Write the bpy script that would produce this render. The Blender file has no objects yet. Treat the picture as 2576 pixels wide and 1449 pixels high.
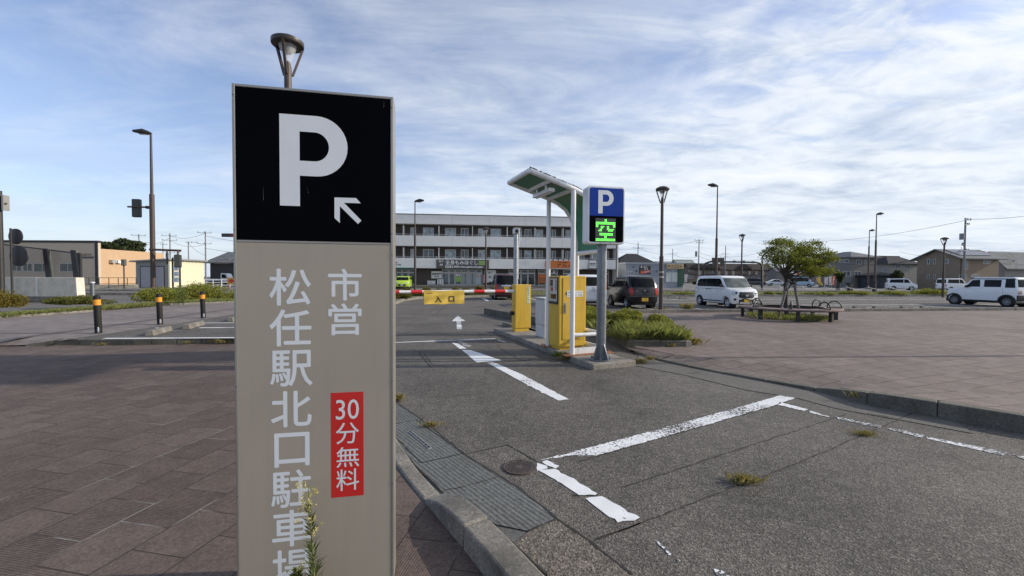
import bpy, bmesh, math, random
import numpy as np
from mathutils import Vector, Matrix, Quaternion
R = math.radians
PI = math.pi
SC = bpy.context.scene
COL = SC.collection

# ---------------------------------------------------------------- camera
CAM_H = 1.5                       # eye height over the asphalt
PITCH, ROLL = R(-1.46), R(0.34)   # slightly down, slightly rolled
FPX, IW, IH = 1050.0, 2576.0, 1449.0   # focal length in photo pixels (2576 px wide photo)
cam_d = bpy.data.cameras.new('camera')
cam = bpy.data.objects.new('camera', cam_d)
COL.objects.link(cam)
cam_d.sensor_width = 36.0
cam_d.lens = 36.0 * FPX / IW
cam_d.clip_start, cam_d.clip_end = 0.05, 3000
CAM_M = Matrix.Rotation(R(90) + PITCH, 3, 'X') @ Matrix.Rotation(ROLL, 3, 'Z')
CAM_P = Vector((0, 0, CAM_H))
cam.matrix_world = Matrix.Translation(CAM_P) @ CAM_M.to_4x4()
SC.camera = cam

# ---------------------------------------------------------------- light
SUN_EL, SUN_AZ = R(23), R(3.5)    # azimuth measured from +X towards +Y
SUN_V = Vector((math.cos(SUN_EL) * math.cos(SUN_AZ), math.cos(SUN_EL) * math.sin(SUN_AZ), math.sin(SUN_EL)))
sun_d = bpy.data.lights.new('sun', 'SUN')
sun_d.energy = 2.9
sun_d.angle = R(0.5)
sun_d.color = (1.0, 0.92, 0.80)
sun = bpy.data.objects.new('sun', sun_d)
sun.rotation_euler = SUN_V.to_track_quat('Z', 'Y').to_euler()
sun.location = (20, 0, 30)
COL.objects.link(sun)

W = bpy.data.worlds.new("World")
SC.world = W
W.use_nodes = True
nt = W.node_tree
nt.nodes.clear()


class NT:
    """small helper to wire shader nodes"""
    def __init__(s, t):
        s.t = t

    def n(s, kind, **kw):
        o = s.t.nodes.new(kind)
        ins = kw.pop('i', {})
        for k, v in kw.items():
            setattr(o, k, v)
        for k, v in ins.items():
            if isinstance(v, bpy.types.NodeSocket):
                s.t.links.new(v, o.inputs[k])
            else:
                o.inputs[k].default_value = v
        return o

    def m(s, op, a, b=None, c=None, clamp=False):
        o = s.t.nodes.new('ShaderNodeMath')
        o.operation = op
        o.use_clamp = clamp
        for k, v in enumerate((a, b, c)):
            if v is None:
                continue
            if isinstance(v, bpy.types.NodeSocket):
                s.t.links.new(v, o.inputs[k])
            else:
                o.inputs[k].default_value = v
        return o.outputs[0]

    def mix(s, fac, a, b, mode='MIX'):
        o = s.t.nodes.new('ShaderNodeMix')
        o.data_type = 'RGBA'
        o.blend_type = mode
        for k, v in ((0, fac), (6, a), (7, b)):
            if isinstance(v, bpy.types.NodeSocket):
                s.t.links.new(v, o.inputs[k])
            else:
                o.inputs[k].default_value = v if k == 0 else (v[0], v[1], v[2], 1)
        return o.outputs[2]

    def ramp(s, fac, stops, interp='LINEAR'):
        o = s.t.nodes.new('ShaderNodeValToRGB')
        o.color_ramp.interpolation = interp
        el = o.color_ramp.elements
        while len(el) < len(stops):
            el.new(0.5)
        for e, (p, c) in zip(el, stops):
            e.position = p
            e.color = (c, c, c, 1) if not isinstance(c, tuple) else (c[0], c[1], c[2], 1)
        s.t.links.new(fac, o.inputs[0])
        return o.outputs[0]


def build_world():
    k = NT(nt)
    sky = k.n('ShaderNodeTexSky', sky_type='NISHITA', sun_disc=False, sun_elevation=SUN_EL,
              sun_rotation=R(90) - SUN_AZ, air_density=1.0, dust_density=0.9, ozone_density=2.0, altitude=0)
    tc = k.n('ShaderNodeTexCoord')
    sx = k.n('ShaderNodeSeparateXYZ', i={0: tc.outputs['Generated']})
    X, Y, Z = sx.outputs
    zc = k.m('ADD', k.m('MAXIMUM', Z, 0.0), 0.10)
    u = k.m('DIVIDE', X, zc)
    v = k.m('DIVIDE', Y, zc)
    # high thin cloud sheet, streaks running away to the right
    def cloud(scale, ang, sx_, sy_, detail, rough, dist, off):
        cb = k.n('ShaderNodeCombineXYZ', i={0: u, 1: v, 2: off})
        mp = k.n('ShaderNodeMapping', i={0: cb.outputs[0], 'Rotation': (0, 0, ang), 'Scale': (sx_, sy_, 1)})
        no = k.n('ShaderNodeTexNoise', i={'Vector': mp.outputs[0], 'Scale': scale, 'Detail': detail,
                                          'Roughness': rough, 'Distortion': dist})
        return no.outputs[0]
    big = cloud(0.42, R(20), 1, 0.7, 4, 0.5, 0.3, 3.0)
    wisp = cloud(0.85, R(-32), 0.6, 1.8, 10, 0.64, 0.7, 1.0)
    alto = cloud(4.6, R(-25), 0.8, 1.1, 7, 0.58, 0.5, 7.0)
    # coverage grows to the right of the view, falls in the upper left
    bias = k.m('ADD', k.m('MULTIPLY', X, 0.34), k.m('MULTIPLY', k.m('SUBTRACT', 0.30, Z), 0.30))
    dens = k.m('ADD', k.m('ADD', k.m('MULTIPLY', big, 0.75), k.m('MULTIPLY', wisp, 1.05)), k.m('SUBTRACT', bias, 0.075))
    right = k.m('MULTIPLY', k.m('SUBTRACT', X, 0.25), 2.2, clamp=True)
    high = k.m('MULTIPLY', k.m('SUBTRACT', Z, 0.12), 4.0, clamp=True)
    dens = k.m('ADD', dens, k.m('MULTIPLY', k.m('MULTIPLY', k.m('SUBTRACT', alto, 0.5), 1.8), k.m('MULTIPLY', right, high)))
    cov = k.ramp(k.m('SUBTRACT', dens, 0.30), [(0.22, 0.10), (0.42, 0.42), (0.62, 0.86), (0.85, 1.0)])
    # slightly darker undersides
    shade_a = cloud(1.3, R(-20), 0.9, 1.3, 7, 0.6, 0.6, 12.0)
    shade = k.m('ADD', k.m('MULTIPLY', shade_a, 0.75), k.m('MULTIPLY', alto, 0.42))
    shd = k.ramp(shade, [(0.44, (0.50, 0.57, 0.70)), (0.54, (0.70, 0.76, 0.84)), (0.62, (0.86, 0.90, 0.94)), (0.74, (0.98, 0.99, 1.0))])
    # flat grey-blue bank low on the left
    bank_n = cloud(0.9, R(0), 0.5, 1.0, 6, 0.5, 0.3, 20.0)
    lowz = k.m('MULTIPLY', k.ramp(Z, [(0.07, 0.0), (0.12, 1.0), (0.19, 1.0), (0.25, 0.0)]),
               k.ramp(k.m('ADD', X, 1.0), [(0.3, 1.0), (0.62, 0.0)]))
    bank = k.m('MULTIPLY', lowz, k.ramp(bank_n, [(0.44, 0.0), (0.58, 1.0)]))
    skyc = k.mix(1.0, sky.outputs[0], (0.92, 0.90, 1.02), 'MULTIPLY')
    hsv = k.n('ShaderNodeHueSaturation', i={'Saturation': 0.98, 'Value': 1.0, 'Color': skyc})
    c2 = k.n('ShaderNodeVectorMath', operation='SCALE', i={0: shd, 'Scale': 5.6})
    m1 = k.mix(k.m('MULTIPLY', cov, 0.93), hsv.outputs[0], c2.outputs[0])
    m2 = k.mix(k.m('MULTIPLY', bank, 0.75), m1, (2.75, 3.6, 5.2))
    # pale veil towards the horizon
    veil = k.ramp(Z, [(0.0, 0.80), (0.07, 0.45), (0.18, 0.16), (0.4, 0.0)])
    m3 = k.mix(veil, m2, (3.7, 4.25, 4.95))
    bg = k.n('ShaderNodeBackground', i={'Color': m3, 'Strength': 0.125})
    out = k.n('ShaderNodeOutputWorld')
    nt.links.new(bg.outputs[0], out.inputs[0])


build_world()
SC.view_settings.view_transform = 'Standard'
SC.view_settings.look = 'None'
SC.view_settings.exposure = 0.60
SC.view_settings.gamma = 1.0
SC.render.engine = 'CYCLES'
SC.cycles.use_denoising = True
SC.cycles.max_bounces = 6
SC.cycles.diffuse_bounces = 3
SC.cycles.transparent_max_bounces = 8


# ---------------------------------------------------------------- photo -> world
def ray(px, py):
    return CAM_M @ Vector(((px - IW / 2) / FPX, -(py - IH / 2) / FPX, -1.0))


def gr(px, py, z=0.0):
    """point of the level plane z seen at that place of the photo"""
    d = ray(px, py)
    t = (z - CAM_H) / d.z
    return CAM_P + d * t


def at(px, py, dist):
    """point at that distance ahead (along Y)"""
    d = ray(px, py)
    return CAM_P + d * (dist / d.y)


def on_plane(px, py, o, rz):
    """local (x, z) on the upright plane through o whose x axis is turned by rz"""
    d = ray(px, py)
    nrm = Vector((math.sin(rz), -math.cos(rz), 0))
    t = (Vector(o) - CAM_P).dot(nrm) / d.dot(nrm)
    p = CAM_P + d * t - Vector(o)
    return p.dot(Vector((math.cos(rz), math.sin(rz), 0))), p.z


# ---------------------------------------------------------------- materials
MATS = {}


def base_mat(name):
    m = bpy.data.materials.new(name)
    m.use_nodes = True
    t = m.node_tree
    t.nodes.clear()
    k = NT(t)
    b = k.n('ShaderNodeBsdfPrincipled')
    o = k.n('ShaderNodeOutputMaterial')
    t.links.new(b.outputs[0], o.inputs[0])
    return m, k, b


def setc(k, b, sock, v):
    if isinstance(v, bpy.types.NodeSocket):
        k.t.links.new(v, b.inputs[sock])
    else:
        b.inputs[sock].default_value = v


def pm(name, col, rough=0.6, metal=0.0, var=0.12, vs=6.0, bump=0.0, bs=60.0, coat=0.0, emit=0.0, spec=0.5,
       dirt=None, dirt_amt=0.0, streak=False):
    """plain procedural material: base colour with a little mottling, optional dirt and bump"""
    if name in MATS:
        return MATS[name]
    m, k, b = base_mat(name)
    tc = k.n('ShaderNodeTexCoord')
    no = k.n('ShaderNodeTexNoise', i={'Vector': tc.outputs['Object'], 'Scale': vs, 'Detail': 6, 'Roughness': 0.6})
    f = k.ramp(no.outputs[0], [(0.3, 1 - var), (0.7, 1 + var)])
    c = k.mix(1.0, col, f, 'MULTIPLY')
    if dirt is not None:
        mp = k.n('ShaderNodeMapping', i={0: tc.outputs['Object'], 'Scale': (6, 6, 0.6) if streak else (1, 1, 1)})
        n2 = k.n('ShaderNodeTexNoise', i={'Vector': mp.outputs[0], 'Scale': 2.2, 'Detail': 8, 'Roughness': 0.65})
        c = k.mix(k.m('MULTIPLY', k.ramp(n2.outputs[0], [(0.48, 0.0), (0.68, 1.0)]), dirt_amt), c, dirt)
    setc(k, b, 'Base Color', c)
    setc(k, b, 'Roughness', k.m('ADD', k.m('MULTIPLY', no.outputs[0], 0.16), rough - 0.08, clamp=True))
    b.inputs['Metallic'].default_value = metal
    b.inputs['Specular IOR Level'].default_value = spec
    if coat:
        b.inputs['Coat Weight'].default_value = coat
        b.inputs['Coat Roughness'].default_value = 0.06
    if emit:
        b.inputs['Emission Color'].default_value = (*col, 1)
        b.inputs['Emission Strength'].default_value = emit
    if bump:
        n3 = k.n('ShaderNodeTexNoise', i={'Vector': tc.outputs['Object'], 'Scale': bs, 'Detail': 4})
        bp = k.n('ShaderNodeBump', i={'Strength': bump, 'Distance': 0.01, 'Height': n3.outputs[0]})
        k.t.links.new(bp.outputs[0], b.inputs['Normal'])
    MATS[name] = m
    return m


def leaf_mat(name, c1, c2, trans=0.35):
    if name in MATS:
        return MATS[name]
    m, k, b = base_mat(name)
    ge = k.n('ShaderNodeNewGeometry')
    tc = k.n('ShaderNodeTexCoord')
    no = k.n('ShaderNodeTexNoise', i={'Vector': tc.outputs['Object'], 'Scale': 3.0, 'Detail': 3})
    f = k.m('ADD', k.m('MULTIPLY', ge.outputs['Random Per Island'], 0.65), k.m('MULTIPLY', no.outputs[0], 0.5), clamp=True)
    c = k.mix(f, c1, c2)
    setc(k, b, 'Base Color', c)
    b.inputs['Roughness'].default_value = 0.55
    b.inputs['Specular IOR Level'].default_value = 0.3
    tr = k.n('ShaderNodeBsdfTranslucent', i={'Color': k.mix(1.0, c, (1.1, 1.15, 0.6), 'MULTIPLY')})
    mx = k.n('ShaderNodeMixShader', i={0: trans, 1: b.outputs[0], 2: tr.outputs[0]})
    out = [n for n in k.t.nodes if n.type == 'OUTPUT_MATERIAL'][0]
    k.t.links.new(mx.outputs[0], out.inputs[0])
    MATS[name] = m
    return m


def asphalt_mat(name, c_dark, c_light, stone=0.22, tint=(1, 0.935, 0.86), scale=105.0):
    m, k, b = base_mat(name)
    tc = k.n('ShaderNodeTexCoord')
    O = tc.outputs['Object']
    vo = k.n('ShaderNodeTexVoronoi', i={'Vector': O, 'Scale': scale, 'Randomness': 1.0})
    v2 = k.n('ShaderNodeTexVoronoi', i={'Vector': O, 'Scale': scale * 2.3})
    sep = k.n('ShaderNodeSeparateColor', i={0: vo.outputs['Color']})
    sep2 = k.n('ShaderNodeSeparateColor', i={0: v2.outputs['Color']})
    big = k.n('ShaderNodeTexNoise', i={'Vector': O, 'Scale': 0.55, 'Detail': 7, 'Roughness': 0.6})
    mid = k.n('ShaderNodeTexNoise', i={'Vector': O, 'Scale': 9, 'Detail': 6, 'Roughness': 0.65})
    g = k.mix(k.ramp(big.outputs[0], [(0.35, 0.0), (0.66, 1.0)]), c_dark, c_light)
    g = k.mix(1.0, g, k.ramp(mid.outputs[0], [(0.25, 0.72), (0.75, 1.28)]), 'MULTIPLY')
    g = k.mix(1.0, g, k.ramp(sep.outputs[0], [(0.0, 0.52), (0.45, 0.88), (0.8, 1.22), (1.0, 1.75)]), 'MULTIPLY')
    g = k.mix(1.0, g, k.ramp(sep2.outputs[0], [(0.0, 0.7), (1.0, 1.3)]), 'MULTIPLY')
    st = k.ramp(sep.outputs[1], [(0.945, 0.0), (0.98, 1.0)])
    g = k.mix(k.m('MULTIPLY', st, 0.55), g, (stone * 1.6, stone * 1.55, stone * 1.45))
    sn = k.n('ShaderNodeTexNoise', i={'Vector': O, 'Scale': 1.3, 'Detail': 9, 'Roughness': 0.7, 'Distortion': 0.6})
    g = k.mix(1.0, g, k.ramp(sn.outputs[0], [(0.30, 0.62), (0.42, 0.92), (0.60, 1.0), (0.72, 1.12)]), 'MULTIPLY')
    g = k.mix(1.0, g, tint, 'MULTIPLY')
    setc(k, b, 'Base Color', g)
    b.inputs['Roughness'].default_value = 0.82
    b.inputs['Specular IOR Level'].default_value = 0.35
    bp = k.n('ShaderNodeBump', i={'Strength': 0.55, 'Distance': 0.006, 'Height': vo.outputs['Distance']})
    k.t.links.new(bp.outputs[0], b.inputs['Normal'])
    MATS[name] = m
    return m


def paving_mat(name, rot, bw, rh, c1, c2, mortar, ribs=True, joint=0.0045):
    m, k, b = base_mat(name)
    tc = k.n('ShaderNodeTexCoord')
    mp = k.n('ShaderNodeMapping', i={0: tc.outputs['Object'], 'Rotation': (0, 0, rot)})
    P = mp.outputs[0]
    br = k.n('ShaderNodeTexBrick', offset=0.5, i={'Vector': P, 'Color1': (0, 0, 0, 1), 'Color2': (1, 1, 1, 1),
             'Mortar': (0.5, 0.5, 0.5, 1), 'Scale': 1.0, 'Mortar Size': joint, 'Mortar Smooth': 0.3, 'Bias': 0.0,
             'Brick Width': bw, 'Row Height': rh})
    rnd = br.outputs[0]
    big = k.n('ShaderNodeTexNoise', i={'Vector': P, 'Scale': 0.45, 'Detail': 6, 'Roughness': 0.6})
    fine = k.n('ShaderNodeTexNoise', i={'Vector': P, 'Scale': 60, 'Detail': 5, 'Roughness': 0.7})
    mid = k.n('ShaderNodeTexNoise', i={'Vector': P, 'Scale': 5, 'Detail': 6, 'Roughness': 0.65})
    c = k.mix(k.ramp(rnd, [(0.05, 0.0), (0.95, 1.0)]), c1, c2)
    c = k.mix(1.0, c, k.ramp(big.outputs[0], [(0.3, 0.86), (0.7, 1.14)]), 'MULTIPLY')
    c = k.mix(1.0, c, k.ramp(mid.outputs[0], [(0.3, 0.82), (0.7, 1.18)]), 'MULTIPLY')
    c = k.mix(1.0, c, k.ramp(fine.outputs[0], [(0.3, 0.62), (0.7, 1.42)]), 'MULTIPLY')
    h = k.m('MULTIPLY', fine.outputs[0], 0.35)
    if ribs:
        sx = k.n('ShaderNodeSeparateXYZ', i={0: P})
        wa = k.m('SINE', k.m('MULTIPLY', sx.outputs[0], 2 * PI / 0.014))
        wb = k.m('SINE', k.m('MULTIPLY', sx.outputs[1], 2 * PI / 0.014))
        sel = k.ramp(rnd, [(0.49, 0.0), (0.51, 1.0)])
        rib = k.n('ShaderNodeMix', i={0: sel, 2: wa, 3: wb}).outputs[0]
        near = k.ramp(big.outputs[0], [(0.3, 0.75), (0.65, 0.3)])
        rib = k.m('MULTIPLY', rib, near)
        c = k.mix(1.0, c, k.ramp(k.m('ADD', k.m('MULTIPLY', rib, 0.5), 0.5), [(0.0, 0.66), (1.0, 1.30)]), 'MULTIPLY')
        h = k.m('ADD', h, k.m('MULTIPLY', rib, 0.6))
    # joints, some with pale sand in them
    jn = k.n('ShaderNodeTexNoise', i={'Vector': P, 'Scale': 1.6, 'Detail': 3})
    jc = k.mix(k.ramp(jn.outputs[0], [(0.56, 0.0), (0.64, 1.0)]), mortar, (0.26, 0.25, 0.23))
    c = k.mix(br.outputs[1], c, jc)
    setc(k, b, 'Base Color', c)
    b.inputs['Roughness'].default_value = 0.85
    b.inputs['Specular IOR Level'].default_value = 0.3
    h = k.m('SUBTRACT', h, k.m('MULTIPLY', br.outputs[1], 1.5))
    bp = k.n('ShaderNodeBump', i={'Strength': 0.6, 'Distance': 0.004, 'Height': h})
    k.t.links.new(bp.outputs[0], b.inputs['Normal'])
    MATS[name] = m
    return m


def road_paint_mat(name, wear=0.5):
    m, k, b = base_mat(name)
    tc = k.n('ShaderNodeTexCoord')
    O = tc.outputs['Object']
    n1 = k.n('ShaderNodeTexNoise', i={'Vector': O, 'Scale': 1.3, 'Detail': 3})
    n2 = k.n('ShaderNodeTexNoise', i={'Vector': O, 'Scale': 38, 'Detail': 7, 'Roughness': 0.7})
    n3 = k.n('ShaderNodeTexNoise', i={'Vector': O, 'Scale': 7, 'Detail': 5})
    s = k.m('ADD', k.m('MULTIPLY', n1.outputs[0], 0.45), k.m('MULTIPLY', n2.outputs[0], 0.8))
    w = k.m('GREATER_THAN', s, 0.86 - wear * 0.27)
    white = k.mix(1.0, (0.78, 0.78, 0.77), k.ramp(n3.outputs[0], [(0.3, 0.90), (0.7, 1.04)]), 'MULTIPLY')
    setc(k, b, 'Base Color', k.mix(w, white, (0.075, 0.072, 0.068)))
    b.inputs['Roughness'].default_value = 0.65
    bp = k.n('ShaderNodeBump', i={'Strength': 0.3, 'Distance': 0.004, 'Height': n2.outputs[0]})
    k.t.links.new(bp.outputs[0], b.inputs['Normal'])
    MATS[name] = m
    return m


def concrete_mat(name, col, dirt=(0.06, 0.055, 0.045), amt=0.7, speck=True):
    m, k, b = base_mat(name)
    tc = k.n('ShaderNodeTexCoord')
    O = tc.outputs['Object']
    n1 = k.n('ShaderNodeTexNoise', i={'Vector': O, 'Scale': 2.5, 'Detail': 8, 'Roughness': 0.65})
    n2 = k.n('ShaderNodeTexNoise', i={'Vector': O, 'Scale': 45, 'Detail': 5, 'Roughness': 0.7})
    vo = k.n('ShaderNodeTexVoronoi', i={'Vector': O, 'Scale': 90})
    sp = k.n('ShaderNodeSeparateColor', i={0: vo.outputs['Color']})
    c = k.mix(1.0, col, k.ramp(n2.outputs[0], [(0.25, 0.66), (0.75, 1.3)]), 'MULTIPLY')
    if speck:
        c = k.mix(1.0, c, k.ramp(sp.outputs[0], [(0.0, 0.75), (1.0, 1.3)]), 'MULTIPLY')
    c = k.mix(k.m('MULTIPLY', k.ramp(n1.outputs[0], [(0.42, 0.0), (0.7, 1.0)]), amt), c, dirt)
    setc(k, b, 'Base Color', c)
    b.inputs['Roughness'].default_value = 0.85
    bp = k.n('ShaderNodeBump', i={'Strength': 0.5, 'Distance': 0.006, 'Height': n2.outputs[0]})
    k.t.links.new(bp.outputs[0], b.inputs['Normal'])
    MATS[name] = m
    return m


def glass_mat(name, col=(0.02, 0.024, 0.028), rough=0.06, spec=0.5):
    if name in MATS:
        return MATS[name]
    m, k, b = base_mat(name)
    tc = k.n('ShaderNodeTexCoord')
    no = k.n('ShaderNodeTexNoise', i={'Vector': tc.outputs['Object'], 'Scale': 1.7, 'Detail': 3})
    setc(k, b, 'Base Color', k.mix(1.0, col, k.ramp(no.outputs[0], [(0.3, 0.5), (0.7, 1.8)]), 'MULTIPLY'))
    b.inputs['Roughness'].default_value = rough
    b.inputs['Specular IOR Level'].default_value = spec
    MATS[name] = m
    return m


def clear_mat(name, col=(0.9, 0.95, 0.95), rough=0.03, alpha=0.25):
    """thin clear sheet: mostly see-through with a sharp reflection"""
    if name in MATS:
        return MATS[name]
    m, k, b = base_mat(name)
    b.inputs['Base Color'].default_value = (*col, 1)
    b.inputs['Roughness'].default_value = rough
    b.inputs['Alpha'].default_value = alpha
    MATS[name] = m
    return m


# ---------------------------------------------------------------- mesh builder
class MB:
    def __init__(s):
        s.v, s.f, s.mi = [], [], []

    def add(s, vs, fs, mi=0):
        o = len(s.v)
        s.v += [tuple(p) for p in vs]
        s.f += [[o + i for i in f] for f in fs]
        s.mi += [mi] * len(fs)
        return s

    def quad(s, a, b, c, d, mi=0):
        return s.add([a, b, c, d], [(0, 1, 2, 3)], mi)

    def box(s, c, d, rz=0.0, mi=0, top=None):
        """centre, full sizes, turn about z; top = (sx, sy) scale of the upper face"""
        x, y, z = d[0] / 2, d[1] / 2, d[2] / 2
        tx, ty = top or (1, 1)
        P = [(-x, -y, -z), (x, -y, -z), (x, y, -z), (-x, y, -z), (-x * tx, -y * ty, z), (x * tx, -y * ty, z), (x * tx, y * ty, z), (-x * tx, y * ty, z)]
        ca, sa = math.cos(rz), math.sin(rz)
        P = [(c[0] + p[0] * ca - p[1] * sa, c[1] + p[0] * sa + p[1] * ca, c[2] + p[2]) for p in P]
        return s.add(P, [(3, 2, 1, 0), (4, 5, 6, 7), (0, 1, 5, 4), (1, 2, 6, 5), (2, 3, 7, 6), (3, 0, 4, 7)], mi)

    def box2(s, a, b, mi=0):
        return s.box([(a[i] + b[i]) / 2 for i in range(3)], [abs(b[i] - a[i]) for i in range(3)], 0, mi)

    def prism(s, poly, z0, z1, mi=0):
        n = len(poly)
        P = [(p[0], p[1], z0) for p in poly] + [(p[0], p[1], z1) for p in poly]
        return s.add(P, [tuple(range(n - 1, -1, -1)), tuple(range(n, 2 * n))] + [(i, (i + 1) % n, n + (i + 1) % n, n + i) for i in range(n)], mi)

    def slab(s, poly, y0, y1, mi=0):
        """polygon in (x, z) pushed from y0 to y1"""
        n = len(poly)
        P = [(p[0], y0, p[1]) for p in poly] + [(p[0], y1, p[1]) for p in poly]
        return s.add(P, [tuple(range(n)), tuple(range(2 * n - 1, n - 1, -1))] + [(i, n + i, n + (i + 1) % n, (i + 1) % n) for i in range(n)], mi)

    def poly(s, pts, mi=0):
        return s.add(pts, [tuple(range(len(pts)))], mi)

    def tube(s, pts, r, n=8, mi=0, caps=True):
        pts = [Vector(p) for p in pts]
        rr = r if isinstance(r, (list, tuple)) else [r] * len(pts)
        T = []
        for i in range(len(pts)):
            a = pts[max(i - 1, 0)]
            b = pts[min(i + 1, len(pts) - 1)]
            d = (b - a)
            T.append(d.normalized() if d.length > 1e-9 else Vector((0, 0, 1)))
        up = Vector((0, 0, 1)) if abs(T[0].z) < 0.9 else Vector((1, 0, 0))
        N = (up - T[0] * up.dot(T[0])).normalized()
        P, F = [], []
        for i, p in enumerate(pts):
            if i:
                N = N - T[i] * N.dot(T[i])
                N = N.normalized() if N.length > 1e-6 else Vector((1, 0, 0))
            B = T[i].cross(N)
            for j in range(n):
                a = 2 * PI * (j + 0.5) / n
                P.append(p + (N * math.cos(a) + B * math.sin(a)) * rr[i])
        for i in range(len(pts) - 1):
            for j in range(n):
                F.append((i * n + j, i * n + (j + 1) % n, (i + 1) * n + (j + 1) % n, (i + 1) * n + j))
        if caps:
            F.append(tuple(range(n - 1, -1, -1)))
            F.append(tuple((len(pts) - 1) * n + j for j in range(n)))
        return s.add(P, F, mi)

    def cyl(s, a, b, r0, r1=None, n=16, mi=0):
        return s.tube([a, b], [r0, r0 if r1 is None else r1], n, mi)

    def lathe(s, prof, n=24, c=(0, 0, 0), axis='z', mi=0):
        P, F = [], []
        m = len(prof)
        for (r, h) in prof:
            for j in range(n):
                a = 2 * PI * j / n
                if axis == 'z':
                    P.append((c[0] + r * math.cos(a), c[1] + r * math.sin(a), c[2] + h))
                elif axis == 'y':
                    P.append((c[0] + r * math.cos(a), c[1] + h, c[2] + r * math.sin(a)))
                else:
                    P.append((c[0] + h, c[1] + r * math.cos(a), c[2] + r * math.sin(a)))
        for i in range(m - 1):
            for j in range(n):
                F.append((i * n + j, i * n + (j + 1) % n, (i + 1) * n + (j + 1) % n, (i + 1) * n + j))
        return s.add(P, F, mi)

    def build(s, name, mats, parent=None, smooth=None, bevel=0.0, seg=2, recalc=True, loc=None, rz=None):
        me = bpy.data.meshes.new(name)
        me.from_pydata(s.v, [], s.f)
        for mt in (mats if isinstance(mats, (list, tuple)) else [mats]):
            me.materials.append(mt)
        me.polygons.foreach_set('material_index', s.mi)
        if recalc or bevel:
            bm = bmesh.new()
            bm.from_mesh(me)
            bmesh.ops.remove_doubles(bm, verts=bm.verts, dist=1e-5)
            if recalc:
                bmesh.ops.recalc_face_normals(bm, faces=bm.faces)
            if bevel:
                ed = [e for e in bm.edges if len(e.link_faces) == 2 and e.calc_face_angle(0) > R(35)]
                bmesh.ops.bevel(bm, geom=ed, offset=bevel, segments=seg, affect='EDGES', clamp_overlap=True, profile=0.5)
            bm.to_mesh(me)
            bm.free()
        if smooth is not None:
            me.polygons.foreach_set('use_smooth', [True] * len(me.polygons))
            me.set_sharp_from_angle(angle=R(smooth))
        ob = bpy.data.objects.new(name, me)
        COL.objects.link(ob)
        if parent is not None:
            ob.parent = parent
        if loc is not None:
            ob.location = loc
        if rz is not None:
            ob.rotation_euler = (0, 0, rz)
        return ob


GLYPHS = {}


def glyph(body):
    """outline faces of a string set in Blender's own font: verts (x, y), faces, and its width"""
    if body not in GLYPHS:
        c = bpy.data.curves.new('text', 'FONT')
        c.body = body
        c.resolution_u = 3
        o = bpy.data.objects.new('text', c)
        COL.objects.link(o)
        dg = bpy.context.evaluated_depsgraph_get()
        me = bpy.data.meshes.new_from_object(o.evaluated_get(dg))
        v = [(p.co.x, p.co.y) for p in me.vertices]
        f = [tuple(p.vertices) for p in me.polygons]
        bpy.data.objects.remove(o)
        bpy.data.curves.remove(c)
        bpy.data.meshes.remove(me)
        GLYPHS[body] = (v, f)
    return GLYPHS[body]


def put_text(mb, body, cx, cz, h, w=None, y=0.0, mi=0, em=False, bold=0.0, skew=0.0):
    """letters on the plane y facing -Y; bounding box centred on (cx, cz) with height h (or em box)"""
    v, f = glyph(body)
    if not v:
        return
    x0, x1 = min(p[0] for p in v), max(p[0] for p in v)
    y0, y1 = min(p[1] for p in v), max(p[1] for p in v)
    if em:
        x0, x1, y0, y1 = 0.0, float(len(body)), -0.12, 0.88
    sy = h / (y1 - y0)
    sx = sy if w is None else w / (x1 - x0)
    offs = [(0, 0)] if not bold else [(0, 0), (bold, 0), (-bold, 0), (0, bold), (0, -bold)]
    for k, (ox, oz) in enumerate(offs):
        mb.add([(cx + (p[0] - (x0 + x1) / 2) * sx + ox + skew * (p[1] - y0) * sy, y - k * 0.00003, cz + (p[1] - (y0 + y1) / 2) * sy + oz) for p in v], f, mi)


def tag(o, label=None, cat=None, group=None, kind=None):
    if label:
        o['label'] = label
    if cat:
        o['category'] = cat
    if group:
        o['group'] = group
    if kind:
        o['kind'] = kind
    return o


def thing(name, label, cat, loc=(0, 0, 0), rz=0.0, group=None):
    o = bpy.data.objects.new(name, None)
    o.empty_display_size = 0.3
    o.location = loc
    o.rotation_euler = (0, 0, rz)
    COL.objects.link(o)
    return tag(o, label, cat, group)


def copy_tree(o, parent=None):
    c = o.copy()
    COL.objects.link(c)
    if parent is not None:
        c.parent = parent
        c.matrix_parent_inverse = o.matrix_parent_inverse.copy()
    for ch in list(o.children):
        copy_tree(ch, c)
    return c


def struct(o, label=None):
    o['kind'] = 'structure'
    if label:
        o['label'] = label
    return o


def quads_mesh(name, P, mat, parent=None):
    """P: numpy (n, 4, 3) loose quads"""
    n = len(P)
    me = bpy.data.meshes.new(name)
    me.vertices.add(n * 4)
    me.loops.add(n * 4)
    me.polygons.add(n)
    me.vertices.foreach_set('co', P.reshape(-1).astype(np.float32))
    me.loops.foreach_set('vertex_index', np.arange(n * 4, dtype=np.int32))
    me.polygons.foreach_set('loop_start', np.arange(0, n * 4, 4, dtype=np.int32))
    me.update()
    me.validate()
    me.materials.append(mat)
    ob = bpy.data.objects.new(name, me)
    COL.objects.link(ob)
    if parent is not None:
        ob.parent = parent
    return ob


def leaf_quads(C, size, rng, flat=0.0, aspect=0.55, tilt=None):
    """leaf-shaped quads round centres C"""
    n = len(C)
    a = rng.normal(size=(n, 3))
    if flat:
        a[:, 2] *= (1 - flat)
    a /= np.linalg.norm(a, axis=1)[:, None] + 1e-9
    b = rng.normal(size=(n, 3))
    b -= a * np.sum(a * b, axis=1)[:, None]
    b /= np.linalg.norm(b, axis=1)[:, None] + 1e-9
    s = (size * rng.uniform(0.6, 1.25, n))[:, None]
    return np.stack([C - a * s, C + b * s * aspect, C + a * s, C - b * s * aspect], axis=1)


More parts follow.
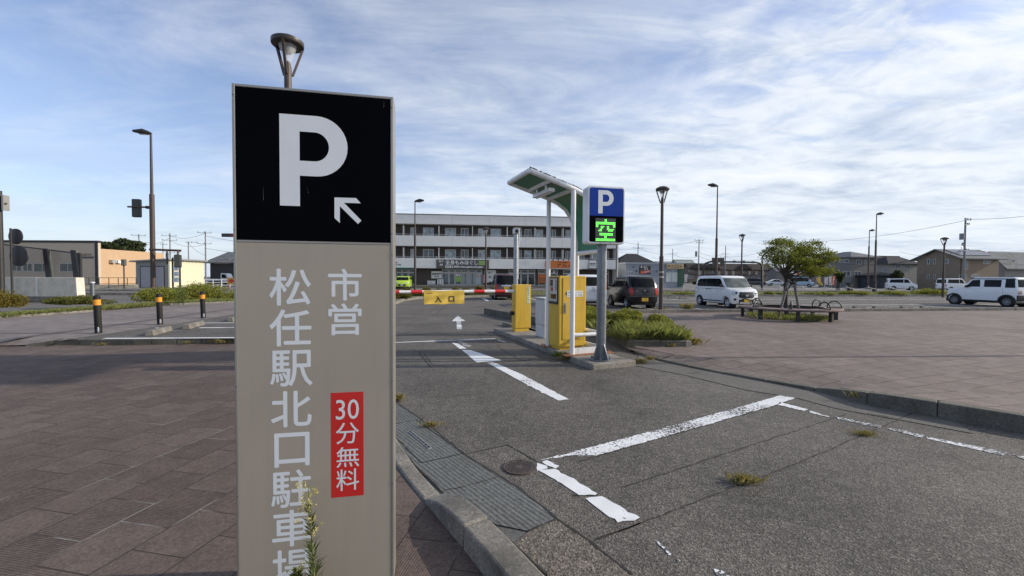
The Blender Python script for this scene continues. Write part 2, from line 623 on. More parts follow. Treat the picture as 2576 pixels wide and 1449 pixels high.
def grass_quads(XY, z0, h, w, rng, lean=0.45):
    n = len(XY)
    ang = rng.uniform(0, 2 * PI, n)
    d = np.stack([np.cos(ang), np.sin(ang), np.zeros(n)], 1)
    hh = (h * rng.uniform(0.45, 1.2, n))[:, None]
    base = np.concatenate([XY, np.full((n, 1), z0)], 1)
    ld = rng.normal(size=(n, 3)) * lean
    ld[:, 2] = 0
    tip = base + np.array([0, 0, 1.0]) * hh + ld * hh
    mid = base + np.array([0, 0, 0.6]) * hh + ld * hh * 0.35
    ww = w * rng.uniform(0.7, 1.3, n)[:, None]
    return np.stack([base - d * ww, base + d * ww, tip, mid - d * ww * 0.9], 1)

# ================================================================ SETTING
M_ASPH = asphalt_mat('asphalt', (0.092, 0.088, 0.082), (0.146, 0.140, 0.131))
M_ROAD = asphalt_mat('road_asphalt', (0.13, 0.128, 0.125), (0.17, 0.168, 0.163), scale=40)
M_PAVE = paving_mat('brick_paving', R(-79), 0.40, 0.35, (0.106, 0.077, 0.064), (0.136, 0.102, 0.085), (0.048, 0.036, 0.031))
M_PAVE2 = paving_mat('plaza_paving', R(-20), 0.40, 0.30, (0.165, 0.127, 0.110), (0.196, 0.155, 0.136), (0.052, 0.042, 0.036), ribs=False, joint=0.0075)
M_WALK = paving_mat('pale_paving', R(-12), 0.40, 0.30, (0.185, 0.155, 0.140), (0.225, 0.192, 0.174), (0.085, 0.07, 0.063), ribs=False, joint=0.007)
M_KERB = concrete_mat('kerb_concrete', (0.225, 0.205, 0.175), amt=0.8)
M_KERBD = concrete_mat('shaded_dirty_kerb', (0.125, 0.115, 0.092), (0.045, 0.042, 0.03), amt=0.85)  # base tone lowered to deepen the kerbs' shaded faces, with mottled dirt
M_APRON2 = concrete_mat('apron_strip', (0.125, 0.115, 0.10), amt=0.5)
M_GUT = concrete_mat('gutter_concrete', (0.115, 0.115, 0.108), amt=0.5)
M_INFILL = asphalt_mat('aggregate_patch', (0.132, 0.120, 0.106), (0.160, 0.147, 0.130), stone=0.25, scale=95)
M_APRON = concrete_mat('apron_concrete', (0.17, 0.16, 0.145), amt=0.5)
M_ISL = concrete_mat('island_concrete', (0.26, 0.235, 0.20), (0.07, 0.055, 0.04), amt=0.6)
M_PAINT = road_paint_mat('road_paint', 0.46)
M_PAINTW = road_paint_mat('worn_road_paint', 0.80)
M_JOINT = pm('joint_dirt', (0.028, 0.025, 0.022), 0.95, var=0.4, vs=20)
M_SOIL = pm('soil', (0.075, 0.06, 0.042), 0.95, var=0.35, vs=12, bump=0.6, bs=30)
M_GRASSG = pm('turf', (0.095, 0.095, 0.040), 0.95, var=0.4, vs=9, bump=0.6, bs=40)
M_DARKTILE = pm('dark_tile', (0.10, 0.085, 0.078), 0.85, var=0.25, vs=10)


def sheet(name, pts, mat, z=None, label=None):
    mb = MB()
    mb.poly([(p[0], p[1], (p[2] if z is None else z)) for p in pts])
    me_ob = mb.build(name, mat, recalc=False)
    if me_ob.data.polygons[0].normal.z < 0:
        me_ob.data.flip_normals()
    return struct(me_ob)


def xy(px, py, z=0.0):
    p = gr(px, py, z)
    return (p.x, p.y)


# lot frame: turned 8 degrees, origin on the plaza's far kerb
LA = R(8)
L0 = Vector((6.97, 17.1))
LX = Vector((math.cos(LA), math.sin(LA)))
LY = Vector((-math.sin(LA), math.cos(LA)))


def lot(a, b):
    p = L0 + LX * a + LY * b
    return (p.x, p.y)


sheet('ground', [(-400, -60), (400, -60), (400, 700), (-400, 700)], M_ROAD, -0.03)
sheet('car_park', [(-9, -4), (40, -4), lot(60, 16.2), lot(-13, 16.2), (-7, 24), (-6.0, 20.5), (-6.6, 12)], M_ASPH, 0.0)
sheet('road', [lot(-120, 20.2), lot(120, 20.2), lot(120, 27.5), lot(-120, 27.5)], M_ROAD, -0.015)
sheet('forecourt', [lot(-60, 31), lot(120, 31), lot(120, 90), lot(-60, 90)], M_APRON, -0.012)

# ---- brick paving in front, left of the gutter
gut_r = [xy(*p) for p in ((1592, 1449), (1482, 1364), (1402, 1307), (1300, 1227), (1167, 1144), (1070, 1065), (994, 1012))]
gut_l = [xy(*p) for p in ((1375, 1449), (1237, 1320), (1120, 1248), (994, 1122))]
brick_r = [xy(*p) for p in ((1215, 1449), (1166, 1386), (1102, 1308), (1063, 1264), (994, 1180))]
far_gl = [(-1.55, 4.75), (-2.2, 6.1), (-3.0, 7.6), (-3.9, 9.2)]
far_gr = [(-1.75, 6.0), (-2.6, 7.6), (-3.5, 9.3)]
far_br = [(-1.35, 4.1), (-1.68, 4.72), (-2.34, 6.05), (-3.15, 7.55), (-4.05, 9.2)]
kl = [xy(60, 872), xy(150, 869), xy(340, 869), xy(590, 864)]
dx = (kl[3][0] - kl[1][0], kl[3][1] - kl[1][1])
kend = (-3.9, kl[3][1] + dx[1] / dx[0] * (-3.9 - kl[3][0]))
sheet('paving', [(1.5, 0.6), brick_r[0]] + brick_r[1:] + far_br + [kend] + kl[::-1] + [(-13.5, kl[0][1] + 0.2), (-30, kl[0][1]), (-30, -4), (1.5, -4)], M_PAVE, 0.006)

# ---- gutter of ribbed concrete covers
mb = MB()
GL = [(-0.02, 1.5), *gut_l[0:1], *gut_l[1:], *far_gl]
GR = [(0.55, 1.5), *gut_r[:], *far_gr]


def resample(pts, n):
    P = [Vector((p[0], p[1])) for p in pts]
    d = [0]
    for a, b in zip(P, P[1:]):
        d.append(d[-1] + (b - a).length)
    out = []
    for i in range(n):
        t = d[-1] * i / (n - 1)
        j = max(k for k in range(len(d)) if d[k] <= t + 1e-9)
        j = min(j, len(P) - 2)
        f = (t - d[j]) / max(d[j + 1] - d[j], 1e-9)
        out.append(P[j].lerp(P[j + 1], f))
    return out


def strip(name, A, B, za, zb, mat, n=40):
    a, b = resample(A, n), resample(B, n)
    m = MB()
    for i in range(n - 1):
        m.quad((a[i].x, a[i].y, za), (b[i].x, b[i].y, zb), (b[i + 1].x, b[i + 1].y, zb), (a[i + 1].x, a[i + 1].y, za))
    return m.build(name, mat)


m, k, b_ = base_mat('ribbed_gutter')
tc = k.n('ShaderNodeTexCoord')
mp = k.n('ShaderNodeMapping', i={0: tc.outputs['Object'], 'Rotation': (0, 0, R(-38))})
sx = k.n('ShaderNodeSeparateXYZ', i={0: mp.outputs[0]})
n2 = k.n('ShaderNodeTexNoise', i={'Vector': tc.outputs['Object'], 'Scale': 40, 'Detail': 6, 'Roughness': 0.7})
n1 = k.n('ShaderNodeTexNoise', i={'Vector': tc.outputs['Object'], 'Scale': 2.0, 'Detail': 6, 'Roughness': 0.6})
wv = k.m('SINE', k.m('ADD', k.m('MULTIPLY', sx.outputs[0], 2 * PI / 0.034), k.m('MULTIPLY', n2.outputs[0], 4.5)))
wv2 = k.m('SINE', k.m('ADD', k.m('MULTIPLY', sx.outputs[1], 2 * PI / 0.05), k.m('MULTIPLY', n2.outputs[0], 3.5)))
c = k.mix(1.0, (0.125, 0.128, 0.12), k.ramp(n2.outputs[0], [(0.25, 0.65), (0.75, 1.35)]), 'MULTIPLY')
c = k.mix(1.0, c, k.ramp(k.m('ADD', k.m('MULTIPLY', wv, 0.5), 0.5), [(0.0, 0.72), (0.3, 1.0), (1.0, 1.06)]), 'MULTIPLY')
c = k.mix(1.0, c, k.ramp(n2.outputs[0], [(0.3, 0.75), (0.7, 1.2)]), 'MULTIPLY')
c = k.mix(k.m('MULTIPLY', k.ramp(n1.outputs[0], [(0.45, 0.0), (0.7, 1.0)]), 0.5), c, (0.07, 0.07, 0.06))
setc(k, b_, 'Base Color', c)
b_.inputs['Roughness'].default_value = 0.85
bp = k.n('ShaderNodeBump', i={'Strength': 0.45, 'Distance': 0.003, 'Height': k.m('ADD', wv, k.m('MULTIPLY', n2.outputs[0], 0.6))})
k.t.links.new(bp.outputs[0], b_.inputs['Normal'])
M_RIB = m

struct(strip('gutter_bed', [(0.30, 1.35)] + brick_r + far_br, [(1.05, 1.4)] + gut_r + far_gr, 0.001, 0.001, M_GUT))
# covers end at the cross joint; a rough aggregate patch follows towards the viewer
j_l, j_r = xy(1331, 1339), xy(1402, 1307)
struct(strip('gutter', [j_l, xy(1237, 1320)] + gut_l[2:] + far_gl, gut_r[2:] + far_gr, 0.008, 0.008, M_RIB))
sheet('concrete_patch', [j_l, j_r, gut_r[1], gut_r[0], (1.02, 1.4), (0.52, 1.4), gut_l[0], xy(1290, 1372)], M_INFILL, 0.008)


# ---- kerbs made of single stones
def kerb(name, path, heights, width, side, mat=M_KERB, step=0.6, z0=-0.05, bevel=0.014, gap=0.006, smooth=False):
    """side +1: the stones lie to the left of the path's direction"""
    P = [Vector((p[0], p[1])) for p in path]
    hs = list(heights) if isinstance(heights, (list, tuple)) else [heights] * len(P)
    if smooth:
        for _ in range(2):
            Q, H = [P[0]], [hs[0]]
            for a, b, ha, hb in zip(P, P[1:], hs, hs[1:]):
                Q += [a.lerp(b, 0.25), a.lerp(b, 0.75)]
                H += [ha * 0.75 + hb * 0.25, ha * 0.25 + hb * 0.75]
            P, hs = Q + [P[-1]], H + [hs[-1]]
    d = [0]
    for a, b in zip(P, P[1:]):
        d.append(d[-1] + (b - a).length)

    def sample(t):
        j = min(max(k for k in range(len(d)) if d[k] <= t + 1e-9), len(P) - 2)
        f = min(max((t - d[j]) / max(d[j + 1] - d[j], 1e-9), 0), 1)
        tg = (P[min(j + 1, len(P) - 1)] - P[j]).normalized()
        return P[j].lerp(P[j + 1], f), tg, hs[j] * (1 - f) + hs[j + 1] * f
    mb = MB()
    n = max(1, round(d[-1] / step))
    ns = 1 if step > 0.7 else 3
    jr = random.Random(len(path) * 7 + int(d[-1] * 10))
    for i in range(n):
        t0, t1 = d[-1] * i / n + gap / 2, d[-1] * (i + 1) / n - gap / 2
        dz = jr.uniform(-0.004, 0.004)
        V = []
        for j in range(ns + 1):
            p, tg, h = sample(t0 + (t1 - t0) * j / ns)
            nn = Vector((-tg.y, tg.x)) * side
            q = p + nn * width
            V += [(p.x, p.y, z0), (p.x + nn.x * 0.012, p.y + nn.y * 0.012, h + dz), (q.x, q.y, h + dz), (q.x, q.y, z0)]
        F = [(3, 2, 1, 0), tuple(4 * ns + k_ for k_ in range(4))]
        for j in range(ns):
            a = 4 * j
            F += [(a + k_, a + (k_ + 1) % 4, a + 4 + (k_ + 1) % 4, a + 4 + k_) for k_ in range(4)]
        mb.add(V, F)
    ob = mb.build(name, mat, bevel=bevel, seg=2)
    return struct(ob)


# near kerb: raised at the viewer's feet, flush further on
kerb('kerb', [(0.33, 1.3)] + brick_r[0:4], [0.13, 0.13, 0.13, 0.10, 0.02], 0.17, -1, smooth=True)
kerb('kerb', [brick_r[3]] + brick_r[4:] + far_br, [0.02] * 8, 0.13, -1, smooth=True)

# ---- right side: plaza paving behind its kerb, with a dropped run
ko = [xy(*p) for p in ((1607, 893), (1660, 909), (1760, 930.6), (1910, 958.7), (2060, 986.9), (2097, 996), (2210, 1026), (2322, 1045), (2576, 1090))]
ko += [(ko[-1][0] + 2.2, ko[-1][1] - 2.2), (ko[-1][0] + 4.0, ko[-1][1] - 6)]
kh = [0.05, 0.035, 0.035, 0.035, 0.045, 0.10, 0.165, 0.17, 0.17, 0.17, 0.17]
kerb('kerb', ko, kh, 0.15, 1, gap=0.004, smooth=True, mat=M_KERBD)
ap_in = [xy(*p) for p in ((1600, 921), (1722, 944), (1872, 981), (2004, 1002), (2110, 1030), (2290, 1062), (2450, 1092))]
struct(strip('apron', ap_in, ko[:7] + [xy(2400, 1058)], 0.006, 0.006, M_APRON2))
# planter beside the drive
PZ = 0.10                                   # level of the plaza
pl_a = [xy(1607, 893), xy(1572, 872), xy(1530, 856, 0.0), xy(1478, 845, 0.0)]      # drive side, bottom of the kerb
bdir = (Vector(pl_a[3]) - Vector(pl_a[2])).normalized()
pl_far = Vector(pl_a[3]) + bdir * 7.0
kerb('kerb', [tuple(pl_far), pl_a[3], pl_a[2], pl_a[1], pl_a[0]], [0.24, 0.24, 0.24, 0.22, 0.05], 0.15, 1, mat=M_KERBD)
pf0, pf1 = xy(1584, 872, PZ), xy(1741, 872, PZ)
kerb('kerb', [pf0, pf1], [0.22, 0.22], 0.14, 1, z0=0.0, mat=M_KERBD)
pf2 = (pf1[0] - 0.9, pf1[1] + 5.2)
kerb('kerb', [pf1, pf2, (pf2[0] - 2.2, pf2[1] + 1.6)], [0.22, 0.22, 0.22], 0.14, 1, z0=0.0)
soil = [pl_a[1], pf0, pf1, pf2, (pf2[0] - 2.2, pf2[1] + 1.6), tuple(pl_far + Vector((0.1, 0))), (pl_a[3][0] + 0.1, pl_a[3][1]), (pl_a[2][0] + 0.1, pl_a[2][1])]
sheet('soil', soil, M_SOIL, 0.19)
# plaza
inner = []
P = [Vector(p) for p in ko]
for i, p in enumerate(P):
    a = P[max(i - 1, 0)]
    b = P[min(i + 1, len(P) - 1)]
    t = (b - a).normalized()
    inner.append((p + Vector((-t.y, t.x)) * 0.15, p + Vector((-t.y, t.x)) * (0.2, 0.38, 0.75, 1.0, 1.1)[min(i, 4)]))
mb = MB()
for i in range(len(P) - 1):
    (a, A), (b, B) = inner[i], inner[i + 1]
    za, zb = kh[i] - 0.006, kh[i + 1] - 0.006
    mb.quad((a.x, a.y, za), (b.x, b.y, zb), (B.x, B.y, PZ), (A.x, A.y, PZ))
big = [(p[1].x, p[1].y, PZ) for p in inner]
fk = [lot(60, 0), lot(0, 0), lot(-2.4, -0.3)]
mb.poly(big + [(30, 0, PZ), (80, 0, PZ)] + [(p[0], p[1], PZ) for p in fk] + [(pf2[0], pf2[1], PZ), (pf1[0], pf1[1], PZ), (pf0[0], pf0[1], PZ)])
mb.poly([(ko[0][0], ko[0][1], 0.045), (ko[1][0] + 0.05, ko[1][1] + 0.12, 0.035), (inner[1][1].x, inner[1][1].y, PZ - 0.004), (pf0[0] + 0.1, pf0[1] + 0.02, PZ - 0.004), (pf0[0] - 0.1, pf0[1] + 0.1, PZ - 0.02)])
struct(mb.build('plaza_paving', M_PAVE2))

kerb('kerb', [lot(60, 0), lot(20, 0), lot(0, 0), lot(-2.6, -0.2)], 0.225, 0.16, -1, z0=-0.02, step=0.8)

# ---- the gate island
isl_bl, isl_fl, isl_fr = gr(1241.6, 834.6), gr(1490.7, 931.4), gr(1600, 921)
IA = (isl_bl - isl_fl).normalized()          # along the drive, away from the viewer
IB = Vector((IA.y, -IA.x, 0))                # to the right
IRZ = math.atan2(IB.y, IB.x)
IZ = 0.10
i0, i1 = isl_fl, isl_fr
i2 = i1 + IA * 3.0
poly = [i0, i1, i2, i2 + IA * 3.5 - IB * 0.1, isl_bl + IB * 0.95, isl_bl]
mb = MB()
mb.prism([(p.x, p.y) for p in poly], -0.03, IZ - 0.002)
struct(mb.build('gate_island', M_ISL, bevel=0.02, seg=2))

# ---- left: raised parking and walk behind a low kerb
LZ = 0.13
kpath = [kl[0], kl[1], kl[2], kl[3], kend]
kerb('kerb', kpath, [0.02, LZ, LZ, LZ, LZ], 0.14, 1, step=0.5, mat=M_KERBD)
ktop = [Vector(p) for p in kpath]
hk = [xy(-160, 812, LZ), xy(0, 802, LZ), xy(250, 783, LZ), xy(360, 771, LZ), xy(590, 761, LZ)]
hk_end = Vector(hk[-1]) + (Vector(hk[-1]) - Vector(hk[-2])).normalized() * 9
seam = [xy(147, 857.7, LZ), xy(375, 825, LZ), xy(587, 791.5, LZ)]
seam_end = Vector(seam[2]) + (Vector(seam[2]) - Vector(seam[1])).normalized() * 8
# walk: slopes down to the paving at its left end
mb = MB()
walk = [(kl[1][0] - 0.05, kl[1][1] + 0.14), seam[0], seam[1], seam[2], tuple(seam_end), tuple(hk_end)] + hk[::-1]
mb.poly([(p[0], p[1], LZ) for p in walk] + [(-31, kl[0][1] + 0.55, LZ), (kl[0][0] - 1.6, kl[0][1] + 0.85, LZ)])
rb = (kl[0][0] - 1.3, kl[0][1] - 0.05)
mb.quad((-30, rb[1] - 0.4, 0.008), (*rb, 0.008), (rb[0] - 0.3, rb[1] + 0.9, LZ), (-31, rb[1] + 0.6, LZ))
mb.poly([(*rb, 0.008), (kl[1][0] - 0.05, kl[1][1] + 0.14, LZ), (rb[0] - 0.3, rb[1] + 0.9, LZ)])
mb.poly([(*rb, 0.008), (kl[0][0], kl[0][1] + 0.02, 0.03), (kl[1][0] - 0.05, kl[1][1] + 0.14, LZ)])
struct(mb.build('walkway', M_WALK))
sheet('car_park', [(kl[1][0], kl[1][1] + 0.13), (kl[3][0], kl[3][1] + 0.13), (kend[0], kend[1] + 0.13), (-4.6, 12), (-6.0, 20), tuple(seam_end)] + seam[::-1], M_ASPH, LZ - 0.004)
kerb('kerb', [(-3.9, 9.75), (-4.6, 12), (-6.0, 20), (-6.6, 25.5), (-6.2, 28.3), (-3.5, 30.4), (-1.6, 32), lot(-7, 16.2)], 0.16, 0.15, 1, step=0.8)
# dark band of tiles across the walk
mb = MB()
dk = [xy(-150, 876, LZ), xy(0, 856, LZ), xy(237, 825.5, LZ), xy(375, 806, LZ), xy(525, 785, LZ), xy(600, 776, LZ)]
for a, b in zip(dk, dk[1:]):
    A, B = Vector(a), Vector(b)
    nn = Vector((-(B - A).y, (B - A).x)).normalized() * 0.11
    mb.quad((*(A - nn), LZ + 0.004), (*(B - nn), LZ + 0.004), (*(B + nn), LZ + 0.004), (*(A + nn), LZ + 0.004))
struct(mb.build('paving_band', M_DARKTILE))
# planting bed behind the walk
kerb('kerb', hk + [tuple(hk_end)], 0.21, 0.13, 1, step=1.0, z0=0.05)
sheet('planting_bed', hk + [tuple(hk_end), (hk_end.x - 1, hk_end.y + 6.0)] + [(p[0] - 0.6, p[1] + o_) for p, o_ in zip(hk[::-1], (6.5, 6.5, 6.5, 7.0, 7.5))], M_GRASSG, 0.16)
sheet('planting_bed', [(-6.0, 20), (-6.6, 25.5), (-6.2, 28.3), (-3.5, 30.4), (-1.6, 32), lot(-6, 16.2), lot(-6, 19.8), (-8, 34), (hk_end.x, hk_end.y)], M_GRASSG, 0.155)
# median along the far side of the car park
kerb('kerb', [lot(60, 16.2), lot(-7, 16.2)], 0.16, 0.16, -1, step=0.9)
sheet('planting_bed', [lot(-6, 16.3), lot(60, 16.3), lot(60, 19.6), lot(-6, 19.6)], M_GRASSG, 0.15)
kerb('kerb', [lot(-60, 19.6), lot(60, 19.6)], 0.16, 0.16, -1, step=1.2)
kerb('kerb', [lot(-60, 28.2), lot(100, 28.2)], 0.14, 0.2, 1, step=1.6)
sheet('footpath', [lot(-60, 28.4), lot(100, 28.4), lot(100, 31.2), lot(-60, 31.2)], M_APRON, 0.12)
mb = MB()
for b0 in (21.0, 26.6):
    for a0 in ((-60, 100),):
        mb.quad((*lot(a0[0], b0), -0.009), (*lot(a0[1], b0), -0.009), (*lot(a0[1], b0 + 0.15), -0.009), (*lot(a0[0], b0 + 0.15), -0.009))
struct(mb.build('road_marking', M_PAINT))


# ---- painted markings
def marks(name, polys, mat, z=0.004):
    mb = MB()
    rj = random.Random(len(polys))
    for pl in polys:
        W_ = [Vector(xy(*p)) for p in pl]
        out = []
        for a, b in zip(W_, W_[1:] + W_[:1]):
            n = max(1, int((b - a).length / 0.035))
            nn = Vector((-(b - a).y, (b - a).x)).normalized()
            jj = 0.0055 if b.y < 7 else 0.0035
            out.append(a)
            for i in range(1, n):
                out.append(a.lerp(b, i / n) + nn * rj.gauss(0, jj) * (2.2 if rj.random() < 0.12 else 0.7))
        mb.poly([(p.x, p.y, z) for p in out])
    ob = mb.build(name, mat, recalc=False)
    for p in ob.data.polygons:
        if p.normal.z < 0:
            p.flip()
    return struct(ob)


def gline(mb, a, b, w, z=0.004):
    A, B = Vector(a), Vector(b)
    n = Vector((-(B - A).y, (B - A).x)).normalized() * w / 2
    mb.quad((*(A - n), z), (*(B - n), z), (*(B + n), z), (*(A + n), z))


def c2(x, y):
    return (966 + x / 3.177, 992.8 + y / 3.177)


def c3(x, y):
    return (1610 + x / 2.667, 805 + y / 2.667)


def c4(x, y):
    return (966 + x / 4.0, 697.7 + y / 4.0)


marks('road_marking', [
    [c2(1232, 608), c2(1262, 604), c2(1365, 596), c2(1480, 660), c2(1600, 730), c2(1705, 792), c2(1690, 806), c2(1558, 806), c2(1420, 712)],
    [c2(1222, 548), c2(1300, 572), c2(1310, 592), c2(1225, 612)],
    [c2(1262, 540), c2(1300, 526), c2(1345, 545), c2(1402, 572), c2(1372, 594), c2(1310, 572)],
    [c2(1610, 832), c2(1740, 815), c2(1880, 890), c2(2046, 985), c2(2000, 1012), c2(1868, 1026), c2(1740, 935)],
    [c4(682, 657), c4(745, 668), c4(832, 717), c4(762, 722)],
    [c4(786, 732), c4(878, 735), c4(1185, 838), c4(930, 858)],
    [c4(1054, 870), c4(1128, 866), c4(1400, 985), c4(1862, 1230), c4(1756, 1243), c4(1400, 1060)],
], M_PAINT)
marks('road_marking', [
    [(1358, 1159), (1432, 1139.5), c3(0, 768), c3(500, 632), c3(950, 505), c3(1048, 524), c3(900, 575), c3(500, 690), c3(0, 830), (1500, 1147), (1446, 1146)],
    [c3(935, 552), c3(1125, 600), c3(1100, 612), c3(930, 572)],
    [c3(1140, 610), c3(1265, 645), c3(1270, 655), c3(1140, 625)],
    [c3(1310, 648), c3(1620, 712), c3(1615, 728), c3(1330, 668)],
    [c3(1650, 730), c3(1720, 730), c3(1910, 775), c3(1890, 792)],
    [c3(1920, 785), c3(2180, 835), c3(2465, 890), c3(2440, 912), c3(1930, 800)],
    [c3(2490, 900), c3(2700, 938), c3(2700, 962), c3(2576, 938)],
    [c4(1030, 858), c4(1100, 853), c4(1112, 863), c4(1040, 868)],
    [c4(60, 656), c4(1115, 614), c4(1125, 622), c4(60, 662)],
    [c4(1130, 625), c4(1180, 636), c4(1235, 652), c4(1225, 660), c4(1160, 640)],
    [c4(745, 640), c4(800, 652), c4(880, 690), c4(850, 700), c4(800, 690)],
    [c4(742, 386), c4(818, 440), c4(772, 442), c4(787, 530), c4(733, 533), c4(730, 442), c4(683, 442)],
    [(1648, 1360), (1660, 1366), (1690, 1396), (1682, 1399)], [(1700, 1405), (1712, 1412), (1706, 1418)],
    [(1795, 1432), (1815, 1436), (1850, 1462), (1820, 1462)],
], M_PAINTW)
mb = MB()
# bays of the car park
for a in (0.2, 2.7, 5.2, 7.7, 10.2, 12.7, 15.2, 17.7, 20.2, 22.7):
    gline(mb, lot(a, 0.7), lot(a, 5.5), 0.10)
gline(mb, lot(-6.5, 5.55), lot(40, 5.55), 0.13)
for a in range(-2, 18):
    gline(mb, lot(a * 2.5 + 1.2, 11.2), lot(a * 2.5 + 1.2, 15.9), 0.10)
gline(mb, lot(-3.5, 11.15), lot(44, 11.15), 0.13)
gline(mb, lot(2, 8.4), lot(16, 8.3), 0.10)
gline(mb, xy(1216, 751), xy(1227, 757), 0.22)
gline(mb, xy(1226, 757), xy(1330, 756.5), 0.18)
struct(mb.build('bay_lines', M_PAINT))
mb = MB()
for p, q, w in (((262.5, 851.5), (640, 849.5), 0.13), ((392, 825), (424, 825), 0.1), ((502, 824.8), (640, 824), 0.13), ((502, 813), (640, 811.5), 0.11)):
    gline(mb, xy(*p, LZ), xy(*q, LZ), w, LZ + 0.003)
struct(mb.build('bay_lines', M_PAINT))

# ---- joints and cracks in the asphalt
mb = MB()


def crack(pts, w, jit=0.006, z=0.0035, seed=1):
    rnd = random.Random(seed)
    P = [Vector(p) for p in pts]
    Q = []
    for a, b in zip(P, P[1:]):
        n = max(2, int((b - a).length / 0.07))
        nn = Vector((-(b - a).y, (b - a).x)).normalized()
        for i in range(n):
            Q.append(a.lerp(b, i / n) + nn * rnd.uniform(-jit, jit))
    Q.append(P[-1])
    for a, b in zip(Q, Q[1:]):
        gline(mb, a, b, w * rnd.uniform(0.45, 1.3), z)


crack([xy(*c3(1385, 632)), xy(*c3(700, 858)), xy(*c3(0, 1085)), xy(*c2(1900, 740))], 0.010, seed=1)
crack([xy(*c3(1800, 640)), xy(*c3(1160, 920)), xy(*c3(0, 1365)), xy(*c2(1690, 1165))], 0.010, seed=2)
crack([xy(*c3(1048, 525)), xy(*c3(900, 578)), xy(*c3(0, 834)), xy(*c2(1540, 540))], 0.008, 0.003, seed=3)
crack([xy(*c2(640, 478)), xy(*c2(985, 402)), xy(*c2(1310, 585)), xy(*c2(1690, 800))], 0.011, seed=4)
crack([xy(*c2(1510, 805)), xy(*c2(1690, 806)), xy(*c2(1710, 800))], 0.012, seed=5)
crack([xy(*c2(1690, 1160)), xy(*c2(2046, 1030))], 0.012, seed=6)
crack([xy(*c4(345, 745)), xy(*c4(470, 905))], 0.016, seed=7)
crack([xy(*c4(395, 760)), xy(*c4(500, 892)), xy(*c4(960, 868)), xy(*c4(1420, 838)), xy(*c4(1680, 815))], 0.016, seed=8)
crack([xy(*c4(345, 745)), xy(*c4(800, 722)), xy(*c4(1110, 708))], 0.014, seed=9)
crack([xy(*c4(1145, 705)), xy(*c4(1395, 838))], 0.018, seed=10)
crack([xy(*c4(110, 585)), xy(*c4(700, 560)), xy(*c4(950, 556))], 0.02, seed=11)
crack([xy(*c4(945, 555)), xy(*c4(1010, 590))], 0.02, seed=12)
crack([xy(*c4(110, 612)), xy(*c4(620, 600)), xy(*c4(1210, 585))], 0.02, seed=13)
crack([xy(*c4(455, 358)), xy(*c4(555, 275))], 0.025, seed=14)
crack([xy(*c4(530, 365)), xy(*c4(630, 270))], 0.025, seed=15)
crack([xy(*c4(110, 360)), xy(*c4(455, 358)), xy(*c4(800, 352))], 0.02, seed=16)
crack([xy(*c4(180, 1120)), xy(*c4(560, 1075))], 0.007, seed=17)
# dark seam along the gutter
crack([gut_r[0]] + gut_r[1:] + far_gr, 0.016, 0.006, 0.0095, seed=20)
crack([gut_l[0], gut_l[1], gut_l[2], gut_l[3]] + far_gl, 0.012, 0.004, 0.0105, seed=21)
crack([xy(*c2(90, 345)), xy(*c2(300, 553)), xy(*c2(635, 478))], 0.010, 0.002, 0.0105, seed=22)
crack([xy(*c2(90, 240)), xy(*c2(262, 208)), xy(*c2(640, 482))], 0.010, 0.002, 0.0105, seed=23)
crack([j_l, j_r], 0.012, 0.002, 0.0105, seed=24)
crack([xy(*c2(480, 775)), xy(*c2(640, 745)), xy(*c2(905, 668))], 0.007, 0.002, 0.0105, seed=26)
crack([xy(*c3(330, 365)), xy(*c3(415, 350))], 0.012, 0.002, 0.0105, seed=27)
crack([xy(*c3(1530, 630)), xy(*c3(1740, 668)), xy(*c3(1820, 632))], 0.012, 0.003, 0.0105, seed=28)
struct(mb.build('pavement_joints', M_JOINT))

# ================================================================ FOREGROUND OBJECTS
M_ALU = pm('aluminium_beige', (0.34, 0.32, 0.285), 0.38, metal=0.55, var=0.06, vs=4)
M_BLACKP = pm('black_panel', (0.0015, 0.0015, 0.0025), 0.35, var=0.2, vs=3, spec=0.03)
M_BEIGE = pm('taupe_panel', (0.385, 0.335, 0.265), 0.42, var=0.05, vs=1.5, dirt=(0.30, 0.27, 0.22), dirt_amt=0.22, streak=True)
M_LETTER = pm('white_film', (0.76, 0.78, 0.79), 0.45, var=0.03)
M_RED = pm('red_film', (0.62, 0.022, 0.018), 0.42, var=0.05)
M_GALV = pm('galvanised', (0.33, 0.35, 0.37), 0.42, metal=0.75, var=0.22, vs=16)
M_GALVD = pm('galvanised_dark', (0.19, 0.205, 0.22), 0.45, metal=0.7, var=0.2, vs=12)
M_WHITE = pm('white_enamel', (0.78, 0.78, 0.77), 0.35, var=0.04, dirt=(0.40, 0.37, 0.30), dirt_amt=0.35, streak=True)
M_YEL = pm('yellow_enamel', (0.66, 0.42, 0.05), 0.38, var=0.05, vs=2, dirt=(0.36, 0.21, 0.04), dirt_amt=0.4, streak=True)
M_DARKGAP = pm('dark_gap', (0.012, 0.011, 0.010), 0.8)
M_RUST = pm('rusty_steel', (0.30, 0.13, 0.06), 0.85, var=0.4, vs=20)
M_GREEN = pm('green_panel', (0.022, 0.19, 0.105), 0.35, var=0.1)
M_MOSS = pm('mossy_top', (0.09, 0.09, 0.06), 0.95, var=0.5, vs=25, bump=0.8)
M_BROWN = pm('brown_pole', (0.060, 0.040, 0.032), 0.5, var=0.25, vs=10)
M_DKMETAL = pm('dark_metal', (0.022, 0.020, 0.020), 0.5, var=0.3)
M_BLUE = pm('blue_film', (0.003, 0.040, 0.30), 0.40, var=0.05, spec=0.2)
M_ORANGE = pm('orange_band', (0.75, 0.29, 0.02), 0.45, var=0.08)
M_RUBBER = pm('black_rubber', (0.020, 0.019, 0.018), 0.7, var=0.3)
M_GLASS = glass_mat('dark_glass')
M_CLEAR = clear_mat('clear_cover')
M_TEXT = pm('black_film', (0.012, 0.012, 0.014), 0.5)
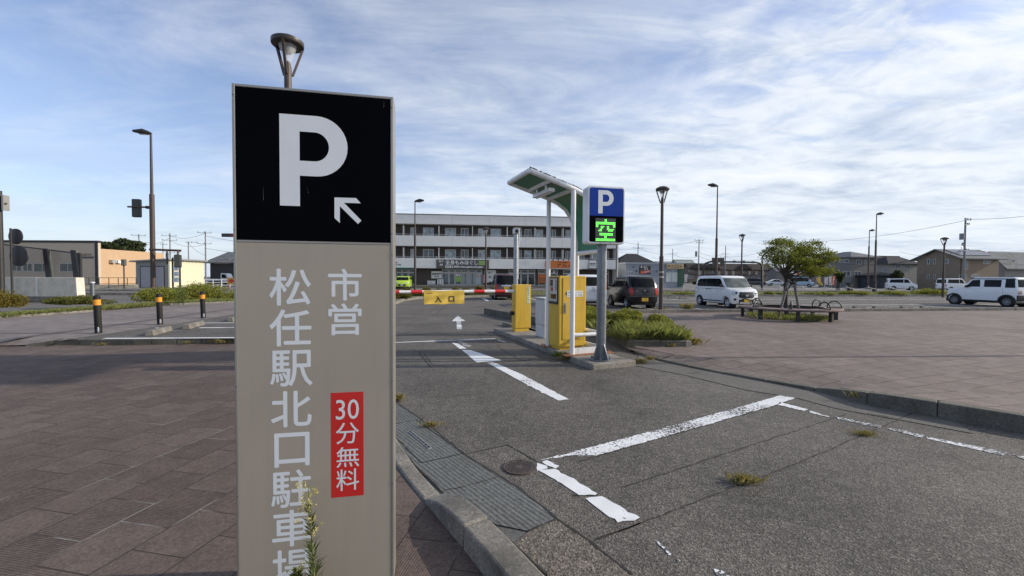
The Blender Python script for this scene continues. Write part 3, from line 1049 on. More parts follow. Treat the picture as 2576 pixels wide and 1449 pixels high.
M_GREYCAB = pm('grey_enamel', (0.60, 0.60, 0.58), 0.45, var=0.04, dirt=(0.38, 0.36, 0.31), dirt_amt=0.35, streak=True)


def p_shape(mb, x, z, h, y, mi=0, flip=1):
    """a bold capital P whose stem's lower left corner is at (x, z)"""
    w, st = 0.705 * h, 0.204 * h
    b = 0.665 * h                       # bowl height
    mb.add([(x, y, z), (x + st, y, z), (x + st, y, z + h), (x, y, z + h)], [(0, 1, 2, 3)], mi)
    out, inn = [], []
    n = 18
    ro, zi0, zi1 = b / 2, z + h - b + 0.165 * h, z + h - 0.18 * h
    cxo = x + w - ro * 0.98
    ri = (zi1 - zi0) / 2
    cxi = x + w - 0.197 * h - ri * 0.95
    out.append((x + st, z + h)); inn.append((x + st, zi1))
    for i in range(n + 1):
        a = PI / 2 - PI * i / n
        out.append((cxo + ro * 0.98 * math.cos(a), z + h - b / 2 + ro * math.sin(a)))
        inn.append((cxi + ri * 0.95 * math.cos(a), (zi0 + zi1) / 2 + ri * math.sin(a)))
    out.append((x + st, z + h - b)); inn.append((x + st, zi0))
    P = [(p[0], y, p[1]) for p in out] + [(p[0], y, p[1]) for p in inn]
    m = len(out)
    mb.add(P, [(m + i, m + i + 1, i + 1, i) for i in range(m - 1)], mi)


# ---------------------------------------------------------------- the big parking sign
SRZ = R(11.2)
so = at(589.5, 900, 1.864)
so.z = 0.0
SWID = on_plane(989.5, 300, so, SRZ)[0]
STOP = on_plane(582, 208, so, SRZ)[1]
sign = thing('parking_sign', 'tall taupe and black parking pillar sign with big white P, close to the viewer', 'sign',
             (so.x + SWID / 2 * math.cos(SRZ), so.y + SWID / 2 * math.sin(SRZ), 0), SRZ)


def S(px, py):
    x, z = on_plane(px, py, so, SRZ)
    return x - SWID / 2, z


SZM = S(790, 610)[1]
mb = MB()
h2 = SWID / 2
fr = 0.013
TH = 0.13
mb.box2((-h2, 0.0, 0.02), (-h2 + fr, TH, STOP))
mb.box2((h2 - fr, 0.0, 0.02), (h2, TH, STOP))
mb.box2((-h2 + fr, 0.001, STOP - fr), (h2 - fr, TH - 0.001, STOP))
mb.box2((-h2 + fr, 0.001, SZM - 0.006), (h2 - fr, TH - 0.001, SZM + 0.006))
mb.build('frame', M_ALU, sign, bevel=0.003)
mb = MB()
mb.box2((-h2 + fr, 0.0016, SZM + 0.006), (h2 - fr, TH - 0.006, STOP - fr))
pan = mb.build('black_panel', M_BLACKP, sign)
mb = MB()
px0, pz0 = S(704, 516.5)
px1, pz1 = S(704, 285)
p_shape(mb, px0, pz0, pz1 - pz0, 0.0013)
mb.build('letter_mark', M_LETTER, pan, recalc=False)
mb = MB()
ar = [(882, 1023), (1055, 1028), (1093, 1070), (958, 1066), (1097, 1208), (1070, 1235), (925, 1093), (925, 1227), (882, 1187)]
A = [S(563.5 + x / 3.1757, 174.4 + y / 3.1757) for x, y in ar]
tri = [(0, 8, 6), (8, 7, 6), (0, 6, 3), (0, 3, 1), (1, 3, 2), (6, 5, 4), (6, 4, 3)]
mb.add([(p[0], 0.0013, p[1]) for p in A], tri)
mb.build('arrow_mark', M_LETTER, pan)
for (xa, ya, xb, yb) in ((312, 928, 314, 1045), (660, 943, 676, 990), (1279, 245, 1276, 302)):
    mb = MB()
    a_, b_ = S(563.5 + xa / 3.1757, 174.4 + ya / 3.1757), S(563.5 + xb / 3.1757, 174.4 + yb / 3.1757)
    mb.add([(a_[0], 0.0013, a_[1]), (b_[0] - 0.0006, 0.0013, b_[1]), (b_[0] + 0.0006, 0.0013, b_[1])], [(0, 1, 2)])
    mb.build('scratch', pm('scratch_grey', (0.16, 0.16, 0.15), 0.6), pan, recalc=False)
for sx_ in (-1, 1):
    for z_ in (STOP - 0.05, SZM + 0.05, SZM - 0.05, 1.0, 0.5):
        mb = MB()
        mb.lathe([(0, -0.002), (0.004, -0.0015), (0.0045, 0.001)], 10, (sx_ * (h2 - fr / 2), 0.0, z_), 'y')
        mb.build('screw', M_GALVD, sign)
mb = MB()
mb.box2((-h2 + fr, 0.0016, 0.02), (h2 - fr, TH - 0.006, SZM - 0.006))
pan2 = mb.build('taupe_panel', M_BEIGE, sign)


def fit(mb, ch, c0, c1, y, bold=0.0015, mi=0):
    (x0, z0), (x1, z1) = S(*c0), S(*c1)
    zc = (S((c0[0] + c1[0]) / 2, c0[1])[1] + S((c0[0] + c1[0]) / 2, c1[1])[1]) / 2
    hh = abs(S((c0[0] + c1[0]) / 2, c0[1])[1] - S((c0[0] + c1[0]) / 2, c1[1])[1])
    put_text(mb, ch, (x0 + x1) / 2, zc, hh, abs(x1 - x0), y, mi, bold=bold)


def c6(x, y):
    return (563.5 + x / 3.1757, 603.7 + y / 3.1757)


def c7(x, y):
    return (563.5 + x / 3.1757, 992.8 + y / 3.1757)


mb = MB()
for ch, a, b in (('松', c6(362, 233), c6(692, 520)), ('任', c6(363, 558), c6(695, 845)), ('駅', c6(368, 885), c6(705, 1166)),
                 ('北', c6(375, 1210), c7(697, 255)), ('口', c7(403, 308), c7(680, 572)), ('駐', c7(377, 605), c7(697, 897)),
                 ('車', c7(385, 925), c7(697, 1210)), ('場', c7(385, 1240), c7(697, 1535)),
                 ('市', c6(833, 233), c6(1097, 480)), ('営', c6(836, 510), c6(1096, 757))):
    fit(mb, ch, a, b, 0.0014, 0.0022)
mb.build('lettering', M_LETTER, pan2, recalc=False)
mb = MB()
(rx0, rz1), (rx1, rz0) = S(832, 988), S(915, 1247)
rx0 = S(832.5, 1100)[0]
rz0 = S(873, 1249.5)[1]
rz1 = S(873, 987)[1]
mb.box2((rx0, 0.0012, rz0), (rx1, 0.0024, rz1))
stk = mb.build('red_sticker', M_RED, pan2)
mb = MB()
for ch, a, b in (('30', c7(893, 40), c7(1077, 197)), ('分', c7(893, 225), c7(1077, 392)), ('無', c7(897, 418), c7(1080, 578)), ('料', c7(897, 595), c7(1078, 765))):
    fit(mb, ch, a, b, 0.0010, 0.0004)
mb.build('lettering', M_LETTER, stk, recalc=False)


# ---------------------------------------------------------------- street lamps
def bell_lamp(label, x, y, z, height, scale=1.0, band=False, rz=0.0):
    t = thing('street_lamp', label, 'street lamp', (x, y, z), rz, 'bell-headed street lamps')
    s = scale
    hp = height - 0.60 * s
    mb = MB()
    mb.lathe([(0.0, 0), (0.085 * s, 0), (0.085 * s, hp * 0.5), (0.062 * s, hp * 0.5 + 0.02), (0.062 * s, hp), (0.040 * s, hp + 0.12 * s), (0.0, hp + 0.12 * s)], 20)
    if band:
        mb.lathe([(0.088 * s, 1.62), (0.09 * s, 1.62), (0.09 * s, 1.68), (0.088 * s, 1.68)], 20, mi=1)
        mb.lathe([(0.088 * s, 1.42), (0.09 * s, 1.42), (0.09 * s, 1.48), (0.088 * s, 1.48)], 20, mi=1)
    mb.build('pole', [M_BROWN, pm('pale_band', (0.5, 0.42, 0.3), 0.6)], t, smooth=40)
    mb = MB()
    for k in range(3):
        a = 2 * PI * k / 3 + 0.35
        c, sn = math.cos(a), math.sin(a)
        w = 0.021 * s
        p0 = Vector((0.055 * c * s, 0.055 * sn * s, hp - 0.12 * s))
        p1 = Vector((0.225 * c * s, 0.225 * sn * s, hp + 0.40 * s))
        tv = Vector((-sn, c, 0)) * w
        rv = Vector((c, sn, 0)) * 0.042 * s
        mb.add([p0 - tv, p0 + tv, p0 + tv + rv, p0 - tv + rv, p1 - tv, p1 + tv, p1 + tv + rv, p1 - tv + rv],
               [(0, 1, 2, 3), (7, 6, 5, 4), (0, 4, 5, 1), (1, 5, 6, 2), (2, 6, 7, 3), (3, 7, 4, 0)])
    mb.build('arm', M_BROWN, t)
    mb = MB()
    r = 0.27 * s
    zt = hp + 0.40 * s
    mb.lathe([(0.0, zt - 0.01), (r * 0.97, zt), (r, zt + 0.01), (r, zt + 0.075 * s), (r * 0.93, zt + 0.088 * s), (r * 0.5, zt + 0.15 * s), (0, zt + 0.18 * s)], 36)
    mb.build('shade', pm('lamp_shade', (0.045, 0.034, 0.030), 0.45, var=0.2), t, smooth=40)
    mb = MB()
    mb.lathe([(0.045 * s, hp + 0.09 * s), (0.155 * s, zt - 0.004), (0.153 * s, zt - 0.004), (0.043 * s, hp + 0.09 * s)], 28)
    mb.build('cover', clear_mat('lamp_cover', (0.92, 0.95, 0.97), 0.04, 0.16), t, smooth=60)
    mb = MB()
    mb.lathe([(0.0, zt - 0.13 * s), (0.07 * s, zt - 0.125 * s), (0.10 * s, zt - 0.08 * s), (0.13 * s, zt - 0.002), (0, zt - 0.002)], 24)
    mb.build('lamp_unit', pm('lamp_unit', (0.16, 0.16, 0.155), 0.35), t, smooth=40)
    return t


lb = at(728, 691, 7.5)
bell_lamp('brown bell lamp rising behind the big parking sign', lb.x, lb.y, 0, 1.5 + (691 - 93) / FPX * 7.5, 0.98, rz=R(20))
q = gr(1662, 786, PZ)
bell_lamp('brown bell lamp with pale bands beside the black wagon', q.x, q.y, PZ, 1.5 - PZ + (699 - 467) / FPX * q.y, 0.98, True)
q = at(1865, 700, 39)
bell_lamp('brown bell lamp behind the white two-tone van', q.x, q.y, 0, 1.5 + (699 - 586) / FPX * 39, 1.0)
q = at(2373, 700, 36)
bell_lamp('brown bell lamp before the big ochre house', q.x, q.y, 0, 1.5 + (703 - 595) / FPX * 36, 1.0)
q = at(1222, 697, 34)
bell_lamp('brown bell lamp before the massage shop, above the barrier boom', q.x, q.y, 0, 1.5 + (697 - 571) / FPX * 34, 1.0)


def tall_lamp(label, x, y, z, height, arm, head_rz, joint, r=0.11):
    t = thing('tall_street_light', label, 'street light', (x, y, z), head_rz, 'tall street lights')
    mb = MB()
    mb.lathe([(0, 0), (r, 0), (r * 0.95, joint), (r * 0.62, joint + 0.02), (r * 0.42, height), (0, height)], 16)
    mb.build('pole', M_BROWN, t, smooth=40)
    mb = MB()
    mb.tube([(0.05, 0, height + 0.02), (-0.1, 0, height + 0.05), (-0.45, 0, height + 0.12), (-arm, 0, height + 0.12)], [0.05, 0.11, 0.17, 0.07], 10)
    hd = mb.build('lamp_head', M_DKMETAL, t, smooth=50)
    mb = MB()
    mb.box((-0.40, 0, height - 0.055), (0.42, 0.16, 0.02))
    mb.build('lens', pm('lens', (0.5, 0.5, 0.48), 0.2), hd)
    return t


q = at(385, 690, 26)
tall_lamp('tall brown street light carrying the traffic signal, left of the big sign', q.x, q.y, 0, 1.5 + (690 - 338) / FPX * 26, 0.95, R(12), 1.5 + (690 - 488) / FPX * 26, 0.14)
TLP = q.copy()
for px_, d_, top, jt, lab, rz_ in ((1801, 37, 470, 600, 'tall thin brown street light behind the white two-tone van roof', 0),
                                   (2201, 52, 540, 605, 'taller of the two street lights right of the tree', 180),
                                   (2184, 66, 581, 620, 'shorter of the two street lights right of the tree', 180),
                                   (1044, 40, 508, 590, 'tall street light beside the lime green car', 180)):
    q = at(px_, 700, d_)
    yh = 695 + (px_ - 1288) * 0.006 + 2.5
    tall_lamp(lab, q.x, q.y, 0, 1.5 + (yh - top) / FPX * d_, 0.85, R(rz_), 1.5 + (yh - jt) / FPX * d_)

# ---------------------------------------------------------------- ticket canopy on the island
cb = gr(1439, 893, IZ)
ca = gr(1381, 871, IZ)
CL = (ca - cb).length
can = thing('canopy', 'white tube-framed canopy with curved green roof over the yellow ticket machine', 'canopy', (cb.x, cb.y, IZ), IRZ)
cd = gr(1522, 889, IZ)
CW = (cd - cb).dot(IB)
zt = [1.5 - IZ + (699 - p[1]) / FPX * p[2] for p in ((0, 474, cb.y), (0, 429, cb.y - 0.3))]
ZP, ZT = zt[0] - 0.02, zt[1] - 0.02
prof = [(-0.86, ZT), (-0.44, (ZT + ZP) / 2 + 0.005), (0, ZP), (0.22 * CW / 0.73, ZP - 0.075), (0.42 * CW / 0.73, ZP - 0.19), (0.57 * CW / 0.73, ZP - 0.36),
        (0.67 * CW / 0.73, ZP - 0.60), (0.72 * CW / 0.73, ZP - 0.86), (CW, ZP - 1.09)]
mb = MB()
rt = 0.047
for y in (0, CL):
    mb.tube([(p[0], y, p[1]) for p in prof], rt, 12)
for (x, z) in (prof[0], prof[1], prof[2], prof[-1]):
    mb.tube([(x, 0, z), (x, CL, z)], rt * 0.95, 12)
mb.build('roof_frame', M_WHITE, can, smooth=50)
mb = MB()
n = len(prof)
up = []
for i in range(n):
    a, b = Vector(prof[max(i - 1, 0)]), Vector(prof[min(i + 1, n - 1)])
    d = (b - a).normalized()
    up.append(Vector((-d.y, d.x)))
lo = [(prof[i][0] + up[i].x * 0.010, prof[i][1] + up[i].y * 0.010) for i in range(n)]
hi = [(prof[i][0] + up[i].x * 0.028, prof[i][1] + up[i].y * 0.028) for i in range(n)]
for i in range(n - 1):
    mb.add([(lo[i][0], 0.03, lo[i][1]), (lo[i + 1][0], 0.03, lo[i + 1][1]), (lo[i + 1][0], CL - 0.03, lo[i + 1][1]), (lo[i][0], CL - 0.03, lo[i][1]),
            (hi[i][0], 0.03, hi[i][1]), (hi[i + 1][0], 0.03, hi[i + 1][1]), (hi[i + 1][0], CL - 0.03, hi[i + 1][1]), (hi[i][0], CL - 0.03, hi[i][1])],
           [(3, 2, 1, 0), (4, 5, 6, 7), (0, 1, 5, 4), (2, 3, 7, 6)])
mb.build('roof_panel', M_GREEN, can, smooth=40)
rngc = np.random.default_rng(3)
i_ = rngc.integers(0, 4, 500)
f_ = rngc.random(500)
hx = np.array(hi)
C_ = np.stack([hx[i_, 0] * (1 - f_) + hx[i_ + 1, 0] * f_, rngc.uniform(0.02, CL, 500) * (rngc.random(500) > 0.55), hx[i_, 1] * (1 - f_) + hx[i_ + 1, 1] * f_ + 0.03], 1)
tag(quads_mesh('moss', leaf_quads(C_, 0.018, rngc), M_MOSS, can), kind='stuff')
for (x, y, top) in ((0, 0, ZP), (0, CL, ZP), (CW, 0, prof[-1][1]), (CW, CL, prof[-1][1])):
    mb = MB()
    mb.cyl((x, y, 0.012), (x, y, top), 0.045, n=14)
    mb.build('post', M_WHITE, can, smooth=50)
mb = MB()
for z in (0.36,):
    mb.tube([(0.04, 0, z), (CW - 0.04, 0, z)], 0.036, 10)
    mb.tube([(CW, 0.04, z), (CW, CL - 0.04, z)], 0.036, 10)
mb.box((CW / 2, 0, 0.07), (CW - 0.09, 0.02, 0.11))
mb.box((CW, CL / 2, 0.07), (0.02, CL - 0.09, 0.11))
mb.build('rail', M_WHITE, can, smooth=50)
for (cx_, cy_, sx_, sy_, bl) in ((CW / 2, -0.01, CW + 0.36, 0.17, ((-0.1 - CW / 2, -0.04), (-0.1 - CW / 2, 0.06), (CW / 2 + 0.1, -0.04), (CW / 2 + 0.1, 0.06))),
                                 (0, CL, 0.26, 0.18, ((-0.09, -0.05), (0.09, -0.05), (-0.09, 0.05))), (CW, CL, 0.24, 0.17, ((0.09, -0.05),))):
    mb = MB()
    mb.box((cx_, cy_, 0.006), (sx_, sy_, 0.012))
    bpl = mb.build('base_plate', M_RUST, can)
    for bx_, by_ in bl:
        mb = MB()
        mb.cyl((cx_ + bx_, cy_ + by_, 0.012), (cx_ + bx_, cy_ + by_, 0.055), 0.011, n=8)
        mb.build('bolt', M_RUST, bpl)
mb = MB()
zl = (ZT + ZP) / 2 - 0.06
mb.box((-0.36, CL / 2, zl - 0.075), (0.13, CL * 0.72, 0.07), top=(0.8, 1))
for y in (CL * 0.3, CL * 0.7):
    mb.box((-0.40, y, zl - 0.01), (0.035, 0.05, 0.07))
lampf = mb.build('light_fitting', M_WHITE, can, bevel=0.008)
mb = MB()
mb.cyl((-0.36, CL * 0.2, zl - 0.118), (-0.36, CL * 0.8, zl - 0.118), 0.016, n=10)
mb.build('lamp_tube', pm('lamp_tube', (0.72, 0.72, 0.70), 0.25), lampf, smooth=50)

# ---------------------------------------------------------------- yellow ticket machine
tm = gr(1405.6, 881.5, IZ)
TW = (gr(1468.7, 876, IZ) - tm).length
TH_ = 1.5 - IZ - (694.4 - 699) / FPX * tm.y
TD = 0.44
tk = thing('ticket_machine', 'yellow ticket machine cabinet under the green canopy', 'ticket machine', (tm.x, tm.y, IZ), IRZ)
mb = MB()
mb.box2((0.04, 0.04, 0), (TW - 0.06, TD - 0.03, 0.062))
mb.build('plinth', M_YEL, tk)
mb = MB()
mb.box2((0, 0, 0.062), (TW, TD, TH_))
mb.build('body', M_YEL, tk, bevel=0.012)
dx0, dx1, dz0, dz1 = 0.075, TW - 0.055, 0.20, TH_ - 0.045
mb = MB()
mb.box2((dx0 - 0.004, -0.0045, dz0 - 0.004), (dx1 + 0.004, 0.004, dz1 + 0.004))
mb.build('door_gap', M_DARKGAP, tk)
mb = MB()
mb.box2((dx0, -0.010, dz0), (dx1, 0.0, dz1))
dr = mb.build('door', M_YEL, tk, bevel=0.002)
mb = MB()
hz = TH_ * 0.50
mb.box2((dx0 + 0.03, -0.016, hz - 0.01), (dx0 + 0.075, -0.009, hz + 0.20))
mb.box2((dx0 + 0.042, -0.028, hz + 0.02), (dx0 + 0.062, -0.015, hz + 0.17))
mb.build('handle', M_GALV, dr, bevel=0.003)
mb = MB()
sx0, sx1, sz = dx0 + 0.05, dx1 - 0.02, TH_ - 0.345
mb.box2((sx0 + 0.035, -0.014, sz - 0.058), (sx1, -0.0095, sz + 0.058))
sg = mb.build('notice', M_WHITE, dr)
mb = MB()
mb.add([(sx0 + 0.033, -0.0145, sz - 0.035), (sx0 + 0.033, -0.0145, sz + 0.04), (sx0, -0.0145, sz)], [(0, 2, 1)])
mw = sx1 - sx0 - 0.06
put_text(mb, '駐車券をおとりください', (sx0 + sx1) / 2 + 0.017, sz + 0.024, 0.034, mw, -0.0152)
put_text(mb, 'PLEASE TAKE A TICKET', (sx0 + sx1) / 2 + 0.017, sz - 0.027, 0.026, mw, -0.0152)
mb.build('lettering', M_TEXT, sg, recalc=False)
# operating face, on the drive side
fz0, fz1, fy0, fy1 = TH_ - 0.50, TH_ - 0.035, 0.055, TD - 0.05
mb = MB()
mb.box2((-0.012, fy0, fz0), (0.002, fy1, fz1))
fc = mb.build('operating_face', pm('face_plate', (0.52, 0.50, 0.47), 0.35, var=0.06), tk, bevel=0.01)
mb = MB()
mb.box2((-0.03, fy0 - 0.015, fz1 - 0.01), (0.0, fy1 + 0.012, fz1 + 0.006))
mb.box2((-0.025, fy0 - 0.012, fz0 - 0.02), (0.0, fy0 - 0.001, fz1 - 0.012))
mb.box2((-0.03, fy0 - 0.01, fz0 - 0.05), (0.0, fy1 + 0.01, fz0 - 0.004))
mb.build('hood', M_DKMETAL, fc, bevel=0.003)
mb = MB()
mb.box2((-0.0155, fy1 - 0.14, fz0 + 0.30), (-0.012, fy1 - 0.03, fz1 - 0.04))
mb.build('screen', M_GLASS, fc)
mb = MB()
mb.box2((-0.022, fy0 + 0.06, fz0 + 0.05), (-0.012, fy1 - 0.06, fz0 + 0.145))
mb.build('ticket_slot', M_GLASS, fc)
mb = MB()
mb.box2((-0.0155, fy0 + 0.05, fz0 + 0.22), (-0.012, fy0 + 0.075, fz1 - 0.05))
mb.build('instruction_strip', M_DKMETAL, fc)
mb = MB()
mb.box2((-0.0155, fy1 - 0.15, fz0 + 0.20), (-0.012, fy1 - 0.05, fz0 + 0.28))
mb.build('red_button', pm('red_button', (0.30, 0.03, 0.03), 0.4), fc)

# ---------------------------------------------------------------- barrier gate
gb = gr(1296, 834.6, IZ)
GW = (gr(1331, 832, IZ) - gb).length * 1.02
GD = 0.26
GH = 1.5 - IZ - (716 - 698) / FPX * gb.y
bg_ = thing('barrier_gate', 'yellow barrier gate box with red and white boom', 'barrier gate', (gb.x, gb.y, IZ), IRZ)
mb = MB()
mb.box2((0.01, 0.02, 0), (GW - 0.05, GD - 0.02, 0.085))
mb.build('plinth', M_YEL, bg_)
mb = MB()
mb.box2((0, 0, 0.085), (GW, GD, GH))
mb.build('body', M_YEL, bg_, bevel=0.012)
mb = MB()
nx = GW - 0.075
mb.box2((nx - 0.033, -0.003, GH - 0.49), (nx + 0.033, 0.001, GH - 0.135))
ntc = mb.build('notice', M_WHITE, bg_)
mb = MB()
for i, ch in enumerate('車路歩行禁止'):
    put_text(mb, ch, nx, GH - 0.168 - i * 0.058, 0.046, 0.046, -0.0042)
mb.build('lettering', M_TEXT, ntc, recalc=False)
mb = MB()
mb.lathe([(0.0, -0.004), (0.042, -0.004), (0.042, 0.001)], 20, (nx, 0, GH - 0.088), 'y', 0)
pic = mb.build('round_notice', M_WHITE, bg_)
mb = MB()
for i in range(20):
    a0, a1 = 2 * PI * i / 20, 2 * PI * (i + 1) / 20
    mb.quad(*[(nx + r * math.cos(a), -0.0052, GH - 0.088 + r * math.sin(a)) for r, a in ((0.041, a0), (0.041, a1), (0.034, a1), (0.034, a0))])
mb.box((nx, -0.0052, GH - 0.088), (0.010, 0.0006, 0.042))
mb.box((nx - 0.006, -0.0052, GH - 0.10), (0.007, 0.0006, 0.026), 0)
mb.build('symbol', pm('brown_film', (0.16, 0.06, 0.03), 0.5), pic)
mb = MB()
mb.cyl((0.02, 0.13, 0.47), (-0.085, 0.13, 0.47), 0.05, 0.055, 16)
mb.build('rubber_stop', M_RUBBER, bg_, smooth=40)
BZ = 1.5 - IZ - (733 - 698) / FPX * gb.y
mb = MB()
mb.cyl((-0.0, 0.10, BZ), (-3.75, 0.10, BZ), 0.042, 0.036, 16)
boom = mb.build('boom', M_WHITE, bg_, smooth=50)
gxy = lambda px, py: (gr(px, py, IZ + BZ) - Vector((gb.x, gb.y, IZ))).dot(IB)


def boom_x(px):
    d = ray(px, 735)
    o = Vector((gb.x, gb.y, 0)) + IA * 0.10
    nrm = Vector((IA.x, IA.y, 0))
    t = (o - CAM_P).dot(nrm) / d.dot(nrm)
    return (CAM_P + d * t - o).dot(IB)


reds = [(1245, 1270), (1192, 1218), (1034, 1062), (985, 1004)]
for a, b in reds:
    x0, x1 = boom_x(a), boom_x(b)
    mb = MB()
    mb.lathe([(0.0395, x0), (0.0435, x0), (0.0430, x1), (0.039, x1)], 16, (0, 0.10, BZ), 'x')
    mb.build('red_band', M_RED, boom, smooth=40)
# banner hanging from the boom
x0, x1 = boom_x(1066), boom_x(1167)
ban = thing('banner', 'yellow cloth banner reading 入口 hanging from the barrier boom', 'banner', (gb.x, gb.y, IZ), IRZ)
mb = MB()
NX, NZ = 28, 12
bh = 0.335
vs = []
for j in range(NZ + 1):
    for i in range(NX + 1):
        fx, fz = i / NX, j / NZ
        yy = 0.10 - 0.046 + 0.014 * math.sin(fx * 17 + fz * 4) * fz + 0.008 * math.sin(fz * 9 + fx * 5) * min(1, fz * 4)
        if j == 0:
            yy = 0.054
        vs.append((x0 + (x1 - x0) * fx, yy, BZ + 0.036 - bh * fz - 0.012 * math.sin(fx * PI) * (1 - fz) + 0.004 * math.sin(fx * 11)))
mb.add(vs, [(j * (NX + 1) + i, j * (NX + 1) + i + 1, (j + 1) * (NX + 1) + i + 1, (j + 1) * (NX + 1) + i) for j in range(NZ) for i in range(NX)])
mb.build('cloth', pm('yellow_cloth', (0.70, 0.47, 0.075), 0.75, var=0.08, vs=14), ban, smooth=60)
mb = MB()
bw = x1 - x0
put_text(mb, '入', x0 + bw * 0.345, BZ - 0.18, 0.15, 0.15, 0.0, bold=0.005)
put_text(mb, '口', x0 + bw * 0.675, BZ - 0.18, 0.13, 0.13, 0.0, bold=0.005)
put_text(mb, 'AMANO', x0 + bw * 0.13, BZ - 0.035, 0.028, 0.14, 0.0)


def cloth_y(x, z):
    fx, fz = (x - x0) / bw, (BZ + 0.036 - z) / bh
    return 0.054 + 0.014 * math.sin(fx * 17 + fz * 4) * fz + 0.008 * math.sin(fz * 9 + fx * 5) * min(1, fz * 4)


mb.v = [(p[0], cloth_y(p[0], p[2]) - 0.004 + p[1], p[2]) for p in mb.v]
mb.build('lettering', M_TEXT, ban, recalc=False)

# ---------------------------------------------------------------- grey cabinet and camera post
gc = gr(1369.7, 851.5, IZ)
cab = thing('control_cabinet', 'pale grey control cabinet between the two yellow boxes', 'cabinet', (gc.x, gc.y, IZ), IRZ)
CH = 1.5 - IZ - (750 - 698.5) / FPX * gc.y
mb = MB()
mb.box2((0, 0, 0), (0.24, 0.50, 0.29))
mb.build('base', M_GREYCAB, cab, bevel=0.006)
mb = MB()
mb.box2((-0.006, -0.008, 0.296), (0.246, 0.508, CH - 0.03))
mb.build('body', M_GREYCAB, cab, bevel=0.008)
mb = MB()
mb.box2((-0.014, -0.016, CH - 0.029), (0.254, 0.516, CH))
mb.build('lid', M_GREYCAB, cab, bevel=0.006)
mb = MB()
for i in range(4):
    mb.box2((-0.012, 0.06 + i * 0.11, CH - 0.045), (-0.0075, 0.13 + i * 0.11, CH - 0.033))
mb.build('vent', M_DARKGAP, cab)

q = at(1297.3, 700, gb.y + 0.55)
cp = thing('camera_post', 'galvanised post with a white security camera behind the barrier gate', 'security camera', (q.x, q.y, IZ), R(8))
PH = 1.5 - IZ + (698 - 590) / FPX * q.y
mb = MB()
mb.cyl((0, 0, 0), (0, 0, PH), 0.062, n=18)
mb.build('post', M_GALV, cp, smooth=50)
mb = MB()
mb.box((0, -0.02, PH + 0.07), (0.15, 0.26, 0.12))
mb.box((0.015, 0.0, PH + 0.145), (0.18, 0.32, 0.02))
cm = mb.build('camera', M_WHITE, cp, bevel=0.012)
mb = MB()
mb.lathe([(0, -0.165), (0.05, -0.165), (0.05, -0.13)], 18, (0, 0.0, PH + 0.07), 'y')
mb.build('lens', M_GLASS, cm)
mb = MB()
mb.tube([(0.09, 0.02, PH + 0.03), (0.11, 0.02, PH - 0.15), (0.07, 0.0, PH - 0.3), (0.066, 0, PH - 1.2)], 0.009, 6)
mb.build('cable', M_WHITE, cp)

# ---------------------------------------------------------------- P sign with LED screen
pb = gr(1511, 905, IZ)
PRZ = R(11.5)
ps = thing('parking_sign', 'blue and white P sign with green lit vacancy display on a galvanised post', 'sign', (pb.x, pb.y, IZ), PRZ)
po = Vector((pb.x, pb.y - 0.14, IZ))
pq = lambda px, py: on_plane(px, py, po, PRZ)
BX0, BX1 = pq(1474.5, 540)[0], pq(1568, 540)[0]
BZ0, BZ1 = pq(1520, 613.5)[1], pq(1520, 468.5)[1]
mb = MB()
mb.tube([(0, 0, 0), (0, 0, BZ0 + 0.02)], 0.080, 8)
pole = mb.build('post', M_GALVD, ps, bevel=0.004, smooth=20)
mb = MB()
mb.cyl((0, 0, 0), (0, 0, 0.022), 0.19, n=24)
for k_ in range(4):
    a = PI / 4 * (2 * k_) + 0.35
    c_, s_ = math.cos(a), math.sin(a)
    tv = Vector((-s_, c_, 0)) * 0.006
    P0, P1, P2 = Vector((c_ * 0.07, s_ * 0.07, 0.02)), Vector((c_ * 0.175, s_ * 0.175, 0.02)), Vector((c_ * 0.07, s_ * 0.07, 0.30))
    P3 = Vector((c_ * 0.175, s_ * 0.175, 0.06))
    mb.add([P0 - tv, P1 - tv, P3 - tv, P2 - tv, P0 + tv, P1 + tv, P3 + tv, P2 + tv], [(0, 1, 2, 3), (7, 6, 5, 4), (0, 4, 5, 1), (1, 5, 6, 2), (2, 6, 7, 3), (3, 7, 4, 0)])
    a2 = a + PI / 4
    mb.cyl((math.cos(a2) * 0.15, math.sin(a2) * 0.15, 0.02), (math.cos(a2) * 0.15, math.sin(a2) * 0.15, 0.06), 0.015, n=8)
mb.build('base_flange', M_GALVD, ps, smooth=30)


def rrect(x0, z0, x1, z1, r, n=5):
    P = []
    for cx_, cz_, a0 in ((x1 - r, z1 - r, 0), (x0 + r, z1 - r, 90), (x0 + r, z0 + r, 180), (x1 - r, z0 + r, 270)):
        for i in range(n + 1):
            a = R(a0 + 90 * i / n)
            P.append((cx_ + r * math.cos(a), cz_ + r * math.sin(a)))
    return P


mb = MB()
mb.slab(rrect(BX0, BZ0, BX1, BZ1, 0.045), -0.14, 0.10)
mb.build('housing', M_WHITE, ps, bevel=0.008)
mgn = 0.030
zsp = pq(1520, 537.5 + 3)[1]
zsp = BZ0 + (BZ1 - BZ0) * 0.485
mb = MB()
rr = rrect(BX0 + mgn, BZ0 + mgn, BX1 - mgn, BZ1 - mgn, 0.03)
topp = [p for p in rr if p[1] > zsp]
botp = [p for p in rr if p[1] <= zsp]
tp = [p for p in rr if p[1] > zsp] + [(BX0 + mgn, zsp), (BX1 - mgn, zsp)]
bt = [p for p in rr if p[1] <= zsp] + [(BX1 - mgn, zsp), (BX0 + mgn, zsp)]
mb.slab(tp, -0.146, -0.139)
bp_ = mb.build('blue_panel', M_BLUE, ps)
mb = MB()
p0 = pq(1261 + 1292 / 5.4, 402.5 + 724 / 5.4)
p1 = pq(1261 + 1300 / 5.4, 402.5 + 408 / 5.4)
p_shape(mb, p0[0], p0[1], p1[1] - p0[1], -0.1475)
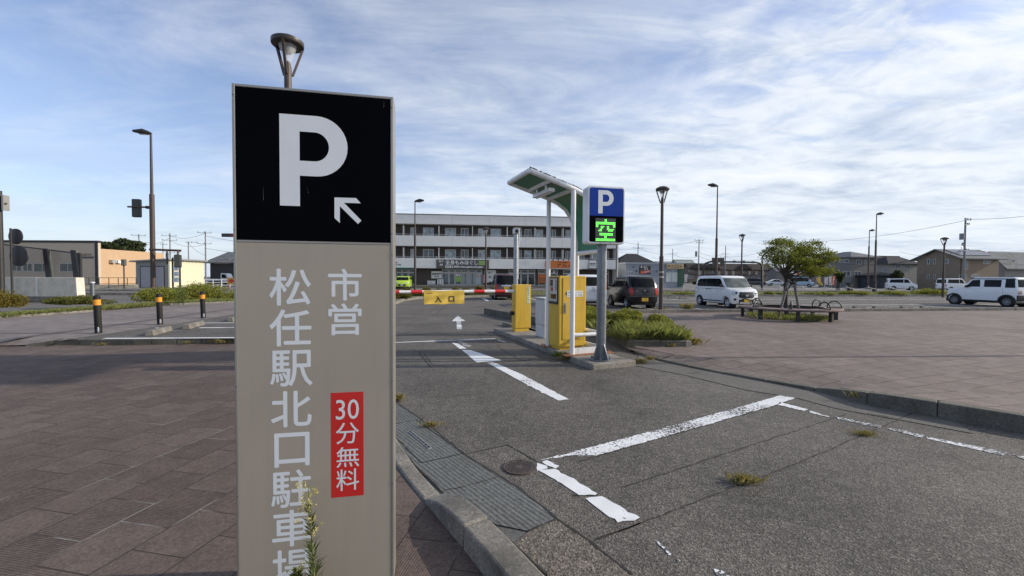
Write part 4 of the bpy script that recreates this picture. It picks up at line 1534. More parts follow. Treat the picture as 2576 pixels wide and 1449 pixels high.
mb.build('letter_mark', M_LETTER, bp_, recalc=False)
mb = MB()
mb.slab(bt, -0.146, -0.139)
bk = mb.build('black_panel', M_BLACKP, ps)
q0, q1 = pq(1257 / 5.4 + 1261, 402.5 + 1100 / 5.4), pq(1525 / 5.4 + 1261, 402.5 + 808 / 5.4)
mb = MB()
mb.box2((q0[0] - 0.006, -0.149, q0[1] - 0.012), (q1[0] + 0.006, -0.1455, q1[1] + 0.012))
scn = mb.build('display', pm('display_face', (0.05, 0.055, 0.055), 0.4), bk)
rows = ['.......##.......', '.......##.......', '################', '################', '##............##', '##..###..##...##', '....##...##.....',
        '...##....######.', '..###.....####..', '................', '...###########..', '...###########..', '.......##.......', '.......##.......',
        '################', '################']
mb = MB()
dw, dh = (q1[0] - q0[0]) / 16, (q1[1] - q0[1]) / 16
for j, rw in enumerate(rows):
    for i, ch in enumerate(rw):
        if ch == '#':
            cx_, cz_ = q0[0] + (i + 0.5) * dw, q1[1] - (j + 0.5) * dh
            mb.add([(cx_ + 0.0098 * math.cos(a), -0.1495, cz_ + 0.0098 * math.sin(a)) for a in [PI / 3 * t for t in range(6)]], [tuple(range(6))])
ld_ = mb.build('led_dots', pm('green_led', (0.16, 1.0, 0.10), 0.4, emit=1.1, var=0.0), scn, recalc=False)
tag(ld_, kind='stuff')

# ---------------------------------------------------------------- bollards
def bollard(label, px, py, topy):
    p = gr(px, py, LZ)
    h = (py - topy) / FPX * p.y
    t = thing('bollard', label, 'bollard', (p.x, p.y, LZ), 0, 'black bollards along the walk')
    t.rotation_euler = (R(0.5), R(-1.6), 0)
    r = 0.068
    mb = MB()
    mb.lathe([(0, 0), (r, 0), (r, h - 0.05), (r * 0.9, h - 0.022), (r * 0.6, h - 0.004), (0, h)], 20)
    mb.build('post', pm('bollard_black', (0.014, 0.013, 0.013), 0.6, var=0.3, spec=0.25), t, smooth=40)
    mb = MB()
    mb.lathe([(r - 0.004, h - 0.235), (r + 0.003, h - 0.235), (r + 0.003, h - 0.105), (r - 0.004, h - 0.105)], 20)
    mb.build('reflective_band', M_ORANGE, t, smooth=40)
    mb = MB()
    mb.lathe([(0, -0.012), (0.066, -0.012), (0.070, 0.0), (0.0, 0.0)], 18, (0, 0, 0), 'y')
    mb.lathe([(0, -0.02), (0.02, -0.02), (0.022, -0.012)], 12, (0, 0, 0), 'y')
    d = mb.build('lock_cover', pm('steel_cover', (0.72, 0.72, 0.70), 0.35), t, smooth=30)
    d.location = (0.075, -0.075, 0.085)
    d.rotation_euler = (0, 0, R(-35))
    return t


bollard('nearest black bollard with orange band, left of the big sign', 248, 838, 742)
bollard('middle black bollard with orange band along the walk', 403, 816, 738)
bollard('farthest black bollard with orange band, next to the big sign', 511.5, 800, 733)

# ---------------------------------------------------------------- wheel stops
def wheel_stop(label, p, rz, L=0.6, group='concrete wheel stops'):
    t = thing('wheel_stop', label, 'wheel stop', p, rz, group)
    mb = MB()
    mb.slab([(-0.09, 0), (0.09, 0), (0.055, 0.12), (-0.055, 0.12)], -L / 2, L / 2)
    ob = mb.build('block', M_KERB, t, bevel=0.01)
    return t


for (a, b, w) in (((368, 847.5), (430, 830), 'nearest wheel stop in the raised bays left of the big sign'),
                  ((462, 830), (512, 815.5), 'middle wheel stop in the raised bays left of the big sign'),
                  ((574, 811), (612, 799), 'farthest wheel stop in the raised bays, half behind the big sign')):
    A, B = gr(*a, LZ), gr(*b, LZ)
    c_ = (A + B) / 2
    d = B - A
    wheel_stop(w, (c_.x, c_.y, LZ), math.atan2(d.y, d.x) - PI / 2, d.length * 0.78)
for px_, py_, lab in ((1689, 751, 'left of two pale wheel stops right of the lamp post'), (1718, 751, 'right of two pale wheel stops right of the lamp post')):
    p = gr(px_, py_)
    wheel_stop(lab, (p.x, p.y, 0), LA + PI / 2, 0.62)
for i, px_ in enumerate((2161, 2211, 2280, 2330)):
    p = gr(px_, 776)
    wheel_stop(('first', 'second', 'third', 'fourth')[i] + ' low wheel stop behind the plaza kerb, counted from the tree bench', (p.x, p.y, 0), LA + PI / 2, 0.66)

# ---------------------------------------------------------------- manhole and drain slot
p = gr(1307, 1177)
mh = thing('manhole_cover', 'round rusty manhole cover by the gutter', 'manhole', (p.x, p.y, 0.004))
mb = MB()
mr = (gr(1348, 1177) - gr(1266, 1177)).length / 2
mb.lathe([(0, 0.006), (mr * 0.86, 0.006), (mr * 0.86, 0.003), (mr * 0.9, 0.003), (mr * 0.9, 0.007), (mr, 0.007), (mr, -0.02)], 40)
mb.build('cover', pm('cast_iron', (0.075, 0.055, 0.048), 0.7, var=0.4, vs=30), mh, smooth=20)
mb = MB()
rnd = random.Random(4)
for i in range(-5, 6):
    for j in range(-5, 6):
        x, y = (i + 0.5 * (j % 2)) * mr * 0.16, j * mr * 0.15
        if math.hypot(x, y) < mr * 0.78 and not (math.hypot(x, y) < mr * 0.28):
            mb.box((x, y, 0.0068), (mr * 0.11, mr * 0.05, 0.002), R(rnd.choice((35, -35))))
mb.build('hole_pattern', M_DARKGAP, mh)
a, b = gr(*c2(207, 302)), gr(*c2(368, 438))
dd = b - a
ds = thing('drain_slot', 'short slotted steel drain inlet in the ribbed gutter', 'drain', ((a.x + b.x) / 2, (a.y + b.y) / 2, 0.010), math.atan2(dd.y, dd.x))
mb = MB()
mb.box((0, 0, 0), (dd.length, 0.032, 0.006))
mb.build('rim', pm('steel_rim', (0.42, 0.42, 0.41), 0.4, metal=0.4), ds)
mb = MB()
for i in range(8):
    mb.box((-dd.length / 2 + (i + 0.5) * dd.length / 8, 0, 0.002), (dd.length / 8 - 0.012, 0.018, 0.006))
mb.build('slots', M_DARKGAP, ds)

# added stand-in, out of view: panel and pole shaped to shadow the left paving
shadow_panel = thing('sign_tower', 'added unseen panel on a slim pole far right of the plaza, shading the left paving', 'sign', (17.9, 6.75 + 24.1 * math.tan(SUN_AZ), 0), R(107))
mb = MB()
mb.cyl((0, 0, 0), (0, 0, 12.0), 0.05, n=12)
mb.build('pole', M_BROWN, shadow_panel, smooth=50)
mb = MB()
mb.box((0, 0, 11.5), (2.25, 0.25, 2.3))
mb.build('panel', M_BLACKP, shadow_panel, bevel=0.01)

# ================================================================ VEHICLES
def paint(name, col, rough=0.28, coat=0.6):
    return pm(name, col, rough, var=0.012, vs=2, coat=coat)


M_TYRE = pm('tyre', (0.018, 0.018, 0.018), 0.8, var=0.2)
M_ALLOY = pm('alloy', (0.50, 0.51, 0.52), 0.35, metal=0.6)
M_TRIM = pm('black_trim', (0.016, 0.016, 0.017), 0.55, var=0.15)
M_CARGL = glass_mat('car_glass', (0.008, 0.010, 0.011), 0.05, 0.14)
M_CARGL2 = glass_mat('clear_car_glass', (0.10, 0.115, 0.105), 0.05, 0.35)
M_TAIL = pm('tail_red', (0.42, 0.012, 0.012), 0.18)
M_LAMP = pm('head_lamp', (0.62, 0.65, 0.68), 0.12, metal=0.35)
M_PLATEY = pm('yellow_plate', (0.72, 0.45, 0.03), 0.5)
M_PLATEW = pm('white_plate', (0.75, 0.76, 0.75), 0.5)
M_CHROME = pm('chrome', (0.7, 0.71, 0.72), 0.15, metal=1.0)


class Car:
    """x forward, y left, z up; origin on the ground below the middle"""
    def __init__(s, name, label, cat, loc, rz, L, W, H, lower, upper, belt, axles, wr, tum=0.16, cf=0.10, cr=0.05, group=None):
        s.L, s.W, s.H, s.belt, s.tum, s.cf, s.cr = L, W, H, belt, tum, cf, cr
        s.axles, s.wr = axles, wr
        s.low, s.up = lower, upper
        s.root = thing(name, label, cat, loc, rz, group)

    def hw(s, z):
        return s.W / 2 - max(0, z - s.belt) * s.tum - max(0, 0.45 - z) * 0.08

    def pt(s, x, z, yf):
        w = s.L / 2
        k = abs(yf) ** 2.6
        if x > 0.15:
            x2 = x - s.cf * k * min(1, (x - 0.15) / (w - 0.4))
        else:
            x2 = x + s.cr * k * min(1, (0.15 - x) / (w - 0.2))
        return (x2, yf * s.hw(z), z)

    def body(s, mat, bevel=0.035, ny=8):
        low, up = s.low, s.up
        # loops: low runs front-bottom ... arches ... ; both closed, sharing the belt edge (first and last points of `up`)
        mb = MB()
        for sg in (1, -1):
            mb.add([s.pt(x, z, sg) for x, z in low], [tuple(range(len(low)))])
            mb.add([s.pt(x, z, sg) for x, z in up], [tuple(range(len(up)))])
        ys = [-1 + 2 * i / ny for i in range(ny + 1)]
        def stripq(a, b):
            P = [s.pt(*a, y) for y in ys] + [s.pt(*b, y) for y in ys]
            mb.add(P, [(i, i + 1, ny + 2 + i, ny + 1 + i) for i in range(ny)])
        n = len(low)
        b0, b1 = up[0], up[-1]
        for i in range(n):
            a, b = low[i], low[(i + 1) % n]
            if {a, b} == {b0, b1}:
                continue
            stripq(a, b)
        for a, b in zip(up, up[1:]):
            stripq(a, b)
        me_ = mb
        ob = me_.build('body', mat, s.root, bevel=0)
        bm = bmesh.new()
        bm.from_mesh(ob.data)
        ed = [e for e in bm.edges if len(e.link_faces) == 2 and e.calc_face_angle(0) > R(38) and
              not any(abs(math.hypot(v.co.x - ax, v.co.z - s.wr) - s.wr * 1.14) < 0.03 for v in e.verts for ax in s.axles)]
        bmesh.ops.bevel(bm, geom=ed, offset=bevel, segments=3, affect='EDGES', clamp_overlap=True, profile=0.5)
        bm.to_mesh(ob.data)
        bm.free()
        ob.data.polygons.foreach_set('use_smooth', [True] * len(ob.data.polygons))
        ob.data.set_sharp_from_angle(angle=R(24))
        mb = MB()
        mb.box((0, 0, 0.42), (s.L - 0.35, s.W - 0.40, 0.46))
        for ax in s.axles:
            for sg in (1, -1):
                mb.lathe([(0, 0), (s.wr * 1.13, 0), (s.wr * 1.13, 0.10), (s.wr * 1.13, 0.14)], 20, (ax, sg * (s.W / 2 - 0.165), s.wr), 'y')
        mb.build('underbody', M_TRIM, s.root)
        return ob

    def wheels(s, rim_mats, holes=7, style='holes'):
        for ax in s.axles:
            for sg in (1, -1):
                mb = MB()
                r = s.wr
                mb.lathe([(r * 0.62, 0.08), (r * 0.93, 0.08), (r, 0.055), (r, -0.06), (r * 0.93, -0.08), (r * 0.62, -0.08)], 28, (0, 0, 0), 'y')
                wh = mb.build('wheel', M_TYRE, s.root, smooth=40)
                wh.location = (ax, sg * (s.W / 2 - 0.095), r)
                mb = MB()
                mb.lathe([(0, 0.055), (r * 0.20, 0.062), (r * 0.22, 0.045), (r * 0.55, 0.05), (r * 0.60, 0.075), (r * 0.66, 0.078), (r * 0.66, -0.05)], 28, (0, 0, 0), 'y')
                for k in range(holes):
                    a = 2 * PI * k / holes
                    c, sn = math.cos(a), math.sin(a)
                    ra, rb, hw_ = r * 0.26, r * 0.53, r * 0.10
                    q = [(ra, -hw_ * 0.5), (rb, -hw_), (rb, hw_), (ra, hw_ * 0.5)]
                    mb.add([(x * c - z * sn, 0.0575, x * sn + z * c) for x, z in q], [(0, 1, 2, 3)], 1)
                rm = mb.build('rim', rim_mats, wh, smooth=35, recalc=False)
                if sg < 0:
                    rm.rotation_euler = (0, 0, PI)

    def side_glass(s, polys, mat=M_CARGL, name='window', d=0.006):
        for pl in polys:
            for sg in (1, -1):
                mb = MB()
                P = [s.pt(x, z, sg) for x, z in pl]
                mb.poly([(p[0], p[1] + sg * d, p[2]) for p in P])
                mb.poly([(p[0], p[1] - sg * 0.002, p[2]) for p in P])
                for i in range(len(P)):
                    a, b = P[i], P[(i + 1) % len(P)]
                    mb.quad((a[0], a[1] + sg * d, a[2]), (b[0], b[1] + sg * d, b[2]), (b[0], b[1] - sg * .002, b[2]), (a[0], a[1] - sg * .002, a[2]))
                mb.build(name, mat, s.root)

    def side_box(s, name, x0, x1, z0, z1, mat, d=0.012, both=True, parent=None):
        for sg in ((1, -1) if both else (1,)):
            mb = MB()
            P = [s.pt(x, z, sg) for x, z in ((x0, z0), (x1, z0), (x1, z1), (x0, z1))]
            o = [(p[0], p[1] + sg * d, p[2]) for p in P]
            i_ = [(p[0], p[1] - sg * 0.01, p[2]) for p in P]
            mb.add(o + i_, [(0, 1, 2, 3), (7, 6, 5, 4), (0, 4, 5, 1), (1, 5, 6, 2), (2, 6, 7, 3), (3, 7, 4, 0)])
            mb.build(name, mat, parent or s.root)

    def line_x(s, z, front):
        """x of the outer profile at height z"""
        pts = s.prof_f if front else s.prof_r
        for (a, b) in zip(pts, pts[1:]):
            lo_, hi_ = min(a[1], b[1]), max(a[1], b[1])
            if lo_ - 1e-6 <= z <= hi_ + 1e-6:
                f = (z - a[1]) / (b[1] - a[1]) if abs(b[1] - a[1]) > 1e-6 else 0
                return a[0] + (b[0] - a[0]) * f
        return pts[-1][0]

    def face(s, name, front, y0, y1, z0, z1, mat, d=0.008, ny=8, nz=2, parent=None, rnd=0.0, skip=False, depth=0.02):
        """curved plate on the front or rear; y in half-widths, z in metres"""
        sg = 1 if front else -1
        mb = MB()
        V, V2 = [], []
        for j in range(nz + 1):
            z = z0 + (z1 - z0) * j / nz
            ins = 0.0
            if rnd:
                e = min(z - z0, z1 - z)
                ins = rnd * (1 - math.sqrt(max(0, 1 - max(0, 1 - e / (rnd * s.W / 2)) ** 2)))
            for i in range(ny + 1):
                y = y0 + ins + (y1 - y0 - 2 * ins) * i / ny
                p = s.pt(s.line_x(z, front), z, y)
                V.append((p[0] + sg * d, p[1], p[2]))
                V2.append((p[0] - sg * depth, p[1], p[2]))
        F = [(j * (ny + 1) + i, j * (ny + 1) + i + 1, (j + 1) * (ny + 1) + i + 1, (j + 1) * (ny + 1) + i) for j in range(nz) for i in range(ny)]
        mb.add(V, F)
        o = len(V)
        rim = [i for i in range(ny)] + [j * (ny + 1) + ny for j in range(nz)] + [nz * (ny + 1) + i for i in range(ny, 0, -1)] + [j * (ny + 1) for j in range(nz, 0, -1)]
        mb.add([V[i] for i in rim] + [V2[i] for i in rim], [(i, (i + 1) % len(rim), len(rim) + (i + 1) % len(rim), len(rim) + i) for i in range(len(rim))])
        ob = mb.build(name, mat, parent or s.root, smooth=30)
        return ob

    def plate(s, front, z, text_top, text, mat, ypos=0.0, w=0.33, h=0.165):
        sg = 1 if front else -1
        x = s.pt(s.line_x(z, front), z, ypos)[0] + sg * 0.022
        y = ypos * s.W / 2
        mb = MB()
        mb.box((x, y, z), (0.012, w, h))
        pl = mb.build('number_plate', mat, s.root, bevel=0.004)
        mb = MB()
        put_text(mb, text, 0, -0.018, 0.075, w * 0.74)
        put_text(mb, text_top, 0, 0.055, 0.03, w * 0.5)
        t = mb.build('lettering', pm('plate_green', (0.02, 0.05, 0.03), 0.5), pl, recalc=False)
        t.location = (x + sg * 0.0085, y, z)
        t.rotation_euler = (0, 0, PI / 2 if front else -PI / 2)

    def mirrors(s, x, z, mat):
        for sg in (1, -1):
            mb = MB()
            y = s.hw(z)
            mb.box((x, sg * (y + 0.11), z), (0.10, 0.17, 0.15), top=(0.8, 0.9))
            mb.box((x + 0.01, sg * (y + 0.02), z - 0.05), (0.06, 0.08, 0.05))
            mb.build('mirror', mat, s.root, bevel=0.02)


def arch(ax, r, z0, n=9):
    """points of a wheel arch from its rear end to its front end"""
    R_ = r * 1.14
    a0 = math.asin(max(-1, min(1, (z0 - r) / R_)))
    return [(ax - R_ * math.cos(a0 + (PI - 2 * a0) * i / n), r + R_ * math.sin(a0 + (PI - 2 * a0) * i / n)) for i in range(n + 1)]


def car_at(wheel, heading, L, W, ax, side):
    """centre of a car from one wheel's ground contact; side +1 = left wheel"""
    F = Vector((math.cos(heading), math.sin(heading)))
    N = Vector((-F.y, F.x))
    c = Vector((wheel[0], wheel[1])) - F * ax - N * side * (W / 2 - 0.05)
    return (c.x, c.y, 0.0)


HEAD_OUT = LA + PI / 2          # nose away from the viewer
HEAD_IN = LA - PI / 2           # nose towards the viewer

# ---- white two-tone van facing the viewer
wr = 0.285
ax = (1.225, -1.23)
zs = 0.23
low = [(-1.665, 0.26)] + arch(ax[1], wr, zs) + arch(ax[0], wr, zs) + [(1.645, 0.24), (1.69, 0.38), (1.695, 0.66), (1.66, 0.84), (1.56, 0.955), (1.22, 1.03), (-1.655, 1.03), (-1.69, 0.80), (-1.69, 0.42)]
up = [(1.22, 1.03), (0.74, 1.555), (0.55, 1.63), (0.1, 1.655), (-1.30, 1.64), (-1.52, 1.59), (-1.62, 1.46), (-1.655, 1.03)]
wp = gr(1831, 775.2)
c_ = Car('parked_van', 'white boxy two-tone van with black grille facing the viewer, beside the tree bench', 'van',
         car_at(wp, HEAD_IN, 3.395, 1.475, ax[0], -1), HEAD_IN, 3.395, 1.475, 1.655, low, up, 1.03, ax, wr, 0.13, 0.16, 0.06)
c_.prof_f = [(1.645, 0.24), (1.69, 0.38), (1.695, 0.66), (1.66, 0.84), (1.56, 0.955), (1.22, 1.03), (0.74, 1.555), (0.55, 1.63)]
c_.prof_r = [(-1.665, 0.26), (-1.69, 0.42), (-1.69, 0.80), (-1.655, 1.03), (-1.62, 1.46), (-1.52, 1.59)]
PW = paint('white_paint', (0.82, 0.815, 0.80))
bd = c_.body(PW, 0.05)
c_.wheels([pm('white_rim', (0.7, 0.7, 0.7), 0.35), M_TRIM], 8)
c_.side_glass([[(1.00, 1.075), (0.70, 1.44), (0.58, 1.50), (0.36, 1.51), (0.36, 1.075)], [(0.32, 1.075), (0.32, 1.51), (-0.58, 1.51), (-0.58, 1.075)],
               [(-0.64, 1.075), (-0.64, 1.51), (-1.28, 1.49), (-1.44, 1.40), (-1.50, 1.16), (-1.40, 1.075)]])
c_.side_glass([[(0.36, 1.065), (0.36, 1.515), (0.315, 1.515), (0.315, 1.065)], [(-0.575, 1.065), (-0.575, 1.515), (-0.645, 1.515), (-0.645, 1.065)]], M_TRIM, 'pillar', 0.004)
c_.face('windscreen', True, -0.93, 0.93, 1.06, 1.53, M_CARGL2, 0.008, 10, 4)
c_.face('rear_window', False, -0.85, 0.85, 1.12, 1.52, M_CARGL, 0.006, 8, 3)
c_.face('grille', True, -0.56, 0.56, 0.53, 0.835, M_TRIM, 0.012, 10, 5, rnd=0.10)
for sg in (1, -1):
    hl = c_.face('headlight', True, *sorted((sg * 0.53, sg * 0.975)), 0.665, 0.905, M_LAMP, 0.016, 6, 6, rnd=0.13)
    c_.face('projector', True, *sorted((sg * 0.64, sg * 0.78)), 0.72, 0.85, M_GLASS, 0.022, 4, 6, parent=hl, rnd=0.06)
    c_.face('fog_lamp', True, *sorted((sg * 0.70, sg * 0.86)), 0.40, 0.52, M_TRIM, 0.014, 4, 6, rnd=0.08)
    c_.face('tail_light', False, *sorted((sg * 0.74, sg * 0.97)), 0.74, 0.95, M_TAIL, 0.010, 3, 2)
c_.face('lower_intake', True, -0.55, 0.55, 0.34, 0.46, M_TRIM, 0.010, 8, 4, rnd=0.06)
mb = MB()
xx = c_.pt(c_.line_x(0.70, True), 0.70, 0)[0]
mb.lathe([(0.055, 0.030), (0.078, 0.034), (0.078, 0.0)], 24, (xx, 0, 0.70), 'x')
mb.tube([(xx + 0.032, -0.05, 0.685), (xx + 0.034, 0.0, 0.725), (xx + 0.032, 0.05, 0.70), (xx + 0.032, -0.02, 0.675)], 0.010, 6)
mb.build('emblem', M_CHROME, c_.root, smooth=40)
c_.plate(True, 0.41, '石川 580', '・・・2', M_PLATEY)
c_.side_box('trim_line', -1.60, 1.05, 0.955, 0.970, M_TRIM, 0.004)
c_.side_box('trim_line', -1.67, -1.32, 0.735, 0.75, M_TRIM, 0.004)
c_.side_box('sill_trim', -0.90, 0.88, 0.315, 0.365, M_TRIM, 0.008)
for x in (-0.22, -0.50):
    c_.side_box('door_handle', x - 0.09, x + 0.09, 0.925, 0.955, M_TRIM, 0.022)
c_.side_box('door_seam', 0.335, 0.343, 0.36, 1.05, M_DARKGAP, 0.002)
c_.side_box('door_seam', -0.61, -0.602, 0.40, 1.05, M_DARKGAP, 0.002)
c_.mirrors(0.86, 1.14, M_TRIM)
c_.face('wiper', True, -0.7, 0.5, 1.055, 1.075, M_TRIM, 0.016, 6, 1)
van_c = c_

# ---- white boxy off-roader seen from its rear left, at the right edge
wr = 0.30
ax = (1.24, -1.22)
zs = 0.26
low = [(-1.66, 0.32)] + arch(ax[1], wr, zs) + arch(ax[0], wr, zs) + [(1.62, 0.30), (1.69, 0.45), (1.69, 0.78), (1.62, 0.96), (0.86, 1.05), (-1.66, 1.05), (-1.69, 0.9), (-1.69, 0.42)]
up = [(0.86, 1.05), (0.46, 1.56), (0.30, 1.655), (-0.2, 1.68), (-1.45, 1.67), (-1.58, 1.61), (-1.66, 1.05)]
wp = gr(2533, 772)
hd = LA + PI / 2 + R(1)
c_ = Car('parked_car', 'white boxy off-road car with black wheel arches at the right edge of the photo', 'car',
         car_at(wp, hd, 3.395, 1.475, ax[1], 1), hd, 3.395, 1.475, 1.68, low, up, 1.05, ax, wr, 0.13, 0.08, 0.03)
c_.prof_f = [(1.62, 0.30), (1.69, 0.45), (1.69, 0.78), (1.62, 0.96), (0.86, 1.05), (0.46, 1.56), (0.30, 1.655)]
c_.prof_r = [(-1.66, 0.32), (-1.69, 0.42), (-1.69, 0.9), (-1.66, 1.05), (-1.58, 1.61)]
c_.body(paint('pale_blue_white_paint', (0.78, 0.79, 0.80)), 0.04)
c_.wheels([pm('grey_rim', (0.26, 0.27, 0.28), 0.4, metal=0.4), M_TRIM], 8)
c_.side_glass([[(0.68, 1.11), (0.40, 1.50), (0.02, 1.52), (-0.02, 1.11)], [(-0.20, 1.11), (-0.20, 1.52), (-0.98, 1.52), (-0.98, 1.11)], [(-1.16, 1.08), (-1.16, 1.56), (-1.54, 1.56), (-1.60, 1.08)]])
c_.side_glass([[(0.55, 1.555), (0.42, 1.60), (-1.58, 1.60), (-1.58, 1.555)]], M_TRIM, 'roof_rail_band', 0.004)
c_.face('windscreen', True, -0.9, 0.9, 1.09, 1.55, M_CARGL, 0.008, 8, 3)
c_.face('rear_window', False, -0.86, 0.86, 1.12, 1.53, M_CARGL, 0.008, 8, 3)
c_.face('bumper', False, -1.0, 1.0, 0.33, 0.66, M_TRIM, 0.025, 8, 3)
c_.face('bumper', True, -1.0, 1.0, 0.32, 0.60, M_TRIM, 0.025, 8, 3)
for sg in (1, -1):
    tl = c_.face('tail_light', False, *sorted((sg * 0.62, sg * 0.96)), 0.70, 0.92, pm('clear_red_lamp', (0.6, 0.45, 0.42), 0.15), 0.02, 4, 4, rnd=0.05)
    c_.face('lamp_bar', False, *sorted((sg * 0.64, sg * 0.94)), 0.775, 0.80, M_TRIM, 0.026, 3, 1, parent=tl)
    c_.face('headlight', True, *sorted((sg * 0.55, sg * 0.9)), 0.66, 0.88, M_LAMP, 0.014, 4, 4, rnd=0.15)
for a_ in ax:
    for sg in (1, -1):
        mb = MB()
        ro, ri = wr * 1.33, wr * 1.06
        n = 14
        P = []
        for i in range(n + 1):
            a = R(-14) + R(208) * i / n
            for rr_ in (ri, ro):
                P.append((a_ + rr_ * math.cos(a), sg * (c_.hw(0.5) + 0.025), wr + rr_ * math.sin(a)))
        for i in range(n + 1):
            a = R(-14) + R(208) * i / n
            for rr_ in (ri, ro):
                P.append((a_ + rr_ * math.cos(a), sg * (c_.hw(0.5) - 0.03), wr + rr_ * math.sin(a)))
        m2_ = 2 * (n + 1)
        F = []
        for i in range(n):
            k_ = 2 * i
            F += [(k_, k_ + 1, k_ + 3, k_ + 2), (m2_ + k_, m2_ + k_ + 2, m2_ + k_ + 3, m2_ + k_ + 1), (k_ + 1, m2_ + k_ + 1, m2_ + k_ + 3, k_ + 3), (k_, k_ + 2, m2_ + k_ + 2, m2_ + k_)]
        F += [(0, m2_, m2_ + 1, 1), (m2_ - 2, m2_ - 1, 2 * m2_ - 1, 2 * m2_ - 2)]
        mb.add(P, F)
        mb.build('wheel_arch', M_TRIM, c_.root)
c_.side_box('sill_trim', -0.84, 0.86, 0.26, 0.335, M_TRIM, 0.014)
c_.side_box('body_crease', -0.80, 0.82, 0.60, 0.625, paint('pale_blue_white_paint', (0.78, 0.79, 0.80)), 0.008)
for x in (0.02, -0.98):
    c_.side_box('door_handle', x - 0.02, x + 0.16, 0.94, 0.965, paint('pale_blue_white_paint', (0.78, 0.79, 0.80)), 0.025)
c_.side_box('door_seam', -0.115, -0.107, 0.36, 1.06, M_DARKGAP, 0.002)
c_.side_box('door_seam', -1.07, -1.062, 0.70, 1.06, M_DARKGAP, 0.002)
c_.mirrors(0.56, 1.13, M_TRIM)
c_.plate(False, 0.52, '石川', '・3 52', M_PLATEY)


# ---- hatchback/van seen from behind
def rear_van(name, label, cat, loc, L, W, H, col, plate_mat, ptop, ptext, clear_red=False, wr=0.285, belt=1.0, slope=0.06, heading=None, glass=M_CARGL):
    f, r_ = L / 2, -L / 2
    ax = (f - L * 0.21, r_ + L * 0.165)
    zs = 0.24
    low = [(r_ + 0.03, 0.30)] + arch(ax[1], wr, zs) + arch(ax[0], wr, zs) + [(f - 0.05, 0.25), (f, 0.42), (f - 0.02, 0.74), (f - 0.16, 0.88), (f - 0.75, belt), (r_ + 0.04, belt), (r_, belt - 0.2), (r_ - 0.0, 0.42)]
    up = [(f - 0.75, belt), (f - 1.42, H - 0.10), (f - 1.70, H - 0.02), (f - 2.1, H), (r_ + 0.35, H - 0.025), (r_ + slope + 0.10, H - 0.10), (r_ + 0.04, belt)]
    c = Car(name, label, cat, loc, HEAD_OUT if heading is None else heading, L, W, H, low, up, belt, ax, wr, 0.15, 0.18, 0.13)
    c.prof_f = [(f - 0.05, 0.25), (f, 0.42), (f - 0.02, 0.74), (f - 0.16, 0.88), (f - 0.75, belt), (f - 1.42, H - 0.10)]
    c.prof_r = [(r_ + 0.03, 0.30), (r_, 0.42), (r_, belt - 0.2), (r_ + 0.04, belt), (r_ + slope + 0.10, H - 0.10)]
    c.body(col, 0.05)
    c.wheels([M_ALLOY, M_TRIM], 7)
    c.face('rear_window', False, -0.86, 0.86, belt + 0.03, H - 0.14, glass, 0.008, 10, 4, rnd=0.05)
    c.face('windscreen', True, -0.9, 0.9, belt + 0.05, H - 0.13, glass, 0.008, 8, 3)
    c.side_glass([[(f - 1.02, belt + 0.05), (f - 1.46, H - 0.16), (f - 1.75, H - 0.12), (f - 1.75, belt + 0.05)], [(f - 1.82, belt + 0.05), (f - 1.82, H - 0.12), (r_ + 0.85, H - 0.13), (r_ + 0.85, belt + 0.05)],
                  [(r_ + 0.78, belt + 0.05), (r_ + 0.78, H - 0.13), (r_ + 0.40, H - 0.15), (r_ + 0.24, belt + 0.10)]], glass)
    for sg in (1, -1):
        if clear_red:
            c.face('tail_light', False, *sorted((sg * 0.88, sg * 0.995)), belt - 0.16, belt + 0.40, M_TAIL, 0.012, 3, 5)
        else:
            c.face('tail_light', False, *sorted((sg * 0.76, sg * 0.985)), belt - 0.36, belt + 0.03, M_TAIL, 0.014, 3, 5, rnd=0.07)
    c.mirrors(f - 0.95, belt + 0.10, M_TRIM)
    c.side_box('door_seam', f - 1.79, f - 1.782, 0.36, belt, M_DARKGAP, 0.002)
    c.side_box('sill_trim', -0.75, 0.75, 0.24, 0.30, M_TRIM, 0.006)
    for x in (f - 1.62, f - 2.5):
        c.side_box('door_handle', x - 0.09, x + 0.09, belt - 0.11, belt - 0.085, M_TRIM, 0.022)
    return c


wp = gr(1576, 775.5)
L_, W_ = 3.395, 1.475
bk_c = car_at(wp, HEAD_OUT, L_, W_, -L_ / 2 + L_ * 0.165, 1)
c_ = rear_van('parked_car', 'black wagon seen from behind with yellow number plate, left of the lamp post', 'car', bk_c, L_, W_, 1.62,
              paint('black_paint', (0.006, 0.006, 0.007), 0.22, 0.25), M_PLATEY, '石川 580', '・・9 37', belt=1.03, slope=0.18)
c_.plate(False, 0.46, '石川 580', '・・9 37', M_PLATEY)
c_.face('bumper_edge', False, -0.98, 0.98, 0.58, 0.66, paint('grey_gloss', (0.045, 0.046, 0.05), 0.25), 0.03, 10, 2)
mb = MB()
xx = c_.pt(c_.line_x(0.88, False), 0.88, 0)[0]
mb.box((xx - 0.016, 0.035, 0.885), (0.012, 0.016, 0.075)); mb.box((xx - 0.016, -0.035, 0.885), (0.012, 0.016, 0.075)); mb.box((xx - 0.016, 0, 0.875), (0.012, 0.06, 0.016))
mb.build('emblem', M_CHROME, c_.root, bevel=0.003)
mb = MB()
put_text(mb, 'Life', 0, 0, 0.05)
t_ = mb.build('badge', M_CHROME, c_.root, recalc=False)
t_.location = (c_.pt(c_.line_x(0.87, False), 0.87, 0.55)[0] - 0.016, 0.40, 0.875)
t_.rotation_euler = (0, 0, -PI / 2)

